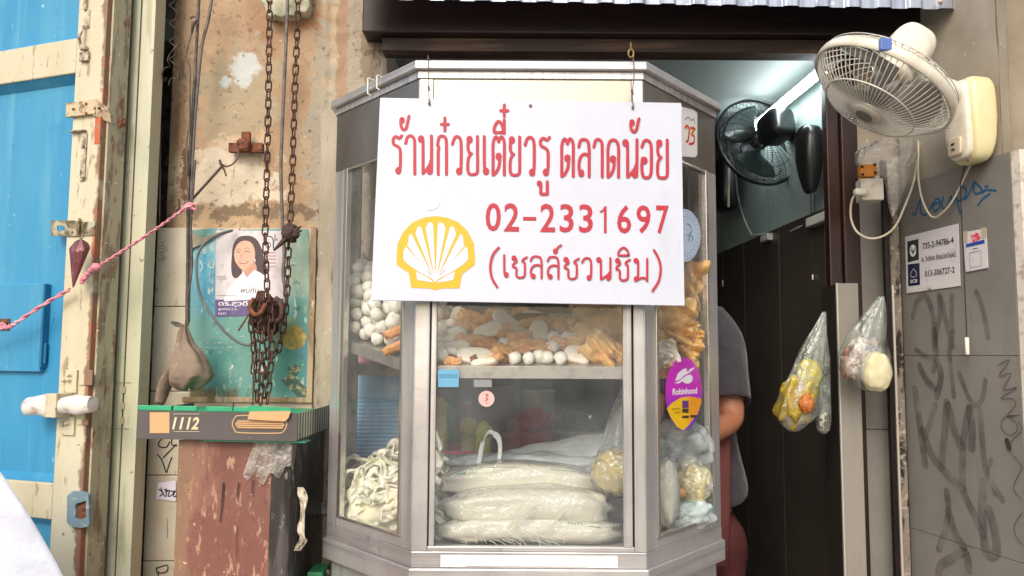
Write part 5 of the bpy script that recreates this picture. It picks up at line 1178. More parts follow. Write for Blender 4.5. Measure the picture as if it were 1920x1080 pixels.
# red cloth, pot, packets, bottles
c = P(998, 792, 2.25)
solo('red_cloth', 'crumpled dark red cloth heap behind the front glass', 'cloth', MB().blob((c.x, c.y, c.z), (.055, .05, .032), 36, 22, amp=.5, fr=2.5, seed=4).blob((c.x, c.y+.02, c.z-.055), (.09, .07, .05), 20, 12, amp=.3, seed=2), mat('dark_red_cloth', '8e2334', .8, bump=[(30, .6, .008)]), W, (c.x, c.y, TZ), smooth=True)
c = P(1090, 790, 2.2)
T = thing('round_green_pot', 'dark green glossy round pot behind the right half of the front glass', 'pot', W, (c.x, c.y, TZ))
part(T, 'pot_body', MB().lathe([(.03, TZ+.001), (.07, TZ+.02), (.075, c.z-.03), (.06, c.z+.005), (.04, c.z+.026), (.012, c.z+.034), (0, c.z+.035)], 32, Matrix.Translation((c.x, c.y+.05, 0))), mat('pot_green', '2d4a44', .25, coat=.5, layers=[dict(s=8, r=(.45, .6), c2='5c7a72')]), smooth=True)
part(T, 'rim_band', MB().tube([(c.x+.077*cos(k*pi/18), c.y+.05+.077*sin(k*pi/18), c.z-.03) for k in range(36)], .004, 6, closed=True), dullsteel)
for i, (px, py, col, lb) in enumerate([(905, 808, 'c6cf5e', 'yellow-green leafy packet above the white loop handle'), (880, 800, 'a3a04a', 'olive yellow packet left of the leafy one'), (824, 764, 'cdc682', 'small pale yellow diamond packet at the left edge of the front glass')]):
    c = P(px, py, 2.15); solo('condiment_packet', lb, 'packet', MB().blob(c, (.022, .014, .022), 16, 10, amp=.5, fr=2.2, e=.6, seed=i, M=Matrix.Rotation(radians(45), 4, 'Y')).tube([(c.x, c.y+.01, c.z-.004), (c.x, c.y+.01, (c.z+TZ)/2), (c.x, c.y+.01, TZ+.0)], [.018, .026, .024], 14), mat('packet_'+col, col, .4, bump=(40, .5, .006)), W, tuple(c), smooth=True, group='packets behind the glass')
for i, (px, w_, top, col, lb) in enumerate([(845, .018, 740, '2f8a78', 'green glass bottle behind the left part of the front glass'), (866, .022, 752, '6f6a5e', 'dull brown sauce bottle beside the green bottle'), (1010, .05, 722, '7b8577', 'grey-green square tin behind the red cloth'), (940, .045, 715, '5f655c', 'dark plastic jar behind the round pink sticker')]):
    c = P(px, top, 2.45); 
    T = thing('bottle' if w_ < .03 else 'storage_tin', lb, 'bottle' if w_ < .03 else 'tin', W, (c.x, 2.45, TZ))
    h = c.z
    prof = [(w_*.9, TZ+.001), (w_, TZ+.006), (w_, h-.05), (w_*.4, h-.02), (w_*.38, h)] if w_ < .03 else [(w_, TZ+.001), (w_, h-.02), (w_*.97, h-.012)]
    part(T, 'body', MB().lathe(prof, 20, Matrix.Translation((c.x, 2.45, 0))), mat('bt'+col, col, .3), smooth=True)
    part(T, 'cap', MB().lathe([(w_*.45 if w_ < .03 else w_*1.03, h+.0005), (w_*.45 if w_ < .03 else w_*1.03, h+.014)], 20, Matrix.Translation((c.x, 2.45, 0))), mat('cap_dark', '3b3a38', .5))
T = thing('kitchen_shelf', 'grey metal rack with jars at the back of the shop behind the glass', 'shelf', W, (-.1, 3.2, .05))
for z in (.6, 1.0, 1.35, 1.7): part(T, 'shelf_board', MB().box(-.6, .45, 3.1, 3.4, z, z+.02), mat('rack_grey', '7c7c76', .5, .4))
for x in (-.6, .43):
    for y in (3.1, 3.38): part(T, 'upright', MB().box(x, x+.02, y, y+.02, .05, 2.0), mat('rack_dark', '3a3a38', .5, .4))
for i in range(14):
    x = -.55+i*.075; z = 1.0+.0205 if i % 2 else 1.3705; r_ = rnd.uniform(.022, .034); h = rnd.uniform(.08, .16)
    col = ['8b8f86', '5e6660', 'a08d72', '3f4a44', 'b7b2a4', '7a4c40', '58707c'][i % 7]
    T2 = thing('storage_jar', ['grey', 'dark green-grey', 'tan', 'blackish', 'pale', 'reddish brown', 'blue-grey'][i % 7]+' jar on the '+('middle' if i % 2 else 'upper')+' shelf of the kitchen rack, '+['far left', 'left', 'left of centre', 'centre', 'right of centre', 'right', 'far right'][i//2], 'jar', W, (x, 3.2, z), group='jars on the kitchen rack')
    part(T2, 'jar_body', MB().lathe([(r_*.9, z), (r_, z+.006), (r_, z+h*.85), (r_*.8, z+h)], 16, Matrix.Translation((x, 3.2, 0))), mat('jar'+col, col, .35), smooth=True)
    part(T2, 'lid', MB().lathe([(r_*.85, z+h+.0005), (r_*.85, z+h+.015)], 16, Matrix.Translation((x, 3.2, 0))), mat('lid_pale', 'a8a294', .5))
# ================================================================== THINGS ON AND BEFORE THE PILLAR
CH = Frame((0, 2.02, 0), (1, 0, 0))
chain_rust = mat('chain_rust', '4c3830', .8, .2, layers=[dict(s=60, r=(.42, .6), c2='684638'), dict(s=120, r=(.55, .66), c2='2c1e1a', seed=2)], bump=(220, .5, .001))
def chain(mb, pts, pitch=.0235, L_=.031, w_=.0148, r=.0022):
    """real links strung along a path"""
    pts = [Vector(p) for p in pts]; seg = [(pts[i+1]-pts[i]).length for i in range(len(pts)-1)]; tot = sum(seg); n = max(1, int(tot/pitch))
    def at(d):
        for i, s_ in enumerate(seg):
            if d <= s_ or i == len(seg)-1: return pts[i].lerp(pts[i+1], d/max(s_, 1e-6)), (pts[i+1]-pts[i]).normalized()
            d -= s_
    for k in range(n):
        p, t = at((k+.5)*tot/n); a = t.orthogonal().normalized()
        ref = Vector((0, 1, 0)); a = (ref - t*ref.dot(t)).normalized(); b = t.cross(a)
        rot = (radians(50) if k % 2 else radians(-40))+random.uniform(-.2, .2); u = a*cos(rot)+b*sin(rot)
        loop = []
        for j in range(12):
            an = 2*pi*j/12; x = cos(an); y = sin(an); loop.append(p + t*((L_/2-w_/2)*(1 if y > 0 else -1)+y*w_/2) + u*(x*w_/2))
        mb.tube(loop, r, 6, closed=True)
    return mb
def cp(px, py, Y=2.02): return P(px, py, Y)
m1 = chain(MB(), [cp(506, -60), cp(505, 60), cp(503, 200), cp(500, 340), cp(497, 440), cp(499, 500), cp(502, 560)])
solo('hanging_chain', 'left of the two rusty link chains hanging down the orange pillar', 'chain', m1, chain_rust, W, tuple(cp(506, -60)), group='rusty chains hanging on the pillar', smooth=True)
m1 = chain(MB(), [cp(560, -60), cp(558, 40), cp(553, 160), cp(549, 300), cp(545, 400), cp(541, 460), cp(540, 520), cp(534, 600), cp(523, 655), cp(508, 672)])
solo('hanging_chain', 'right of the two rusty link chains, curving in to the knotted bunch', 'chain', m1, chain_rust, W, tuple(cp(560, -60)), group='rusty chains hanging on the pillar', smooth=True)
T = thing('chain_bunch', 'thick bunch of dark rusty chain strands knotted below the portrait poster', 'chain', W, tuple(cp(495, 560)))
for k, (dx, dy, b0) in enumerate([(-9, 0, 752), (-2, -.010, 758), (5, 0, 745), (11, -.008, 756), (-14, .006, 700)]):
    mb = chain(MB(), [cp(495+dx*.6, 548, 2.0+dy), cp(492+dx*1.6, 600, 1.985+dy), cp(495+dx*1.3, 660, 1.99+dy), cp(490+dx, b0, 2.0+dy)])
    part(T, 'chain_strand', mb, chain_rust, smooth=True)
c = cp(497, 592, 2.015); part(T, 'hook_block', MB().blob(c, (.038, .022, .045), 24, 16, amp=.45, fr=2, e=.8, seed=3).tube(spline([cp(516, 560, 1.985), cp(528, 572, 1.98), cp(528, 596, 1.98), cp(515, 604, 1.985)], False, 4), .008, 8), mat('block_iron', '3b2924', .7, .2, layers=[dict(s=60, r=(.45, .6), c2='5f4034')], bump=(120, .5, .002)), smooth=True)
mb = MB().tube(spline([cp(476, 560, 1.98), cp(468, 575, 1.97), cp(478, 590, 1.965), cp(490, 585, 1.965), cp(498, 570, 1.97)], False, 4), .006, 8).tube([cp(474, 578, 1.97), cp(447, 620, 1.97)], .0022, 6)
part(T, 'iron_hook', mb, rust, smooth=True)
# dark rag tied to the right chain
T = thing('tied_rag', 'dark twisted rag knotted round the right chain above the poster corner', 'rag', W, tuple(cp(545, 445, 1.99)))
mb = MB(); c = cp(544, 437, 2.0)
mb.blob(c, (.020, .018, .022), 20, 14, amp=.5, fr=2.5, seed=2)
for tx, ty in ((565, 424), (563, 440), (566, 432), (513, 470), (520, 462)):
    e = cp(tx, ty, 1.99); mb.tube(spline([c, (c+e)/2+Vector((0, -.006, -.004)), e], False, 4), [.008, .008, .007, .0065, .006, .005, .004, .003, .002][:len(spline([c, c, e], False, 4))], 7)
part(T, 'cloth', mb, mat('dark_rag', '4b3a34', .9, bump=(70, .6, .004)), smooth=True)
# cable between the chains
cable = mat('grey_cable', '77706a', .6, layers=[dict(s=30, r=(.45, .62), c2='5d554e')])
bcable = mat('dark_cable', '4c4540', .6, layers=[dict(s=30, r=(.45, .62), c2='6d655c')])
def wire_(name, label, pts, r, m, Yd=2.03, k=5, cat='cable', group=None, parts=None):
    q = [cp(p[0], p[1], p[2] if len(p) > 2 else Yd) for p in pts]; return solo(name, label, cat, MB().tube(spline(q, False, k), r, 7), m, W, tuple(q[0]), smooth=True, group=group)
wire_('hanging_cable', 'thick grey cable hanging between the two chains', [(541, -60), (538, 40), (532, 180), (527, 300), (529, 400), (533, 470), (531, 520), (538, 560), (530, 590)], .0045, cable, 2.04)
wire_('hanging_cable', 'brown cable running along the right chain top', [(572, -60), (566, 40), (560, 90)], .003, bcable, 2.05) if False else None
wire_('wall_cable', 'straight dark cable down the left of the pillar, leftmost of the bundle', [(376, -60), (370, 60), (362, 200), (354, 330), (352, 480), (350, 615)], .0040, bcable, 2.03, group='cables down the left of the pillar')
wire_('wall_cable', 'slanting grey cable crossing from upper right into the bundle', [(405, -60), (392, 30), (378, 90), (368, 190), (362, 280), (358, 380), (355, 500), (353, 605)], .0045, cable, 2.035, group='cables down the left of the pillar')
wire_('wall_cable', 'thin dark cable bowing left of the bundle near the pink knot', [(368, 40), (360, 60), (352, 90), (348, 110), (356, 130), (356, 220), (350, 270), (352, 330)], .0022, bcable, 2.02, group='cables down the left of the pillar')
wire_('wall_cable', 'thin cable beside the bundle over the tiles ending above the grey rag', [(366, 300), (362, 360), (358, 430), (360, 500), (352, 560), (352, 612)], .003, bcable, 2.015, group='cables down the left of the pillar')
mb = MB().tube(spline([cp(*p) for p in ((357, 34, 2.01), (364, 30, 2.005), (370, 36, 2.005), (362, 46, 2.0), (360, 62, 2.005))], False, 4), .0035, 7)
solo('cable_end', 'knotted dark cable end on the bundle near the top of the pillar', 'cable', mb, bcable, W, tuple(cp(360, 40)), smooth=True)
wire_('looped_cable', 'slack grey cable looping across the teal poster to the chain bunch', [(436, 432, 2.07), (410, 440, 2.05), (385, 455, 2.03), (370, 480, 2.02), (369, 520, 2.01), (378, 560, 2.01), (400, 595, 2.0), (425, 625, 2.0), (452, 644, 2.0), (480, 648, 1.99)], .0036, mat('green_grey_cable', '5f6661', .5), 2.03)
wire_('short_cable', 'short dark cable fallen from the bunch to the pizza box', [(482, 650, 1.99), (476, 690, 1.99), (474, 760, 1.995)], .0022, bcable, 2.0)
# torn black film over the poster top left
# coiled wires top-left
def coil(px, y0, y1, turns, rpx, ph, tail):
    q = []; n = turns*12
    for i in range(n+1):
        t = i/n; a = 2*pi*turns*t+ph; base = cp(px, y0+(y1-y0)*t, 2.06); r_ = rpx*.0014
        q.append(base+Vector((r_*cos(a), r_*sin(a)*.8, 0)))
    q += [cp(*p) for p in tail]; return q
mb = MB().tube(coil(325, -40, 130, 5, 7, .5, [(333, 140, 2.05), (335, 146, 2.05)]), .0018, 6)
solo('coiled_wire', 'springy brown coiled wire at the top left of the pillar, the right strand', 'wire', mb, wire, W, tuple(cp(325, 0)), smooth=True, group='coiled wires at the top of the pillar')
mb = MB().tube(spline([cp(*p) for p in ((335, 80, 2.05), (326, 92, 2.04), (318, 102, 2.05), (314, 114, 2.04), (318, 124, 2.06), (308, 128, 2.04), (304, 140, 2.04), (308, 152, 2.05), (312, 146, 2.04))], False, 5), .0018, 6)
mb.tube(spline([cp(*p) for p in ((336, 146, 2.05), (328, 148, 2.04), (320, 147, 2.05), (316, 160, 2.05))], False, 4), .0016, 6)
solo('coiled_wire', 'loose end of coiled wire bending left towards the dark gap', 'wire', mb, wire, W, tuple(cp(310, 140)), smooth=True, group='coiled wires at the top of the pillar')
wire_('edge_wire', 'thin brown wire running straight down the pillar edge beside the dark gap', [(308, -60), (304, 60), (301, 200), (300, 330), (299, 420)], .0018, wire, 2.06, 3, 'wire')
# rusty wall bracket with wire hook
T = thing('wall_anchor', 'rusty iron anchor bolt set in the plaster with a hooked wire', 'anchor', PL, (PL.uv(460, 268)[0], 0, PL.uv(460, 268)[1]))
def plb(mb, x0, y0, x1, y1, d0, d1):
    a = PL.uv(x0, y1, d1); b = PL.uv(x1, y0, d1); mb.box(a[0], b[0], -d1, -d0, a[1], b[1]); return mb
mb = MB(); plb(mb, 428, 268, 492, 284, .004, .022); plb(mb, 452, 247, 468, 270, .006, .020)
c = PL.at(459, 274, .02); mb.blob((c.x, -.024, c.z), (.018, .016, .016), 14, 10, amp=.3, e=.7)
part(T, 'anchor_plate', mb, rust, bevel=.002)
mb = MB(); q = [PL.at(*p) for p in ((444, 274, .03), (447, 290, .04), (438, 306, .05), (424, 312, .05), (412, 306, .05), (420, 318, .05), (424, 330, .05))]
mb.tube(spline([Vector((v.x, -o_, v.z)) for v, o_ in zip(q, (.03, .04, .05, .05, .05, .05, .05))], False, 5), .0024, 7)
part(T, 'hooked_wire', mb, wire, smooth=True)
mb = MB().tube([cp(412, 300, 2.04), cp(416, 312, 2.04), cp(362, 372, 2.03), cp(337, 396, 2.01)], .0036, 8).tube(spline([cp(335, 373, 2.01), cp(336, 388, 2.01), cp(331, 396, 2.01)], False, 3), .003, 6)
solo('iron_rod', 'thin dark iron rod slanting from the anchor hook to the pink rope knot', 'rod', mb, mat('dark_iron', '57493e', .6, .3, bump=(80, .3, .001)), W, tuple(cp(412, 300)), smooth=True)
# pink rope
rope = mat('pink_rope', 'e59aa6', .8, layers=[dict(k='wave', s=120, dir='X', dist=2, r=(.3, .7), c2='cf7484', a=.7), dict(s=20, r=(.55, .65), c2='f2c4c8', seed=2)], bump=(300, .5, .001))
T = thing('pink_rope', 'faded pink cord tied from the door staple across to the cable bundle', 'rope', W, tuple(cp(360, 386, 2.0)))
rp = [P(*p) for p in ((-60, 622, 1.98), (0, 615, 1.965), (18, 612, 1.955), (32, 604, 1.945), (80, 572, 1.93), (130, 543, 1.905))]
mb = MB()
def twist(pts, r, k=8, off=.003):
    pts = spline(pts, False, k)
    for s_ in range(2):
        q = []
        for i, p in enumerate(pts):
            a = i*.9+s_*pi; q.append(p+Vector((0, cos(a)*off, sin(a)*off)))
        mb.tube(q, r, 6)
twist(rp, .0030); twist([P(0, 606, 1.96), P(20, 612, 1.955), P(34, 602, 1.945)], .002, 5)
part(T, 'left_length', mb, rope, smooth=True)
mb = MB(); twist([P(188, 497, 1.885), P(240, 464, 1.92), P(300, 424, 1.96), P(345, 392, 2.0)], .0024, 16, .0024); part(T, 'right_length', mb, rope, smooth=True)
mb = MB()
for s_ in range(4):
    twist([P(152, 524+s_*2, 1.885-s_*.002), P(163, 514+s_, 1.875), P(172, 503+s_, 1.875), P(186, 498+s_*.5, 1.883)], .0032, 6, .004)
mb.blob(P(181, 501, 1.88), (.012, .009, .009), 16, 10, amp=.4, fr=3); part(T, 'wrapped_knot', mb, rope, smooth=True)
mb = MB(); 
for k in range(4): mb.tube(spline([P(340, 392+k, 2.0), P(350, 382+k*2, 1.99), P(358, 381+k*2, 1.99), P(364, 388-k, 2.0), P(352, 392, 1.995)], False, 4), .0024, 6)
mb.tube(spline([P(358, 384, 1.995), P(366, 382, 1.99), P(369, 386, 1.99)], False, 3), .003, 6); mb.tube(spline([P(356, 388, 1.995), P(364, 392, 1.99), P(368, 394, 1.99)], False, 3), .003, 6)
part(T, 'end_knot', mb, rope, smooth=True)
# cone weight
T = thing('folded_cone', 'dark red-brown folded metal cone hanging point down from the door hasp', 'weight', W, tuple(P(153, 447, 1.885)))
tip = P(136, 547, 1.882); mb = MB()
A = [P(129, 466, 1.885), P(140, 452, 1.875), P(152, 446, 1.868), P(166, 455, 1.878), P(170, 465, 1.885), P(158, 470, 1.858), P(140, 472, 1.858)]
mb.add(A+[tip, P(153, 446, 1.885)], [(0, 6, 7), (6, 5, 7), (5, 4, 7), (0, 1, 6), (1, 2, 5, 6), (2, 3, 5), (3, 4, 5), (1, 0, 7), (2, 1, 7), (3, 2, 7), (4, 3, 7)])
part(T, 'cone_body', mb, mat('oxblood_metal', '7b4548', .45, .1, layers=[dict(s=25, r=(.45, .62), c2='5f3134'), dict(s=70, r=(.6, .67), c2='a88078', seed=2)], bump=(50, .3, .002)), bevel=.002)
part(T, 'wire_loop', MB().tube([P(153+4*cos(k*pi/6), 442+5*sin(k*pi/6), 1.878) for k in range(12)], .0012, 6, closed=True), wire, smooth=True)
# grey rag bag hanging below cables
T = thing('hanging_rag_bag', 'crumpled brown-grey rag bag tied to the cables in front of the tiles', 'rag', W, tuple(cp(345, 612, 1.99)))
ragm = mat('brown_rag', '8f7d6c', .85, layers=[dict(s=12, r=(.42, .62), c2='7b6a5a'), dict(s=40, r=(.58, .68), c2='a39280', seed=2)], bump=[(26, .7, .01), (90, .4, .002)])
prof = [(610, 340, 350), (625, 333, 354), (645, 330, 362), (660, 326, 378), (675, 322, 390), (692, 320, 398), (706, 319, 399), (718, 322, 388), (727, 330, 374), (731, 345, 360)]
def ragf(u, v):
    t = v*(len(prof)-1); i = min(len(prof)-2, int(t)); f_ = t-i; y = prof[i][0]*(1-f_)+prof[i+1][0]*f_; xl = prof[i][1]*(1-f_)+prof[i+1][1]*f_; xr = prof[i][2]*(1-f_)+prof[i+1][2]*f_
    a = u*2*pi; q = cp((xl+xr)/2, y, 1.985); rx = (xr-xl)/2*.00133; w_ = 1+.16*noise.noise(Vector((cos(a)*2.2, sin(a)*2.2, v*3)))+.06*sin(a*7+v*5)*(1-v*.4)
    return q+Vector((rx*cos(a)*w_, min(.05, rx*.9)*sin(a)*w_, .004*sin(a*5)))
part(T, 'cloth_pouch', MB().grid(48, 40, ragf, closeu=True), ragm, smooth=True)
tail = [(322, 690, 1.99), (312, 715, 2.0), (304, 738, 2.0), (299, 757, 1.99)]
mb = MB().tube(spline([cp(*p) for p in tail], False, 5), [.012, .014, .016, .018, .019, .02, .02, .02, .019, .018, .018, .017, .016, .015, .014, .012][:16], 10, flat=.6)
part(T, 'hanging_tail', mb, ragm, smooth=True)
part(T, 'tie_end', MB().tube(spline([cp(324, 604, 1.99), cp(334, 606, 1.985), cp(344, 611, 1.98)], False, 3), .003, 6).tube(spline([cp(322, 604, 1.99), cp(330, 610, 1.985), cp(340, 612, 1.98)], False, 3), .003, 6), bcable, smooth=True)
# outlet in the gap
OF = Frame((0, 2.14, 0), (1, 0, 0))
T = thing('power_outlet', 'old cream double power outlet in the dark gap beside the tiles', 'outlet', OF, (OF.uv(276, 640)[0], 0, OF.uv(276, 640)[1]))
a = OF.uv(262, 679); b = OF.uv(292, 590)
part(T, 'face_plate', MB().box(a[0], b[0], 0, .03, a[1], b[1]), mat('aged_cream', 'b5aa90', .5, layers=[dict(s=30, r=(.45, .6), c2='8f8468')], bump=(60, .2, .001)), bevel=.003)
z_ = OF.uv(270, 637)[1]; part(T, 'centre_line', MB().box(a[0]+.001, b[0]-.001, -.001, -.0001, z_, z_+.001), gap)
for y, k in ((611, 1), (623, -1), (645, 1), (657, -1)):
    q = OF.uv(273, y); part(T, 'socket_slot', MB().prism([(q[0]-.0035, q[1]-.003*k), (q[0]+.0035, q[1]-.003*k), (q[0]+.001, q[1]+.004*k)], -.0012, -.0002), gap)
# ------------------------------------------------------------------ posters
PF = Frame((0, 2.10-.0125, 0), (1, 0, 0))
def pf(mb, x0, y0, x1, y1, off): return mb.face(rectpx(PF, x0, y0, x1, y1), -off)
def blf(px, py, rx, ry, c2, **k):
    u, v = PF.uv(px, py); o = PF.uv(470, 590); return dict(k='blob', c=(u-o[0], 0, v-o[1]), rad=(rx*.0014, 1, ry*.0014), c2=c2, **k)
o_ = PF.uv(470, 590); og = (o_[0], 0, o_[1])
T = thing('teal_poster', 'weathered teal and blue poster with gold seal and torn top on the cream tiles', 'poster', PF, og)
outl = [(357, 432), (400, 428), (440, 432), (500, 429), (560, 430), (578, 430), (581, 520), (583, 640), (584, 748), (500, 751), (420, 750), (356, 752), (354, 600), (356, 500)]
tealp = mat('teal_print', '5c9690', .45, layers=[dict(s=(6, 1, 3), r=(.42, .62), c2='6ba199'), blf(400, 545, 45, 60, '4a9cb8', rag=.5, s=10, r=(1.1, .6)), blf(545, 500, 45, 70, '9fb8a4', rag=.7, s=9, r=(1.2, .4)), blf(572, 660, 16, 60, '4696b0', rag=.4, s=9, r=(1.1, .6)),
    blf(420, 470, 70, 30, '7fbfd0', rag=.8, s=12, r=(1.1, .6)), blf(380, 500, 20, 50, '56b2cc', rag=.5, s=14, r=(1.1, .6)), blf(540, 620, 40, 30, '7d9a78', rag=.6, s=10, r=(1.1, .5)), blf(420, 665, 50, 30, '4f8c86', rag=.8, s=14, r=(1.1, .5)), blf(540, 700, 60, 50, '4a8a80', rag=.6, s=12, r=(1.1, .5)), blf(380, 740, 80, 14, '6e6a4a', rag=.7, s=20, r=(1.2, .5)),
    dict(s=(60, 1, 20), r=(.60, .66), c2='d6dccb', seed=2, a=.8), dict(s=(30, 1, 30), r=(.61, .66), c2='4b665e', seed=3, a=.7), dict(s=90, r=(.66, .7), c2='f0eee0', seed=4, a=.7)], coat=.35, bump=[(20, .3, .003), (6, .3, .006)])
mb = MB(); mb.face([PF.uv(*q) for q in outl], -.0006); part(T, 'printed_sheet', mb, tealp)
mb = MB()
def sk2(pts, w, off=.0009, **k): mb.stroke([PF.uv(*q) for q in pts], w*.0014, -off, **k)
rr = random.Random(3)
for y, x0, x1 in ((632, 366, 478), (642, 372, 470), (652, 368, 486), (664, 440, 486), (676, 450, 484), (690, 424, 484), (702, 430, 480), (714, 432, 486), (726, 428, 470)):
    x = x0
    while x < x1:
        l_ = rr.uniform(4, 14); sk2([(x, y+rr.uniform(-1, 1)), (x+l_*.4, y+rr.uniform(-2, 2)), (x+l_, y+rr.uniform(-1, 1))], 1.2); x += l_+rr.uniform(2, 5)
for i in range(26):
    x = rr.uniform(520, 578); y = rr.uniform(440, 610); sk2([(x, y), (x+rr.uniform(-12, 12), y+rr.uniform(-3, 3))], .8)
part(T, 'worn_lettering', mb, mat('worn_print', 'b9cfc4', .6, alpha=(60, .35, .6, .8)))
mb = MB(); q = PF.uv(552, 634); mb.add([(q[0], -.0010, q[1])]+[(q[0]+.031*(1+.05*(i % 2))*cos(i*pi/24), -.0010, q[1]+.030*(1+.05*(i % 2))*sin(i*pi/24)) for i in range(48)], [(0, 1+i, 1+(i+1) % 48) for i in range(48)])
part(T, 'gold_seal', mb, mat('gold_print', 'b89c54', .5, layers=[dict(s=60, r=(.45, .6), c2='8f8a50'), dict(s=30, r=(.55, .65), c2='d6c078', seed=2)]))
mb = MB(); mb.face([PF.uv(*q) for q in ((538, 690), (552, 682), (566, 690), (556, 706), (546, 708))], -.0010); mb.face([PF.uv(*q) for q in ((526, 712), (548, 702), (576, 728), (578, 746), (560, 746))], -.0011); part(T, 'dark_picture', mb, mat('dark_print', '3f5f56', .5, layers=[dict(s=60, r=(.5, .6), c2='a8a070')]))
mb = MB(); 
for pts in ([(366, 462), (378, 456), (384, 462), (376, 470), (386, 474)], [(392, 448), (400, 444), (402, 456), (394, 462), (404, 470)], [(376, 490), (380, 500), (376, 508)], [(394, 488), (402, 492), (398, 502), (391, 498), (395, 489)]): mb.stroke([PF.uv(*q) for q in pts], .0045, -.0010)
part(T, 'large_white_characters', mb, mat('pale_print', 'c4dfe2', .5, alpha=(40, .3, .5, .9)))
mb = MB()
mb.add([tuple((lambda a: (a.x, -.006-.004*(i % 2), a.z))(PF.at(x, y))) for i, (x, y) in enumerate([(356, 470), (358, 434), (380, 446), (400, 440), (436, 430), (404, 446), (386, 458), (372, 462)])], [(0, 1, 2, 7), (2, 3, 5, 6), (2, 6, 7), (3, 4, 5)])
part(T, 'curling_corner', mb, mat('curled_paper', 'a39c88', .7, bump=(40, .4, .003)), solid=.0006)
T = thing('portrait_poster', 'white poster with a smiling dark haired woman and a purple name band', 'poster', PF, (PF.uv(465, 515)[0], 0, PF.uv(465, 515)[1]))
part(T, 'paper', MB().face([PF.uv(*q) for q in ((405, 432), (531, 433), (531, 590), (404, 594))], -.0015), mat('poster_white', 'd9d3d6', .45, layers=[dict(s=20, r=(.5, .64), c2='c6bcc0'), dict(s=(40, 1, 40), r=(.66, .69), c2='6c6668', seed=3, a=.8)], coat=.3, bump=(12, .3, .005)))
def poly(T, nm, pts, off, m, sm=True):
    q = [PF.uv(*p) for p in pts]
    if sm: q = [tuple(v) for v in spline([Vector(a) for a in q], True, 4)]
    part(T, nm, MB().face(q, -off), m)
poly(T, 'hair', [(462, 442), (448, 445), (438, 458), (435, 480), (434, 505), (438, 520), (450, 520), (470, 512), (495, 515), (504, 510), (497, 492), (492, 470), (484, 452), (474, 444)], .0018, mat('print_hair', '4a3a3c', .5))
poly(T, 'neck', [(455, 495), (474, 488), (482, 505), (470, 516), (456, 514)], .0021, mat('print_skin_dark', 'c9987f', .5))
poly(T, 'shirt', [(446, 522), (457, 508), (462, 520), (478, 506), (490, 512), (500, 522), (502, 560), (420, 565), (428, 540)], .0024, mat('print_shirt', 'e9e6ea', .5), False)
poly(T, 'face', [(456, 452), (446, 458), (440, 472), (441, 488), (448, 500), (457, 507), (466, 502), (475, 492), (479, 478), (476, 462), (468, 453)], .0024, mat('print_skin', 'e2b49c', .5, layers=[dict(s=40, r=(.4, .7), c2='dba78f')]))
mb = MB()
for pts, w_ in (([(443, 474), (447, 472), (451, 474)], .0016), ([(459, 473), (464, 471), (469, 473)], .0016), ([(443, 469), (448, 467), (452, 469)], .0011), ([(458, 468), (464, 465), (470, 468)], .0011), ([(454, 476), (452, 483), (456, 484)], .0007), ([(446, 520), (455, 512)], .0008), ([(462, 521), (470, 512)], .0008)): mb.stroke([PF.uv(*q) for q in pts], w_, -.0027)
part(T, 'facial_features', mb, mat('print_brown', '5d4038', .5))
mb = MB(); mb.stroke([PF.uv(*q) for q in ((450, 492), (455, 494.5), (461, 493.5), (466, 490))], .0024, -.0027); part(T, 'lips', mb, mat('print_lips', 'a8484c', .5))
mb = MB(); mb.stroke([PF.uv(*q) for q in ((452, 492.3), (457, 493.4), (463, 491.6))], .0009, -.0029); mb.stroke([PF.uv(478, 486), PF.uv(479, 490)], .003, -.0029); part(T, 'teeth_and_earring', mb, mat('print_white', 'f0ecec', .5))
part(T, 'name_band', MB().face([PF.uv(*q) for q in ((404, 562), (531, 560), (531, 590), (404, 594))], -.0020), mat('print_purple', '5a4a84', .45, coat=.3, layers=[dict(s=20, r=(.5, .65), c2='6a5c90')]))
mb = MB(); a = PF.uv(410, 576); b = PF.uv(495, 564); t = text_mb('ดร.สุวดี พัน', a[0], a[1], b[0], b[1], -.0026, bold=.02); mb.add(t.v, t.f)
a = PF.uv(410, 583); b = PF.uv(446, 577); t = text_mb('ผู้สมัคร ส.ส.', a[0], a[1], b[0], b[1], -.0026, bold=.01); mb.add(t.v, t.f)
a = PF.uv(410, 590); b = PF.uv(424, 586); t = text_mb('เขต', a[0], a[1], b[0], b[1], -.0026); mb.add(t.v, t.f)
part(T, 'white_lettering', mb, mat('print_white', 'f0ecec', .5))
mb = MB(); a = PF.uv(452, 549); b = PF.uv(486, 539); t = text_mb('พบกัน', a[0], a[1], b[0], b[1], -.0026, shear=.2); mb.add(t.v, t.f)
for y in (519, 523): mb.stroke([PF.uv(408, y), PF.uv(424, y+.5)], .0012, -.0024)
mb.stroke([PF.uv(408, 554), PF.uv(446, 555)], .0009, -.0024)
part(T, 'dark_lettering', mb, mat('print_dark', '3b3740', .5))
mb = MB(); mb.stroke([PF.uv(*q) for q in ((503, 466), (499, 460), (504, 454), (508, 460), (503, 466))], .0018, -.0024); mb.stroke([PF.uv(*q) for q in ((499, 460), (497, 448), (504, 443), (512, 448), (513, 466))], .0028, -.0025); mb.stroke([PF.uv(516, 440), PF.uv(516, 452)], .002, -.0025); part(T, 'navy_character', mb, mat('print_navy', '343a6e', .5))
mb = MB()
for y, l_ in ((474, 516), (480, 517), (486, 516), (493, 517), (500, 516)): mb.stroke([PF.uv(501, y), PF.uv(l_, y)], .0022, -.0024)
part(T, 'red_lines', mb, mat('print_red', 'c06a72', .5))
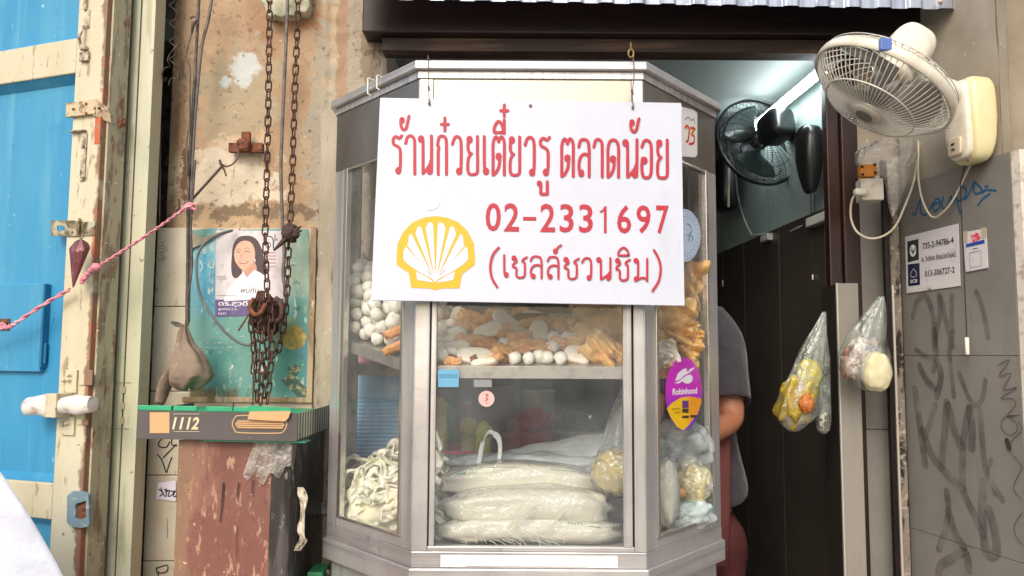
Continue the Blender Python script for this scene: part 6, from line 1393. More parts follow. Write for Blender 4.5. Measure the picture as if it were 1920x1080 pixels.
# ------------------------------------------------------------------ sticker on tiles
T = thing('white_scribble_label', 'small white label with black scribble on the tile left of the brown bin', 'label', PF, (PF.uv(310, 920)[0], 0, PF.uv(310, 920)[1]))
part(T, 'paper', MB().face([PF.uv(*q) for q in ((297, 905), (330, 901), (330, 940), (293, 935))], -.0012), mat('label_white', 'd8d4e0', .5))
mb = MB()
for pts in ([(298, 917), (306, 924), (300, 930)], [(302, 915), (308, 928), (312, 930), (312, 916)], [(311, 922), (318, 920), (316, 930), (323, 928), (328, 920), (326, 930), (331, 930)], [(308, 918), (330, 922)]): mb.stroke([PF.uv(*q) for q in pts], .0028, -.0018)
part(T, 'black_scribble', mb, ink)
# ------------------------------------------------------------------ brown bin and pizza box
BX = Frame((0, 1.76, 0), (1, 0, 0))
bxl, bxr, bzt = U(BX, 329, 1000), U(BX, 541, 1000), Z(BX, 828)
brown = mat('scuffed_brown_paint', '84564a', .5, layers=[dict(s=(4, 4, 3), r=(.42, .62), c2='744a3e'), dict(s=(70, 70, 22), r=(.58, .64), c2='b89478', seed=2, a=.85), dict(s=(14, 14, 5), r=(.58, .70), c2='a07460', seed=5, a=.6), dict(k='axis', ax=0, r=(U(BX, 375)-U(BX, 435), U(BX, 350)-U(BX, 435)), s=(30, 30, 8), rag=.04, c2='8f7258', seed=6, a=.7),
    dict(s=90, r=(.66, .7), c2='e6d6c0', seed=7, a=.8), dict(s=(70, 70, 30), r=(.64, .68), c2='4b3530', seed=8, a=.8)], bump=[(20, .3, .004), (100, .4, .002)], coat=.15)
T = thing('brown_steel_bin', 'scuffed red-brown steel bin with black and plastic wrapped corner carrying the pizza box', 'bin', BX, ((bxl+bxr)/2, 0, 0))
oo = (bxl+bxr)/2
dk = mat('black_side_paint', '35302f', .4, layers=[dict(s=(20, 20, 3), r=(.5, .6), c2='5a5350'), dict(s=(60, 60, 20), r=(.62, .67), c2='9a9088', seed=2)], bump=(40, .4, .003), coat=.3)
g = MB().grid(40, 60, lambda a, b: Vector((bxl+(U(BX, 505, 1000)-bxl)*a, 0, .05+(bzt-.05)*b)))
for v in g.v: v.y += .004*noise.noise(Vector((v.x*8, 0, v.z*6)))-.003*abs(noise.noise(Vector((v.x*20, 3, v.z*3))))
xm = U(BX, 505, 1000)
part(T, 'front_panel', g, brown, smooth=True)
part(T, 'bin_body', MB().box(bxl+.0005, bxr-.03, .008, .32, .04, bzt-.002), brown)
def side_(u, v):   # black rounded corner
    pts = [(xm, .0005), (xm+.012, .001), (bxr-.012, .004), (bxr-.003, .012), (bxr, .03), (bxr+.001, .10), (bxr+.001, .20), (bxr+.001, .32)]
    t = u*(len(pts)-1); i = min(len(pts)-2, int(t)); f_ = t-i; x = pts[i][0]*(1-f_)+pts[i+1][0]*f_; y = pts[i][1]*(1-f_)+pts[i+1][1]*f_
    return Vector((x+.0015*noise.noise(Vector((0, y*20, v*9))), y+.002*noise.noise(Vector((x*60, 0, v*5))), .05+(bzt-.05)*v))
part(T, 'black_corner', MB().grid(40, 50, side_), dk, smooth=True)
part(T, 'brown_back_edge', MB().box(bxr-.028, bxr+.003, .3205, .34, .05, bzt), brown, bevel=.004)
mb = MB()
def tp_(u, v):
    a = BX.at(478+100*u, 826, .006); b = BX.at(455+95*u, 903-40*abs(u-.35)+8*sin(u*20), .006); p = a.lerp(b, v)
    if p.x > bxr-.006: p = Vector((bxr+.004, -.006+(p.x-bxr+.006)*1.2, p.z))
    return Vector((p.x, -.004+p.y*0+(p.y if p.x > bxr else 0)-.004*abs(noise.noise(Vector((u*16, v*3, 0)))), p.z))
part(T, 'crumpled_plastic_tape', MB().grid(60, 16, tp_), film('packing_tape', 'e8e0d4', .30, 'd6cfc6', .12, 1.8, bump=(50, .8, .006), mvar=(30, .05, .6)), smooth=True)
mb = MB()
for x, y0, y1, w_ in ((420, 905, 978, .0035), (449, 905, 940, .0028), (476, 900, 928, .0028), (446, 985, 1050, .0016)): mb.stroke([BX.uv(x, y0), BX.uv(x-2, (y0+y1)/2), BX.uv(x-6 if x == 420 else x-1, y1)], w_, -.0052, wfn=lambda t: 1-.5*t)
part(T, 'black_drips', mb, ink)
mb = MB(); cpts = [(566, 912), (572, 935), (570, 965), (566, 995), (572, 1010), (560, 1030)]
def scrap(u, v):
    t = v*(len(cpts)-1); i = min(len(cpts)-2, int(t)); f_ = t-i; x = cpts[i][0]*(1-f_)+cpts[i+1][0]*f_; y = cpts[i][1]*(1-f_)+cpts[i+1][1]*f_
    q = P(x+(u-.5)*20*(.6+.5*noise.noise(Vector((v*4, 0, 0)))), y, 1.80); return Vector((q.x+.000, q.y-.012+.008*noise.noise(Vector((u*5, v*9, 3))), q.z)) - Vector((0, 1.76, 0))
part(T, 'torn_paper_scrap', MB().grid(8, 30, scrap), mat('scrap_paper', 'd6ccba', .7, layers=[dict(s=30, r=(.5, .6), c2='8f8676')]), solid=.001)
# pizza box
ZB = Frame((0, 1.735, 0), (1, 0, 0))
T = thing('pizza_box', 'flat dark grey pizza box with green rim and phone number on the brown bin', 'pizza box', ZB, (U(ZB, 400, 800), 0, bzt))
x0, x1 = U(ZB, 258, 790), U(ZB, 558, 790); z0, z1 = bzt+.004, Z(ZB, 770, 400); dz = (x1-x0)*.010
greyc = mat('box_charcoal', '5c5654', .6, layers=[dict(s=10, r=(.45, .65), c2='524c4a'), dict(s=(90, 90, 20), r=(.67, .7), c2='8d8580', seed=2)])
grn = mat('box_green', '2fa878', .5, layers=[dict(s=12, r=(.45, .65), c2='279468')])
kraft = mat('box_kraft', 'd0a878', .7)
D = .30
def sheared(mb):
    for v in mb.v: v.z -= (v.x-x0)*.012
    return mb
part(T, 'front_panel', sheared(MB().box(x0, x1, 0, .002, z0, z1)), greyc, bevel=.0006)
part(T, 'box_bottom', sheared(MB().box(x0+.001, x1+.0, .0022, D, z0, z0+.003)), greyc)
part(T, 'side_panel', sheared(MB().box(x1-.002, x1, .0022, D, z0+.0032, z1-.001)), mat('box_side_green', '2f5c48', .6, layers=[dict(k='wave', s=14, dir='Y', dist=0, r=(.48, .52), c2='c9c0ae')]))
part(T, 'side_panel', sheared(MB().box(x0, x0+.002, .0022, D, z0+.0032, z1-.001)), greyc)
for a, b in ((259, 322), (325, 370), (386, 436), (439, 515)):
    xa, xb = U(ZB, a, 765), U(ZB, b, 765); part(T, 'green_lid_edge', sheared(MB().box(xa, xb, -.0015, .004, z1+.0002, z1+.011)), grn, bevel=.0015)
part(T, 'lid', sheared(MB().box(x0+.003, x1-.003, .0615, D-.004, z1-.014, z1-.010)), grn, bevel=.002)
fl = [ZB.uv(*q) for q in ((470, 771), (547, 770), (543, 783), (536, 790), (466, 786))]
part(T, 'folded_flap', MB().prism(fl, -.0075, -.006), kraft, bevel=.0005)
fl = [ZB.uv(*q) for q in ((468, 760), (548, 764), (546, 770), (470, 771))]
part(T, 'green_flap', MB().prism(fl, -.0075, -.006), grn)
mb = MB(); bt = [(300, 820), (445, 820), (500, 823), (588, 820), (592, 812), (560, 812)]
part(T, 'green_under_flap', sheared(MB().box(U(ZB, 380, 820), x1+.018, .003, .05, z0-.0035, z0-.0005)), mat('box_dark_green', '2c7c60', .5), bevel=.0008)
pts = [ZB.uv(*q) for q in ell(487, 795, 52, 17, 32)]
st_ = [ZB.uv(*q) for q in ((452, 779), (522, 780), (534, 785), (538, 796), (532, 808), (520, 812), (450, 811), (440, 805), (436, 794), (441, 783))]
mb = MB(); mb.stroke(st_, .0022, -.0012, closed=True)
mb.face([ZB.uv(*q) for q in ((446, 788), (530, 789), (533, 796), (530, 804), (446, 803), (441, 795))], -.0008)
part(T, 'kraft_emblem', mb, kraft)
mb = MB()
for y in (791, 795, 799, 803): mb.stroke([ZB.uv(444, y), ZB.uv(530, y+1)], .0012, -.0014)
part(T, 'emblem_lines', mb, mat('line_brown', '6b4f38', .6))
mb = MB().face(rectpx(ZB, 281, 773, 318, 812), -.0008); part(T, 'kraft_square', mb, kraft)
mb = MB(); a = ZB.uv(323, 805); b = ZB.uv(374, 782); t = text_mb('1112', a[0], a[1], b[0], b[1], -.0014, shear=.22, bold=.03); mb.add(t.v, t.f)
for y in (776, 809): mb.stroke([ZB.uv(326, y), ZB.uv(374, y)], .0009, -.0012)
part(T, 'phone_digits', mb, mat('cream_digits', 'd9cfa8', .6))
# white tarpaulin lower left
tarp = mat('white_tarp', 'd6dbe6', .4, bump=[(4, .5, .03)], layers=[dict(s=3, r=(.4, .7), c2='d6dcea')], sss=.05)
def tarpf(u, v):
    # ridge line falls from (−40,860) to (112,1080)
    x = -80+u*(60+150*v)+(v*v)*30; y = 870+v*330
    px = -120+ (u)*(125+v*175+20*sin(v*3)); 
    return P(px, 890-60*(1-v)+v*360, 1.60+.05*sin(u*9+v*2)+.12*u*u)
def tarpg(u, v):
    # u across from far left to the edge, v down
    ey = 860+v*340; ex = -16+ (ey-860)*.555 - 14*sin(v*pi)*-1
    px = ex-(1-u)*620
    return P(px, ey+ (1-u)*-60, 1.62+.05*u*u+.012*sin(u*11+v*4)*(.3+v)+.008*noise.noise(Vector((u*5, v*5, 0))))
solo('white_tarpaulin', 'white plastic sheet draped in the lower left corner before the blue door', 'tarpaulin', MB().grid(50, 50, tarpg), tarp, W, tuple(P(20, 1080, 1.65)), smooth=True, solid=.0015)
# hose and green lid bits at bottom between bin and cabinet
mb = MB().tube(spline([P(616, 1078, 1.9), P(612, 1072, 1.9), P(600, 1100, 1.9), P(600, 1300, 1.9)], False, 4), .006, 8)
solo('cabinet_hose', 'short grey hose below the left end of the cabinet', 'hose', mb, cable, W, tuple(P(612, 1075, 1.9)), smooth=True)
T = thing('green_carton', 'corner of a green and red carton on the ground beside the brown bin', 'carton', W, tuple(P(590, 1080, 1.85)))
a = P(580, 1070, 1.86); part(T, 'carton_body', MB().box(a.x-.005, a.x+.03, 1.86, 1.94, a.z-.12, a.z-.004), mat('carton_green', '2c7a50', .5, layers=[dict(s=20, r=(.6, .65), c2='b04038')]), bevel=.002)
part(T, 'stand', MB().box(a.x+.0, a.x+.025, 1.85, 1.95, .0, a.z-.1205), dullsteel)
# ================================================================== FANS
def fan_frame(c, px, py, d_scr, toward):
    """axis from picture direction (right, up) and how much it points at the viewer"""
    r = ray(px, py).normalized(); er = r.cross(Vector((0, 0, 1))).normalized(); eu = er.cross(r).normalized()
    a = (er*d_scr[0]+eu*d_scr[1]-r*toward).normalized()
    x = Vector((0, 0, 1)).cross(a).normalized(); y = a.cross(x)
    M = Matrix((x, y, a)).transposed().to_4x4(); M.translation = c; return M
def fan_cage(T, M, R_, dome, back, nw, m_wire, m_rim, wr=.0011, rim=.006, hubr=.034, badge=None, rings=(.62,)):
    mb = MB()
    for k in range(nw):
        a = 2*pi*k/nw; q = []
        for i in range(9):
            t = i/8; r_ = hubr+(R_-hubr)*t; h = dome*(1-t**2.6)+.012*0; q.append(M @ Vector((r_*cos(a+.10*t), r_*sin(a+.10*t), h+.008)))
        mb.tube(q, wr, 4, cap=False)
    f_ = part(T, 'front_grille', mb, m_wire, smooth=True)
    mb = MB()
    for rg in rings:
        t = (R_*rg-hubr)/(R_-hubr); mb.tube([M @ Vector((R_*rg*cos(2*pi*k/48), R_*rg*sin(2*pi*k/48), dome*(1-t**2.6)+.0085)) for k in range(48)], wr*1.6, 5, closed=True)
    part(f_, 'support_ring', mb, m_wire, smooth=True)
    mb = MB()
    for k in range(nw//2):
        a = 2*pi*k/(nw//2); q = []
        for i in range(8):
            t = i/7; r_ = .045+(R_-.045)*t; h = -back*(1-t**3); q.append(M @ Vector((r_*cos(a-.1*t), r_*sin(a-.1*t), h-.008)))
        mb.tube(q, wr, 4, cap=False)
    for rg, z_ in ((.995, -.014), (.985, -.022), (.7, -back*.66)): mb.tube([M @ Vector((R_*rg*cos(2*pi*k/48), R_*rg*sin(2*pi*k/48), z_)) for k in range(48)], wr*1.2, 4, closed=True)
    part(T, 'rear_grille', mb, m_wire, smooth=True)
    part(T, 'rim_band', MB().lathe([(R_-.001, -rim), (R_+.004, -rim), (R_+.0055, 0), (R_+.004, rim+.006), (R_-.001, rim+.006), (R_-.003, 0)], 60, M, cap=False), m_rim, smooth=True)
    hb = part(T, 'centre_cap', MB().lathe([(hubr+.002, dome+.002), (hubr+.003, dome+.008), (hubr*.9, dome+.013), (hubr*.6, dome+.014), (0, dome+.0135)], 32, M, cap=False), m_rim, smooth=True)
    if badge: part(hb, 'badge_disc', MB().lathe([(hubr*.55, dome+.0145), (hubr*.55, dome+.0158), (0, dome+.016)], 28, M, cap=False), badge)
def blades(T, M, R_, m, n=3, z=.0, hub=.03):
    part(T, 'blade_hub', MB().lathe([(.008, -.02), (hub, -.018), (hub, .012), (hub*.6, .022), (0, .024)], 24, M), m, smooth=True)
    for k in range(n):
        a0 = 2*pi*k/n+.5
        def fn(u, v):
            r_ = hub*.9+(R_-hub)*u; sp_ = (.35+.62*sin(min(1, u*1.15)*pi*.62)); a = a0+(v-.45)*sp_*1.55+.25*u; h = (v-.5)*.045*(1-.3*u)
            return M @ Vector((r_*cos(a), r_*sin(a), z-h))
        part(T, 'fan_blade', MB().grid(14, 10, fn), m, smooth=True, solid=.0015)
fwhite = mat('fan_ivory', 'e6e0cf', .35, layers=[dict(s=20, r=(.5, .68), c2='d2c9b2')], coat=.2)
fwire = mat('grille_white', 'dcd8cc', .4, .1)
fyel = mat('aged_yellow_plastic', 'e6dcae', .32, layers=[dict(s=5, r=(.42, .65), c2='dccf98'), dict(s=70, r=(.68, .72), c2='b09a60', seed=2, a=.6)], coat=.25)
fgrey = mat('blade_grey', '8f8b84', .3, coat=.3)
Cw = P(1657, 162, 1.78); Mw = fan_frame(Cw, 1657, 162, (-.53, -.745), .46); Rw = .160
T = thing('white_wall_fan', 'ivory oscillating wall fan with round wire cage mounted high on the taupe wall', 'wall fan', W, tuple(Cw))
fan_cage(T, Mw, Rw, .068, .050, 72, fwire, fwhite, .0012, .009, .036, fgrey, (.66,))
blades(T, Mw, Rw*.84, mat('blade_translucent', '9c978f', .3, coat=.3), 3, .0, .030)
mb = MB()
def mot(v):
    v = v.copy(); t = v.z/.062; k = 1-.10*max(0, t)-.15*max(0, -t)**2; return Vector((v.x*k, v.y*k, v.z))
mb.blob((0, 0, 0), (.043, .050, .062), 30, 22, e=.62, fn=mot)
cM = Mw @ Matrix.Translation((0, 0, -.098))
for v in mb.v: v[:] = (cM @ v)[:]
mo = part(T, 'motor_housing', mb, fwhite, smooth=True)
part(T, 'motor_neck', MB().lathe([(.03, -.052), (.045, -.045), (.045, -.030), (.03, -.02)], 24, Mw), fwhite, smooth=True)
c = P(1712, 108, 1.70)
og_ = Mw @ Vector((0, 0, -.07)); dirc = (CAM-og_).normalized()
mc_ = Mw @ Vector((0, 0, -.098)); rd_ = ray(1714, 106).normalized(); best_ = None
for v in mb.v:
    x_, y_ = PX(v); d_ = (x_-1714)**2+(y_-106)**2+((v-CAM).length*60)**2*.02
    if (v-CAM).length < (mc_-CAM).length and (best_ is None or d_ < best_[0]): best_ = (d_, v.copy())
part(mo, 'orange_sticker', MB().blob(best_[1]-rd_*.006, (.014, .010, .014), 18, 10, amp=.25, fr=2), mat('orange_label', 'e8a040', .4, layers=[dict(s=90, r=(.5, .6), c2='f4ead0')]), smooth=True)
part(T, 'blue_clip', MB().box(-.012, .012, -.006, .006, -.012, .014), mat('blue_clip', '5a74b8', .4), bevel=.002)
bc_ = bpy.data.objects['blue_clip']; ang = None
pB = min([Mw @ Vector((Rw*cos(k*pi/60), Rw*sin(k*pi/60), .004)) for k in range(120)], key=lambda v: (PX(v)[0]-1655)**2+(PX(v)[1]-94)**2)
for v in bc_.data.vertices: v.co = v.co + pB + Vector((0, -.006, .004))
for px, py in ((1778, 238),):
    q = P(px, py, 1.76 if px > 1700 else 1.70); part(T, 'rim_clip', MB().blob(q, (.006, .004, .005), 10, 8, e=.5), fwhite, smooth=True)
# wall base on the side wall
bq = RW.uv(1828, 225, .03); bu, bv = bq; k_ = 1.0
hb_ = (RW.uv(1828, 145, .03)[1]-RW.uv(1828, 306, .03)[1])/2; bcv = (RW.uv(1828, 145, .03)[1]+RW.uv(1828, 306, .03)[1])/2
BM_ = RW.M @ Matrix.Translation((bu-.012, 0, bcv))
def bfn(v):
    v = v.copy(); t = v.z/hb_; v.x *= 1-.14*max(0, -t)**2-.05*max(0, t); v.y *= 1-.30*max(0, -t)**1.5+.02*t; return v
mb = MB().blob((0, -.030, 0), (.052, .036, hb_), 36, 26, e=.42, fn=bfn)
for v in mb.v: v[:] = (BM_ @ v)[:]
part(T, 'wall_base', mb, fyel, smooth=True)
mb = MB().blob((0, -.060, -.0), (.040, .016, hb_*.93), 32, 24, e=.5, fn=bfn)
for v in mb.v: v[:] = (BM_ @ v)[:]
fc = part(T, 'front_cover', mb, fwhite, smooth=True)
mb = MB().blob((-.0, -.076, -hb_*.62), (.022, .004, .022), 16, 10, e=.4)
for v in mb.v: v[:] = (BM_ @ v)[:]
part(fc, 'switch_panel', mb, mat('switch_beige', 'd3c6ac', .4), smooth=True)
for dz in (0, -.013):
    mb = MB().box(-.004, .004, -.083, -.079, -hb_*.62+.006+dz-.0015, -hb_*.62+.006+dz+.0015)
    for v in mb.v: v[:] = (BM_ @ v)[:]
    part(fc, 'switch_slot', mb, gap)
a = BM_ @ Vector((-.004, -.055, hb_*.60)); b = Mw @ Vector((0, 0, -.10))
pts = spline([a, a+Vector((-.05, -.02, .012)), P(1742, 160, 1.87), P(1722, 140, 1.86), b], False, 5)
part(T, 'swing_arm', MB().tube(pts, [.030-.008*min(1, i/10) for i in range(len(pts))], 16), fwhite, smooth=True)
# pull cord with white toggle
q0 = BM_ @ Vector((.01, -.05, -hb_*.95)); e0 = P(1823, 632, 1.82)
T2 = thing('pull_cord', 'dark pull cord with a white cylindrical toggle hanging before the grey tiles', 'pull cord', W, tuple(q0))
qa = RW.M @ Vector((RW.uv(1821, 500)[0], -.02, 0)); top = Vector((qa.x, qa.y, q0.z)); bot = RW.at(1823, 632, .02); bot = RW.M @ Vector((bot.x, -.02, bot.z)); bot.x, bot.y = top.x, top.y
part(T2, 'cord', MB().tube([q0, top*.3+q0*.7, top-Vector((0, 0, .04)), bot], .0012, 6), gap)
part(T2, 'toggle', MB().lathe([(.002, 0), (.0045, -.001), (.0048, -.040), (.0035, -.0415)], 14, Matrix.Translation(bot)), mat('toggle_white', 'e6e0d0', .4), smooth=True)
# fan flex looping to the socket
flex = mat('beige_flex', 'c9bfa8', .5)
def pw(px, py, Y): return P(px, py, Y)
q = [BM_ @ Vector((-.02, -.02, -hb_*.97)), pw(1800, 350, 1.90), pw(1785, 378, 1.92), pw(1768, 398, 1.95), pw(1752, 408, 1.98), pw(1740, 398, 2.0), pw(1728, 370, 2.03), pw(1722, 330, 2.05), pw(1722, 285, 2.07), pw(1722, 262, 2.08)]
solo('fan_flex', 'beige fan lead hanging in a loop over the blue scrawl', 'cable', MB().tube(spline(q, False, 6), .0026, 7), flex, W, tuple(q[0]), smooth=True)
q = [pw(1722, 262, 2.09), pw(1720, 300, 2.08), pw(1712, 345, 2.07), pw(1695, 390, 2.05), pw(1678, 425, 2.03), pw(1655, 443, 2.02), pw(1630, 447, 2.02), pw(1608, 436, 2.03), pw(1597, 415, 2.05), pw(1595, 390, 2.07), pw(1600, 370, 2.08), pw(1612, 362, 2.10), pw(1622, 358, 2.12)]
solo('socket_lead', 'beige lead drooping in a big loop from the wall socket past the black channel', 'cable', MB().tube(spline(q, False, 6), .0030, 7), flex, W, tuple(q[0]), smooth=True)
# socket
SO_ = Frame((0, 2.165, 0), (1, -.12, 0)); q = SO_.at(1628, 356)
T = thing('wall_socket', 'white wall socket with a white plug under an orange adaptor on the doorway jamb', 'socket', SO_, tuple(q))
a = SO_.uv(1609, 379); b = SO_.uv(1650, 338)
part(T, 'socket_box', MB().box(a[0], b[0], -.028, .02, a[1], b[1]), mat('socket_white', 'd9d2c4', .4, layers=[dict(s=30, r=(.5, .65), c2='b8ae9a')]), bevel=.003)
c = SO_.at(1614, 360, .04); mb = MB().blob((c.x, -.040, c.z), (.018, .012, .010), 18, 12, e=.6); part(T, 'plug', mb, fwhite, smooth=True)
a = SO_.uv(1606, 337); b = SO_.uv(1636, 313)
T = thing('orange_adaptor', 'orange plug adaptor wrapped in clear plastic above the white wall socket', 'adaptor', SO_, (a[0], -.02, a[1]))
om = mat('orange_plastic', 'd98a2c', .4)
part(T, 'adaptor_body', MB().box(a[0], b[0], -.036, -.006, a[1]+.001, b[1]), om, bevel=.004)
for x, y in ((1608, 319), (1631, 315), (1609, 333), (1632, 330)):
    k = SO_.uv(x, y); part(T, 'black_pin', MB().box(k[0]-.003, k[0]+.003, -.0395, -.0362, k[1]-.003, k[1]+.003), gap)
# clear bag stuffed above the socket
def hangbag(name, label, pts, m, seed, org, Yc, nu=44, nv=46, amp=.18, group=None, part_only=None, flat=.55, pn='clear_bag'):
    """profile rows (y, left x, right x) in the picture, closed tube surface"""
    def fn(u, v):
        t = v*(len(pts)-1); i = min(len(pts)-2, int(t)); f_ = t-i; y = pts[i][0]*(1-f_)+pts[i+1][0]*f_; xl = pts[i][1]*(1-f_)+pts[i+1][1]*f_; xr = pts[i][2]*(1-f_)+pts[i+1][2]*f_
        a = u*2*pi; q = P((xl+xr)/2, y, Yc); rx = (xr-xl)/2/FPX*Yc
        w_ = 1+amp*noise.noise(Vector((cos(a)*2.4+seed, sin(a)*2.4, v*4)))+.05*sin(a*11+v*4+seed)*(1-v)
        return q+Vector((rx*cos(a)*w_, max(.004, rx*flat)*sin(a)*w_, .006*noise.noise(Vector((cos(a)*4, sin(a)*4, seed)))))
    mb = MB().grid(nu, nv, fn, closeu=True)
    T = part_only or thing(name, label, 'plastic bag', W, org, group=group)
    part(T, pn, mb, m, smooth=True); return T
hangbag('empty_plastic_bag', 'crumpled clear bag stuffed behind the white fan above the socket', [(262, 1648, 1712), (285, 1606, 1716), (300, 1604, 1712), (312, 1612, 1705), (330, 1655, 1700), (350, 1662, 1696), (372, 1664, 1690), (395, 1668, 1682), (405, 1672, 1676)], film('clear_poly', 'ffffff', .14, 'dad6d0', .1, 1.6, bump=(60, .8, .006), mvar=(24, .03, .35)), 3.0, tuple(P(1660, 262, 2.06)), 2.06)
# ------------------------------------------------------------------ hanging bags
poly_ = film('clear_poly_thin', 'f6fbf6', .10, 'e2e8e0', .1, 1.5, bump=(45, .7, .006), mvar=(20, .02, .28))
Yb = 2.0
T = hangbag('yellow_food_bag', 'clear plastic bag holding yellow wrapped food hanging beside the grey steel panel', [(585, 1543, 1549), (610, 1529, 1550), (640, 1511, 1548), (665, 1497, 1546), (690, 1486, 1543), (715, 1473, 1541), (740, 1463, 1539), (765, 1457, 1536), (785, 1458, 1524), (798, 1466, 1512), (806, 1478, 1500), (808, 1488, 1492)], poly_, 1.0, tuple(P(1548, 585, Yb)), Yb)
ylw = mat('yellow_wrap', 'a8922c', .4, layers=[dict(s=14, r=(.42, .62), c2='967a26'), dict(s=30, r=(.55, .66), c2='c4b24a', seed=2)], bump=(24, .8, .008), coat=.3)
def lump(px, py, Y, rx, rz, seed, m, nm, T_, amp=.3, rot=0, e=.85):
    q = P(px, py, Y); k = Y/FPX; part(T_, nm, MB().blob(q, (rx*k, min(rx, rz)*k*.7, rz*k), 34, 24, amp=amp, fr=2.4, e=e, seed=seed, M=Matrix.Rotation(radians(rot), 4, 'Y')), m, smooth=True)
lump(1517, 702, Yb, 22, 26, 2, mat('bright_yellow_wrap', 'bfae30', .4, bump=(24, .7, .006), coat=.3), 'upper_yellow_packet', T)
lump(1494, 752, Yb, 33, 46, 5, ylw, 'lower_yellow_packet', T, .35, 20)
lump(1512, 757, Yb-.035, 13, 16, 8, mat('orange_bit', 'b86c30', .4, bump=(60, .6, .003)), 'orange_filling', T)
T = hangbag('small_dark_bag', 'narrow clear bag with dark wet contents behind the yellow bag', [(610, 1546, 1549), (640, 1540, 1552), (680, 1536, 1556), (720, 1532, 1558), (760, 1530, 1558), (790, 1529, 1557), (806, 1532, 1554), (812, 1540, 1548)], poly_, 4.0, tuple(P(1548, 610, 2.07)), 2.07)
lump(1544, 790, 2.07, 10, 18, 3, mat('wet_dark', '5a5048', .3, layers=[dict(s=90, r=(.5, .58), c2='d8d0c0')], coat=.6, bump=(80, .7, .004)), 'dark_contents', T)
Yc = 2.03
T = hangbag('white_food_bag', 'clear plastic bag with a round creamy bundle and reddish food on the black channel', [(556, 1648, 1658), (575, 1632, 1661), (595, 1615, 1662), (615, 1598, 1663), (640, 1588, 1664), (660, 1578, 1666), (685, 1575, 1667), (705, 1580, 1667), (720, 1600, 1666), (730, 1618, 1658), (735, 1632, 1646)], poly_, 7.0, tuple(P(1654, 556, Yc)), Yc)
lump(1643, 697, Yc-.02, 27, 36, 2, mat('cream_bundle', 'd9d2ae', .4, layers=[dict(s=20, r=(.45, .65), c2='c9c096')], bump=(30, .4, .004), sss=.1), 'cream_bundle', T, .12)
rdm = mat('red_brown_food', '8a4a40', .45, layers=[dict(s=30, r=(.42, .55), c2='b9a090'), dict(s=50, r=(.5, .6), c2='4c2a26', seed=2), dict(s=24, r=(.56, .64), c2='e0d6cc', seed=5)], bump=(50, .7, .004), coat=.5)
lump(1598, 680, Yc, 20, 30, 5, rdm, 'reddish_food', T, .35)
lump(1622, 655, Yc+.01, 26, 22, 9, mat('pale_food', 'b8aaa4', .4, layers=[dict(s=40, r=(.45, .58), c2='8a80a0'), dict(s=30, r=(.55, .65), c2='e4dcd4', seed=3)], bump=(50, .7, .004), coat=.5), 'pale_food', T, .35)
# ------------------------------------------------------------------ papers on the tile wall
def rw(pts, off): return [RW.uv(x, y, off) for x, y in pts]
T = thing('bank_notice', 'laminated white notice with two account numbers and two dark square logos', 'notice', RW, (RW.uv(1748, 490)[0], 0, RW.uv(1748, 490)[1]))
part(T, 'paper', MB().prism(rw([(1697, 444), (1797, 419), (1801, 536), (1700, 550)], .003), -.0035, -.0023), mat('notice_paper', 'dcd8da', .4, coat=.4, layers=[dict(s=20, r=(.55, .7), c2='cbc6c8')]), bevel=.0003)
part(T, 'green_square', MB().face(rw([(1701, 453), (1722, 448), (1723, 487), (1702, 492)], .004), -.004), mat('dark_green_print', '2b3a38', .4, coat=.4))
part(T, 'navy_square', MB().face(rw([(1702, 496), (1724, 493), (1725, 534), (1703, 537)], .004), -.004), mat('navy_print', '20294a', .4, coat=.4))
mb = MB()
q = rw([(1712, 470)], .004)[0]; R2 = .014
mb.add([(q[0]+.013*cos(k*pi/14), -.0044, q[1]+.016*sin(k*pi/14)) for k in range(28)], [tuple(range(28))])
part(T, 'white_disc', mb, mat('print_white', 'f0ecec', .5))
mb = MB()
for pts in ([(1709, 464), (1712, 472), (1715, 464)], [(1712, 472), (1712, 478)], [(1707, 468), (1712, 474), (1717, 467)]): mb.stroke(rw(pts, .005), .0022, -.005)
part(T, 'leaf_mark', mb, mat('dark_green_print', '2b3a38', .4))
mb = MB(); mb.stroke(rw([(1713, 504), (1708, 512), (1709, 519), (1717, 518), (1718, 511), (1713, 504)], .0045), .0012, -.0046)
a = rw([(1707, 531)], .0045)[0]; b = rw([(1720, 523)], .0045)[0]; t = text_mb('SCB', a[0], a[1], b[0], b[1], -.0046, bold=.02); mb.add(t.v, t.f)
part(T, 'white_logo', mb, mat('print_white', 'f0ecec', .5))
def slanttext(s, x0, y0, x1, y1, h, off, fr):
    """text whose baseline follows two picture points"""
    a = fr.uv(x0, y0, off); b = fr.uv(x1, y1, off); c = fr.uv(x0, y0-h, off); t = text_mb(s, 0, 0, 1, 1, -off, bold=.012); m = MB()
    m.add([(a[0]+(b[0]-a[0])*v.x, -off, a[1]+(b[1]-a[1])*v.x+(c[1]-a[1])*v.z) for v in t.v], t.f); return m
mb = MB()
for s_, x0, y0, x1, y1, h in (('735-2-94786-4', 1730, 468, 1788, 456, 12), ('ค. วิเชียร ธีรธนิตโรจน์', 1728, 491, 1792, 481, 10), ('013-306727-2', 1734, 519, 1790, 511, 11), ('โปร', 1739, 544, 1746, 543, 5)):
    t = slanttext(s_, x0, y0, x1, y1, h, .0045, RW); mb.add(t.v, t.f)
part(T, 'black_lettering', mb, mat('print_black', '2e2a2c', .5))
T = thing('payment_card', 'small white payment card with red emblem and blue band taped beside the notice', 'card', RW, (RW.uv(1830, 470)[0], 0, RW.uv(1830, 470)[1]))
part(T, 'paper', MB().prism(rw([(1806, 436), (1849, 428), (1853, 502), (1811, 510)], .003), -.0035, -.0023), mat('notice_paper', 'dcd8da', .4))
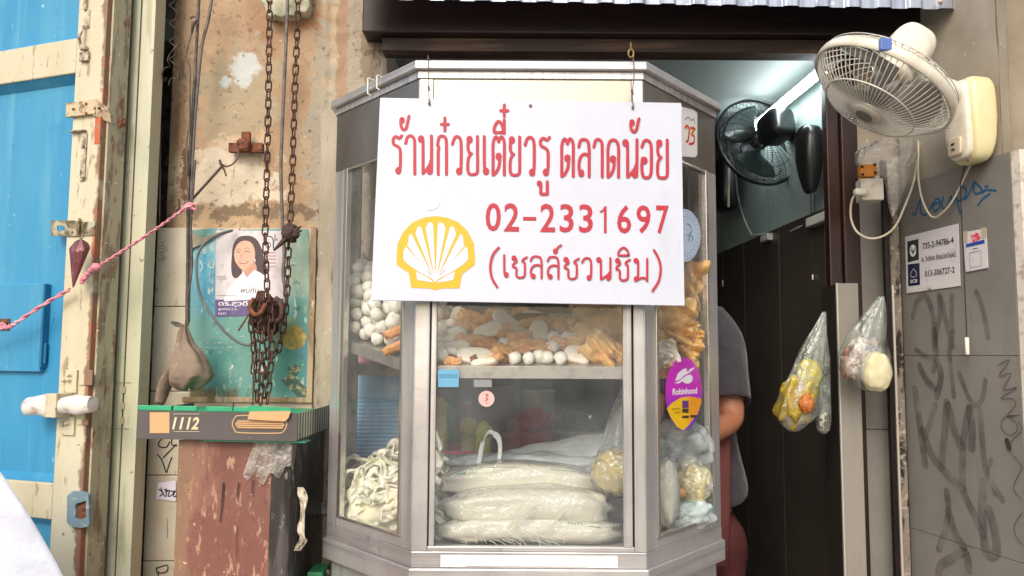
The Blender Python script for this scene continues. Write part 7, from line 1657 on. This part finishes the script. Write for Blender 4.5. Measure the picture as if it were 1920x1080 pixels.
for q_ in ([(1805, 434), (1814, 432), (1814, 456), (1806, 458)], [(1839, 427), (1849, 426), (1850, 446), (1840, 448)]): part(T, 'tape', MB().face(rw(q_, .004), -.004), mat('old_tape', 'c9bba4', .3, alpha=.8))
part(T, 'blue_band', MB().face(rw([(1811, 458), (1846, 449), (1846, 456), (1811, 464)], .0042), -.0042), mat('card_blue', '2f4fa8', .4))
part(T, 'red_emblem', MB().face(rw([(1818, 446), (1822, 438), (1830, 436), (1836, 438), (1840, 444), (1836, 450), (1824, 454), (1818, 453)], .0042), -.0042), mat('card_red', 'd64a5c', .4, layers=[dict(s=120, r=(.5, .56), c2='f0c8cc')]))
mb = MB(); mb.stroke(rw([(1824, 467), (1833, 465)], .0042), .0018, -.0042); part(T, 'blue_line', mb, mat('card_blue', '2f4fa8', .4))
mb = MB(); mb.stroke(rw([(1818, 474), (1839, 470), (1840, 498), (1819, 502)], .0042), .0014, -.0042, closed=True, smooth=False); part(T, 'grey_frame', mb, mat('card_grey', '8f8a8c', .5))
# ================================================================== ROOM FITTINGS
def iwp(px, py, off=.0): return IW.M @ (lambda q: Vector((q.x, -off, q.z)))(IW.at(px, py, off))
a = iwp(1400, 252, .06); b = iwp(1550, 122, .06); b.z = a.z = (a.z+b.z)/2
T = thing('fluorescent_lamp', 'lit white fluorescent tube on a thin batten under the shop ceiling', 'lamp', W, tuple((a+b)/2))
tube_m = mat('lit_tube', 'ffffff', .3, emis=('f2fcff', 22))
part(T, 'glowing_tube', MB().tube([a, b], .0135, 14), tube_m, smooth=True)
dd = (b-a).normalized()
part(T, 'batten', MB().tube([a-dd*.03+Vector((.020, 0, .012)), b+dd*.03+Vector((.020, 0, .012))], .014, 4), mat('batten_white', 'c9cec8', .4))
for q, s_ in ((a, -1), (b, 1)): part(T, 'end_cap', MB().tube([q+dd*s_*.001, q+dd*s_*.02], .017, 12), mat('batten_white', 'c9cec8', .4))
# black wall fan inside
blk = mat('black_plastic', '1f2122', .35, coat=.3); bw = mat('black_wire', '2a2e2e', .4, .4)
Yf = 2.62
Cb = P(1424, 266, Yf); Mb = fan_frame(Cb, 1424, 266, (-.50, -.42), -.72); Rb = 80/FPX*Yf*1.10
T = thing('black_wall_fan', 'black oscillating fan with wire cage on the inner wall before the lit tube', 'wall fan', W, tuple(Cb))
fan_cage(T, Mb, Rb, .055, .045, 64, bw, blk, .0009, .004, .034, mat('pale_badge', 'a8b4b0', .3), (.55, .8))
blades(T, Mb, Rb*.84, mat('blade_smoke', '2c3a39', .3, coat=.3), 3, 0, .028)
mb = MB().blob((0, 0, 0), (.046, .050, .058), 30, 22, e=.5); cM = Mb @ Matrix.Translation((0, 0, -.100))
for v in mb.v: v[:] = (cM @ v)[:]
part(T, 'motor_housing', mb, blk, smooth=True)
a = iwp(1518, 300, .05); mb = MB().blob((0, -.0, 0), (.05, .030, .10), 24, 20, e=.5, fn=lambda v: Vector((v.x*(1-.45*max(0, -v.z/.10)), v.y*(1-.45*max(0, -v.z/.10)), v.z)))
bM = IW.M @ Matrix.Translation(IW.I @ a)
for v in mb.v: v[:] = (bM @ v)[:]
part(T, 'wall_base', mb, blk, smooth=True)
pts = spline([a+Vector((-.01, 0, .08)), P(1500, 255, 2.55), P(1478, 250, 2.58), Mb @ Vector((0, 0, -.10))], False, 5)
part(T, 'swing_arm', MB().tube(pts, .024, 12), blk, smooth=True)
# lower bracket of a second fan at the cabinet edge
a = iwp(1362, 345, .06)
T = thing('black_wall_bracket', 'black plastic wall bracket half hidden by the cabinet right edge', 'bracket', W, tuple(a))
mb = MB().blob((0, 0, 0), (.07, .04, .11), 20, 16, e=.5); bM2 = IW.M @ Matrix.Translation(IW.I @ a)
for v in mb.v: v[:] = (bM2 @ v)[:]
part(T, 'bracket_body', mb, blk, smooth=True)
part(T, 'bright_strip', MB().tube([P(1366, 310, 2.75), P(1366, 388, 2.75)], .004, 6), mat('worn_fold', 'd8d3ca', .35, .4))
q = [P(1367, 290, 2.6), P(1378, 325, 2.8), P(1384, 370, 2.9), P(1395, 410, 2.95), P(1408, 438, 2.9), P(1412, 441, 2.9), P(1440, 438, 2.8), P(1475, 436, 2.62), P(1500, 425, 2.5), P(1530, 412, 2.42), P(1552, 400, 2.38)]
solo('room_wire', 'pale wire drooping from the black fan along the top of the dark tiles', 'cable', MB().tube(spline(q, False, 5), .0028, 6), mat('pale_wire', 'b9c4bc', .5), W, tuple(q[0]), smooth=True)
a = iwp(1438, 446, .012); T = thing('wall_clip_box', 'small white junction box on the wire above the dark tiles', 'junction box', W, tuple(a))
mb = MB().box(-.035, .035, -.012, .010, -.012, .012)
for v in mb.v: v[:] = ((IW.M @ Matrix.Translation(IW.I @ a)) @ v)[:]
part(T, 'box_body', mb, mat('batten_white', 'c9cec8', .4), bevel=.003)
a = iwp(1545, 408, .012); T = thing('cable_trunking', 'short pale plastic trunking at the tile top beside the maroon post', 'trunking', W, tuple(a))
mb = MB().box(-.10, .10, -.014, .010, -.014, .014)
for v in mb.v: v[:] = ((IW.M @ Matrix.Translation(IW.I @ a)) @ v)[:]
part(T, 'trunking_body', mb, mat('batten_white', 'c9cec8', .4), bevel=.003)
for i, (px, y0, y1, tg, lb) in enumerate([(1525, 365, 540, (541, 555), 'longer thin pull cord with a cream bell toggle on the dark inner tiles'), (1518, 365, 515, (516, 526), 'shorter thin pull cord with a tiny metal bead beside the longer one'), (1353, 400, 525, (525, 537), 'thin pull cord just right of the cabinet edge')]):
    Yk = 2.40 if i < 2 else 3.1
    a, b = P(px+(2 if i < 2 else 0), y0, Yk), P(px, y1, Yk); b.x = a.x
    T = thing('pull_cord', lb, 'pull cord', W, tuple(a))
    part(T, 'cord', MB().tube([a, b], .0012, 5), gap)
    r_ = .0045 if i == 0 else .003; L2 = (tg[1]-tg[0])/FPX*Yk
    part(T, 'toggle', MB().lathe([(r_*.5, 0), (r_*.8, -.001), (r_*1.1, -L2), (0, -L2-.001)], 12, Matrix.Translation(b)), mat('toggle_cream', 'd6d0bc', .4), smooth=True)
# bits above the cabinet
a = P(1047, 108, 2.6); T = thing('cardboard_box', 'brown cardboard box seen in the slot between cabinet top and beam', 'box', W, tuple(a))
part(T, 'carton', MB().box(a.x-.045, a.x+.035, 2.6, 2.8, a.z-.05, a.z+.035), mat('carton_brown', 'c9966a', .7, emis=None), bevel=.002)
part(T, 'dark_band', MB().box(a.x-.046, a.x+.036, 2.596, 2.5995, a.z+.012, a.z+.022), gap)
a = P(1110, 108, 2.7); T = thing('white_bundle', 'white cloth bundle beside the cardboard box above the cabinet', 'bundle', W, tuple(a))
part(T, 'cloth', MB().blob(a, (.065, .06, .05), 26, 16, amp=.3, fr=3, e=.7), mat('cloth_white', 'c9c4c6', .8, bump=(30, .6, .006)), smooth=True)
mb = MB().tube([P(1118, 95, 2.62), P(1106, 118, 2.62)], .005, 6).tube([P(1124, 95, 2.62), P(1112, 118, 2.62)], .003, 6); part(T, 'dark_strap', mb, gap)
T = thing('overhead_rack', 'shelf board holding the box and bundle behind the beam', 'shelf', W, (.15, 2.7, 2.0))
part(T, 'shelf_board', MB().box(-.6, .55, 2.5, 2.9, a.z-.075, a.z-.052), darkwood)
for x in (-.58, .52): part(T, 'hanger_rod', MB().tube([(x, 2.7, a.z-.052), (x, 2.7, 2.2)], .006, 6), gap)
q = P(1183, 100, 2.0); solo('hanging_hook', 'small brass hook hanging under the beam above the right sign wire', 'hook', MB().tube([q+Vector((.007*cos(k*pi/6), 0, .011*sin(k*pi/6))) for k in range(12)], .0025, 6, closed=True).tube([q+Vector((0, 0, .010)), q+Vector((0, 0, .03))], .003, 6), mat('brass', '8a7a4a', .4, .6), W, tuple(q), smooth=True)
# ================================================================== PERSON behind the cabinet's right edge
def skinned(name, joints, edges, m, T_, sub=2, sm=True):
    me = bpy.data.meshes.new(name); off = ORG[T_.name]
    me.from_pydata([tuple(Vector(j[0])-off) for j in joints], edges, []); o = bpy.data.objects.new(name, me); COL.objects.link(o); me.materials.append(m)
    o.modifiers.new('skin', 'SKIN'); 
    bpy.context.view_layer.update()
    if not me.skin_vertices: me.attributes
    for i, j in enumerate(joints):
        sv = me.skin_vertices[0].data[i]; r_ = j[1]; sv.radius = (r_, r_) if not isinstance(r_, tuple) else r_
        sv.use_root = i == 0
    md = o.modifiers.new('sub', 'SUBSURF'); md.levels = sub; md.render_levels = sub
    bpy.context.view_layer.update()
    ev = o.evaluated_get(bpy.context.evaluated_depsgraph_get()); m2 = bpy.data.meshes.new_from_object(ev)
    m2.shade_smooth(); m2.materials.clear(); m2.materials.append(m)
    bpy.data.objects.remove(o); o = bpy.data.objects.new(name, m2); COL.objects.link(o); o.parent = T_; ORG[o.name] = off; return o
YP = 2.52
def pp_(px, py, dy=0): return P(px, py, YP+dy)
hip = pp_(1330, 950); fl = .055
skin_m = mat('warm_skin', 'cc9070', .5, layers=[dict(s=14, r=(.42, .62), c2='cc8460'), dict(s=60, r=(.6, .7), c2='b06a4c', seed=2, a=.5)], bump=(90, .15, .001), sss=.12)
shirt_m = mat('charcoal_shirt', '4c464c', .9, layers=[dict(s=8, r=(.42, .62), c2='423d43'), dict(s=60, r=(.55, .7), c2='58525a', seed=2, a=.6)], bump=[(9, .8, .03), (24, .5, .008), (420, .3, .0006)], sheen=.3)
trou_m = mat('maroon_trousers', '6f3a38', .85, layers=[dict(s=8, r=(.42, .62), c2='5f302f')], bump=[(10, .5, .012), (300, .3, .0006)])
T = thing('person', 'person in charcoal t-shirt and maroon trousers standing behind the cabinet with elbow bent', 'person', W, (hip.x, hip.y, .05))
B = lambda px, py, dy=0: tuple(pp_(px, py, dy))
# body: one continuous skin-coloured figure
J = [(B(1322, 960), .088), (B(1318, 880), .085), (B(1312, 780), .105), (B(1308, 690), .11), (B(1300, 620, -.02), .075), (B(1286, 585, -.05), .05), (B(1278, 548, -.07), .052), (B(1270, 500, -.09), .085), (B(1268, 455, -.09), .082),
     (B(1350, 650, -.06), .060), (B(1362, 720, -.12), .047), (B(1374, 790, -.17), .040), (B(1330, 812, -.25), .034), (B(1262, 806, -.32), .026), (B(1240, 800, -.34), .030),
     (B(1250, 655, .05), .055), (B(1230, 730, .03), .045), (B(1215, 800, -.05), .038), (B(1175, 800, -.18), .030), (B(1150, 795, -.24), .028),
     (B(1335, 1060, .02), .085), ((hip.x+.015, YP+.02, .50), .06), ((hip.x+.01, YP+.04, .14), .042), ((hip.x-.07, YP-.02, .10), .032),
     (B(1290, 1060, -.03), .085), ((hip.x-.06, YP-.03, .50), .06), ((hip.x-.06, YP-.02, .14), .042), ((hip.x-.15, YP-.06, .10), .032)]
Ed = [(0, 1), (1, 2), (2, 3), (3, 4), (4, 5), (5, 6), (6, 7), (7, 8), (3, 9), (9, 10), (10, 11), (11, 12), (12, 13), (13, 14), (3, 15), (15, 16), (16, 17), (17, 18), (18, 19), (0, 20), (20, 21), (21, 22), (22, 23), (0, 24), (24, 25), (25, 26), (26, 27)]
# fingers on both hands
def fingers(base, dirv, up):
    global J, Ed
    bi = base; bp = Vector(J[bi][0]); d = Vector(dirv).normalized(); s_ = Vector(up).normalized()
    for k, (o_, L_) in enumerate([(-.024, .052), (-.008, .060), (.008, .056), (.024, .045)]):
        i0 = len(J); J.append((tuple(bp+d*.035+s_*o_), .010)); J.append((tuple(bp+d*(.035+L_*.55)+s_*o_*1.1+Vector((0, 0, -.006))), .0085)); J.append((tuple(bp+d*(.035+L_)+s_*o_*1.1+Vector((0, 0, -.022))), .0075)); Ed += [(bi, i0), (i0, i0+1), (i0+1, i0+2)]
    i0 = len(J); J.append((tuple(bp+s_*-.034+d*.012), .011)); J.append((tuple(bp+s_*-.05+d*.035), .009)); Ed += [(bi, i0), (i0, i0+1)]
body = skinned('body', J, Ed, skin_m, T)
# shirt
JS = [(B(1324, 952), (.178, .140)), (B(1324, 900), (.168, .134)), (B(1314, 830), (.122, .112)), (B(1312, 760), (.118, .115)), (B(1308, 690), (.122, .12)), (B(1302, 634, -.02), (.115, .10)), (B(1294, 606, -.03), .07)]
ES = [(0, 1), (1, 2), (2, 3), (3, 4), (4, 5), (5, 6)]
skinned('shirt', JS, ES, shirt_m, T)
def sleeve(c0, c1, c2, c3, r0, r1, r2):
    pts = spline([Vector(c0), Vector(c1), Vector(c2), Vector(c3)], False, 5); n = len(pts); rr_ = []
    for i in range(n):
        t = i/(n-1); rr_.append((r0*(1-t*2)+r1*t*2) if t < .5 else (r1*(2-2*t)+r2*(2*t-1)))
    mb = MB().tube(pts, rr_, 28, cap=False)
    for v in mb.v: v += Vector((1, 1, 0))*.006*noise.noise(v*14)
    return mb
sl = part(T, 'sleeve', sleeve(B(1320, 602, -.03), B(1344, 640, -.06), B(1355, 700, -.11), B(1364, 756, -.15), .070, .078, .066), shirt_m, smooth=True, solid=.004)
part(sl, 'hem_seam', MB().tube([Vector(B(1363.5, 744, -.143))+Vector((.070*cos(k*pi/14), .070*sin(k*pi/14), -.006*cos(k*pi/14))) for k in range(28)], .0016, 5, closed=True), gap)
part(T, 'sleeve', sleeve(B(1290, 600, -.01), B(1262, 640, .03), B(1244, 690, .04), B(1236, 735, .04), .07, .078, .068), shirt_m, smooth=True, solid=.004)
# trousers
JT = [(B(1325, 930), (.130, .115)), (B(1325, 990), (.138, .12)), (B(1340, 1060, .02), .100), ((hip.x+.02, YP+.02, .52), .078), ((hip.x+.012, YP+.04, .17), .064), (B(1292, 1060, -.03), .100), ((hip.x-.06, YP-.03, .52), .078), ((hip.x-.06, YP-.02, .17), .064)]
skinned('trousers', JT, [(0, 1), (1, 2), (2, 3), (3, 4), (1, 5), (5, 6), (6, 7)], trou_m, T)
part(T, 'apron_strip', MB().tube([B(1352, 800, -.17), B(1354, 880, -.18), B(1352, 960, -.18), B(1350, 1060, -.18)], .026, 14, flat=.4), mat('maroon_apron', '7a4440', .85, bump=(20, .4, .006)), smooth=True)
# hair and face
hc_ = Vector(B(1270, 478, -.09))
part(T, 'hair', MB().blob(hc_+Vector((.012, .025, .022)), (.088, .095, .098), 30, 22, amp=.10, fr=3), mat('dark_hair', '221c1a', .5, bump=[((60, 60, 8), .6, .004)]), smooth=True)
mb = MB()
f0 = hc_+Vector((-.055, -.072, -.005))
mb.blob(f0+Vector((-.012, -.016, -.012)), (.012, .014, .022), 12, 8); mb.blob(f0+Vector((.055, .012, -.005)), (.008, .014, .024), 12, 8)
part(T, 'nose_and_ear', mb, skin_m, smooth=True)
mb = MB().blob(f0+Vector((-.034, .004, .008)), (.008, .005, .004), 10, 6).blob(f0+Vector((.020, -.008, .008)), (.009, .005, .004), 10, 6); part(T, 'eyes', mb, gap, smooth=True)
part(T, 'mouth', MB().blob(f0+Vector((-.008, -.006, -.046)), (.018, .005, .004), 12, 6), mat('lip', '8a4640', .5), smooth=True)
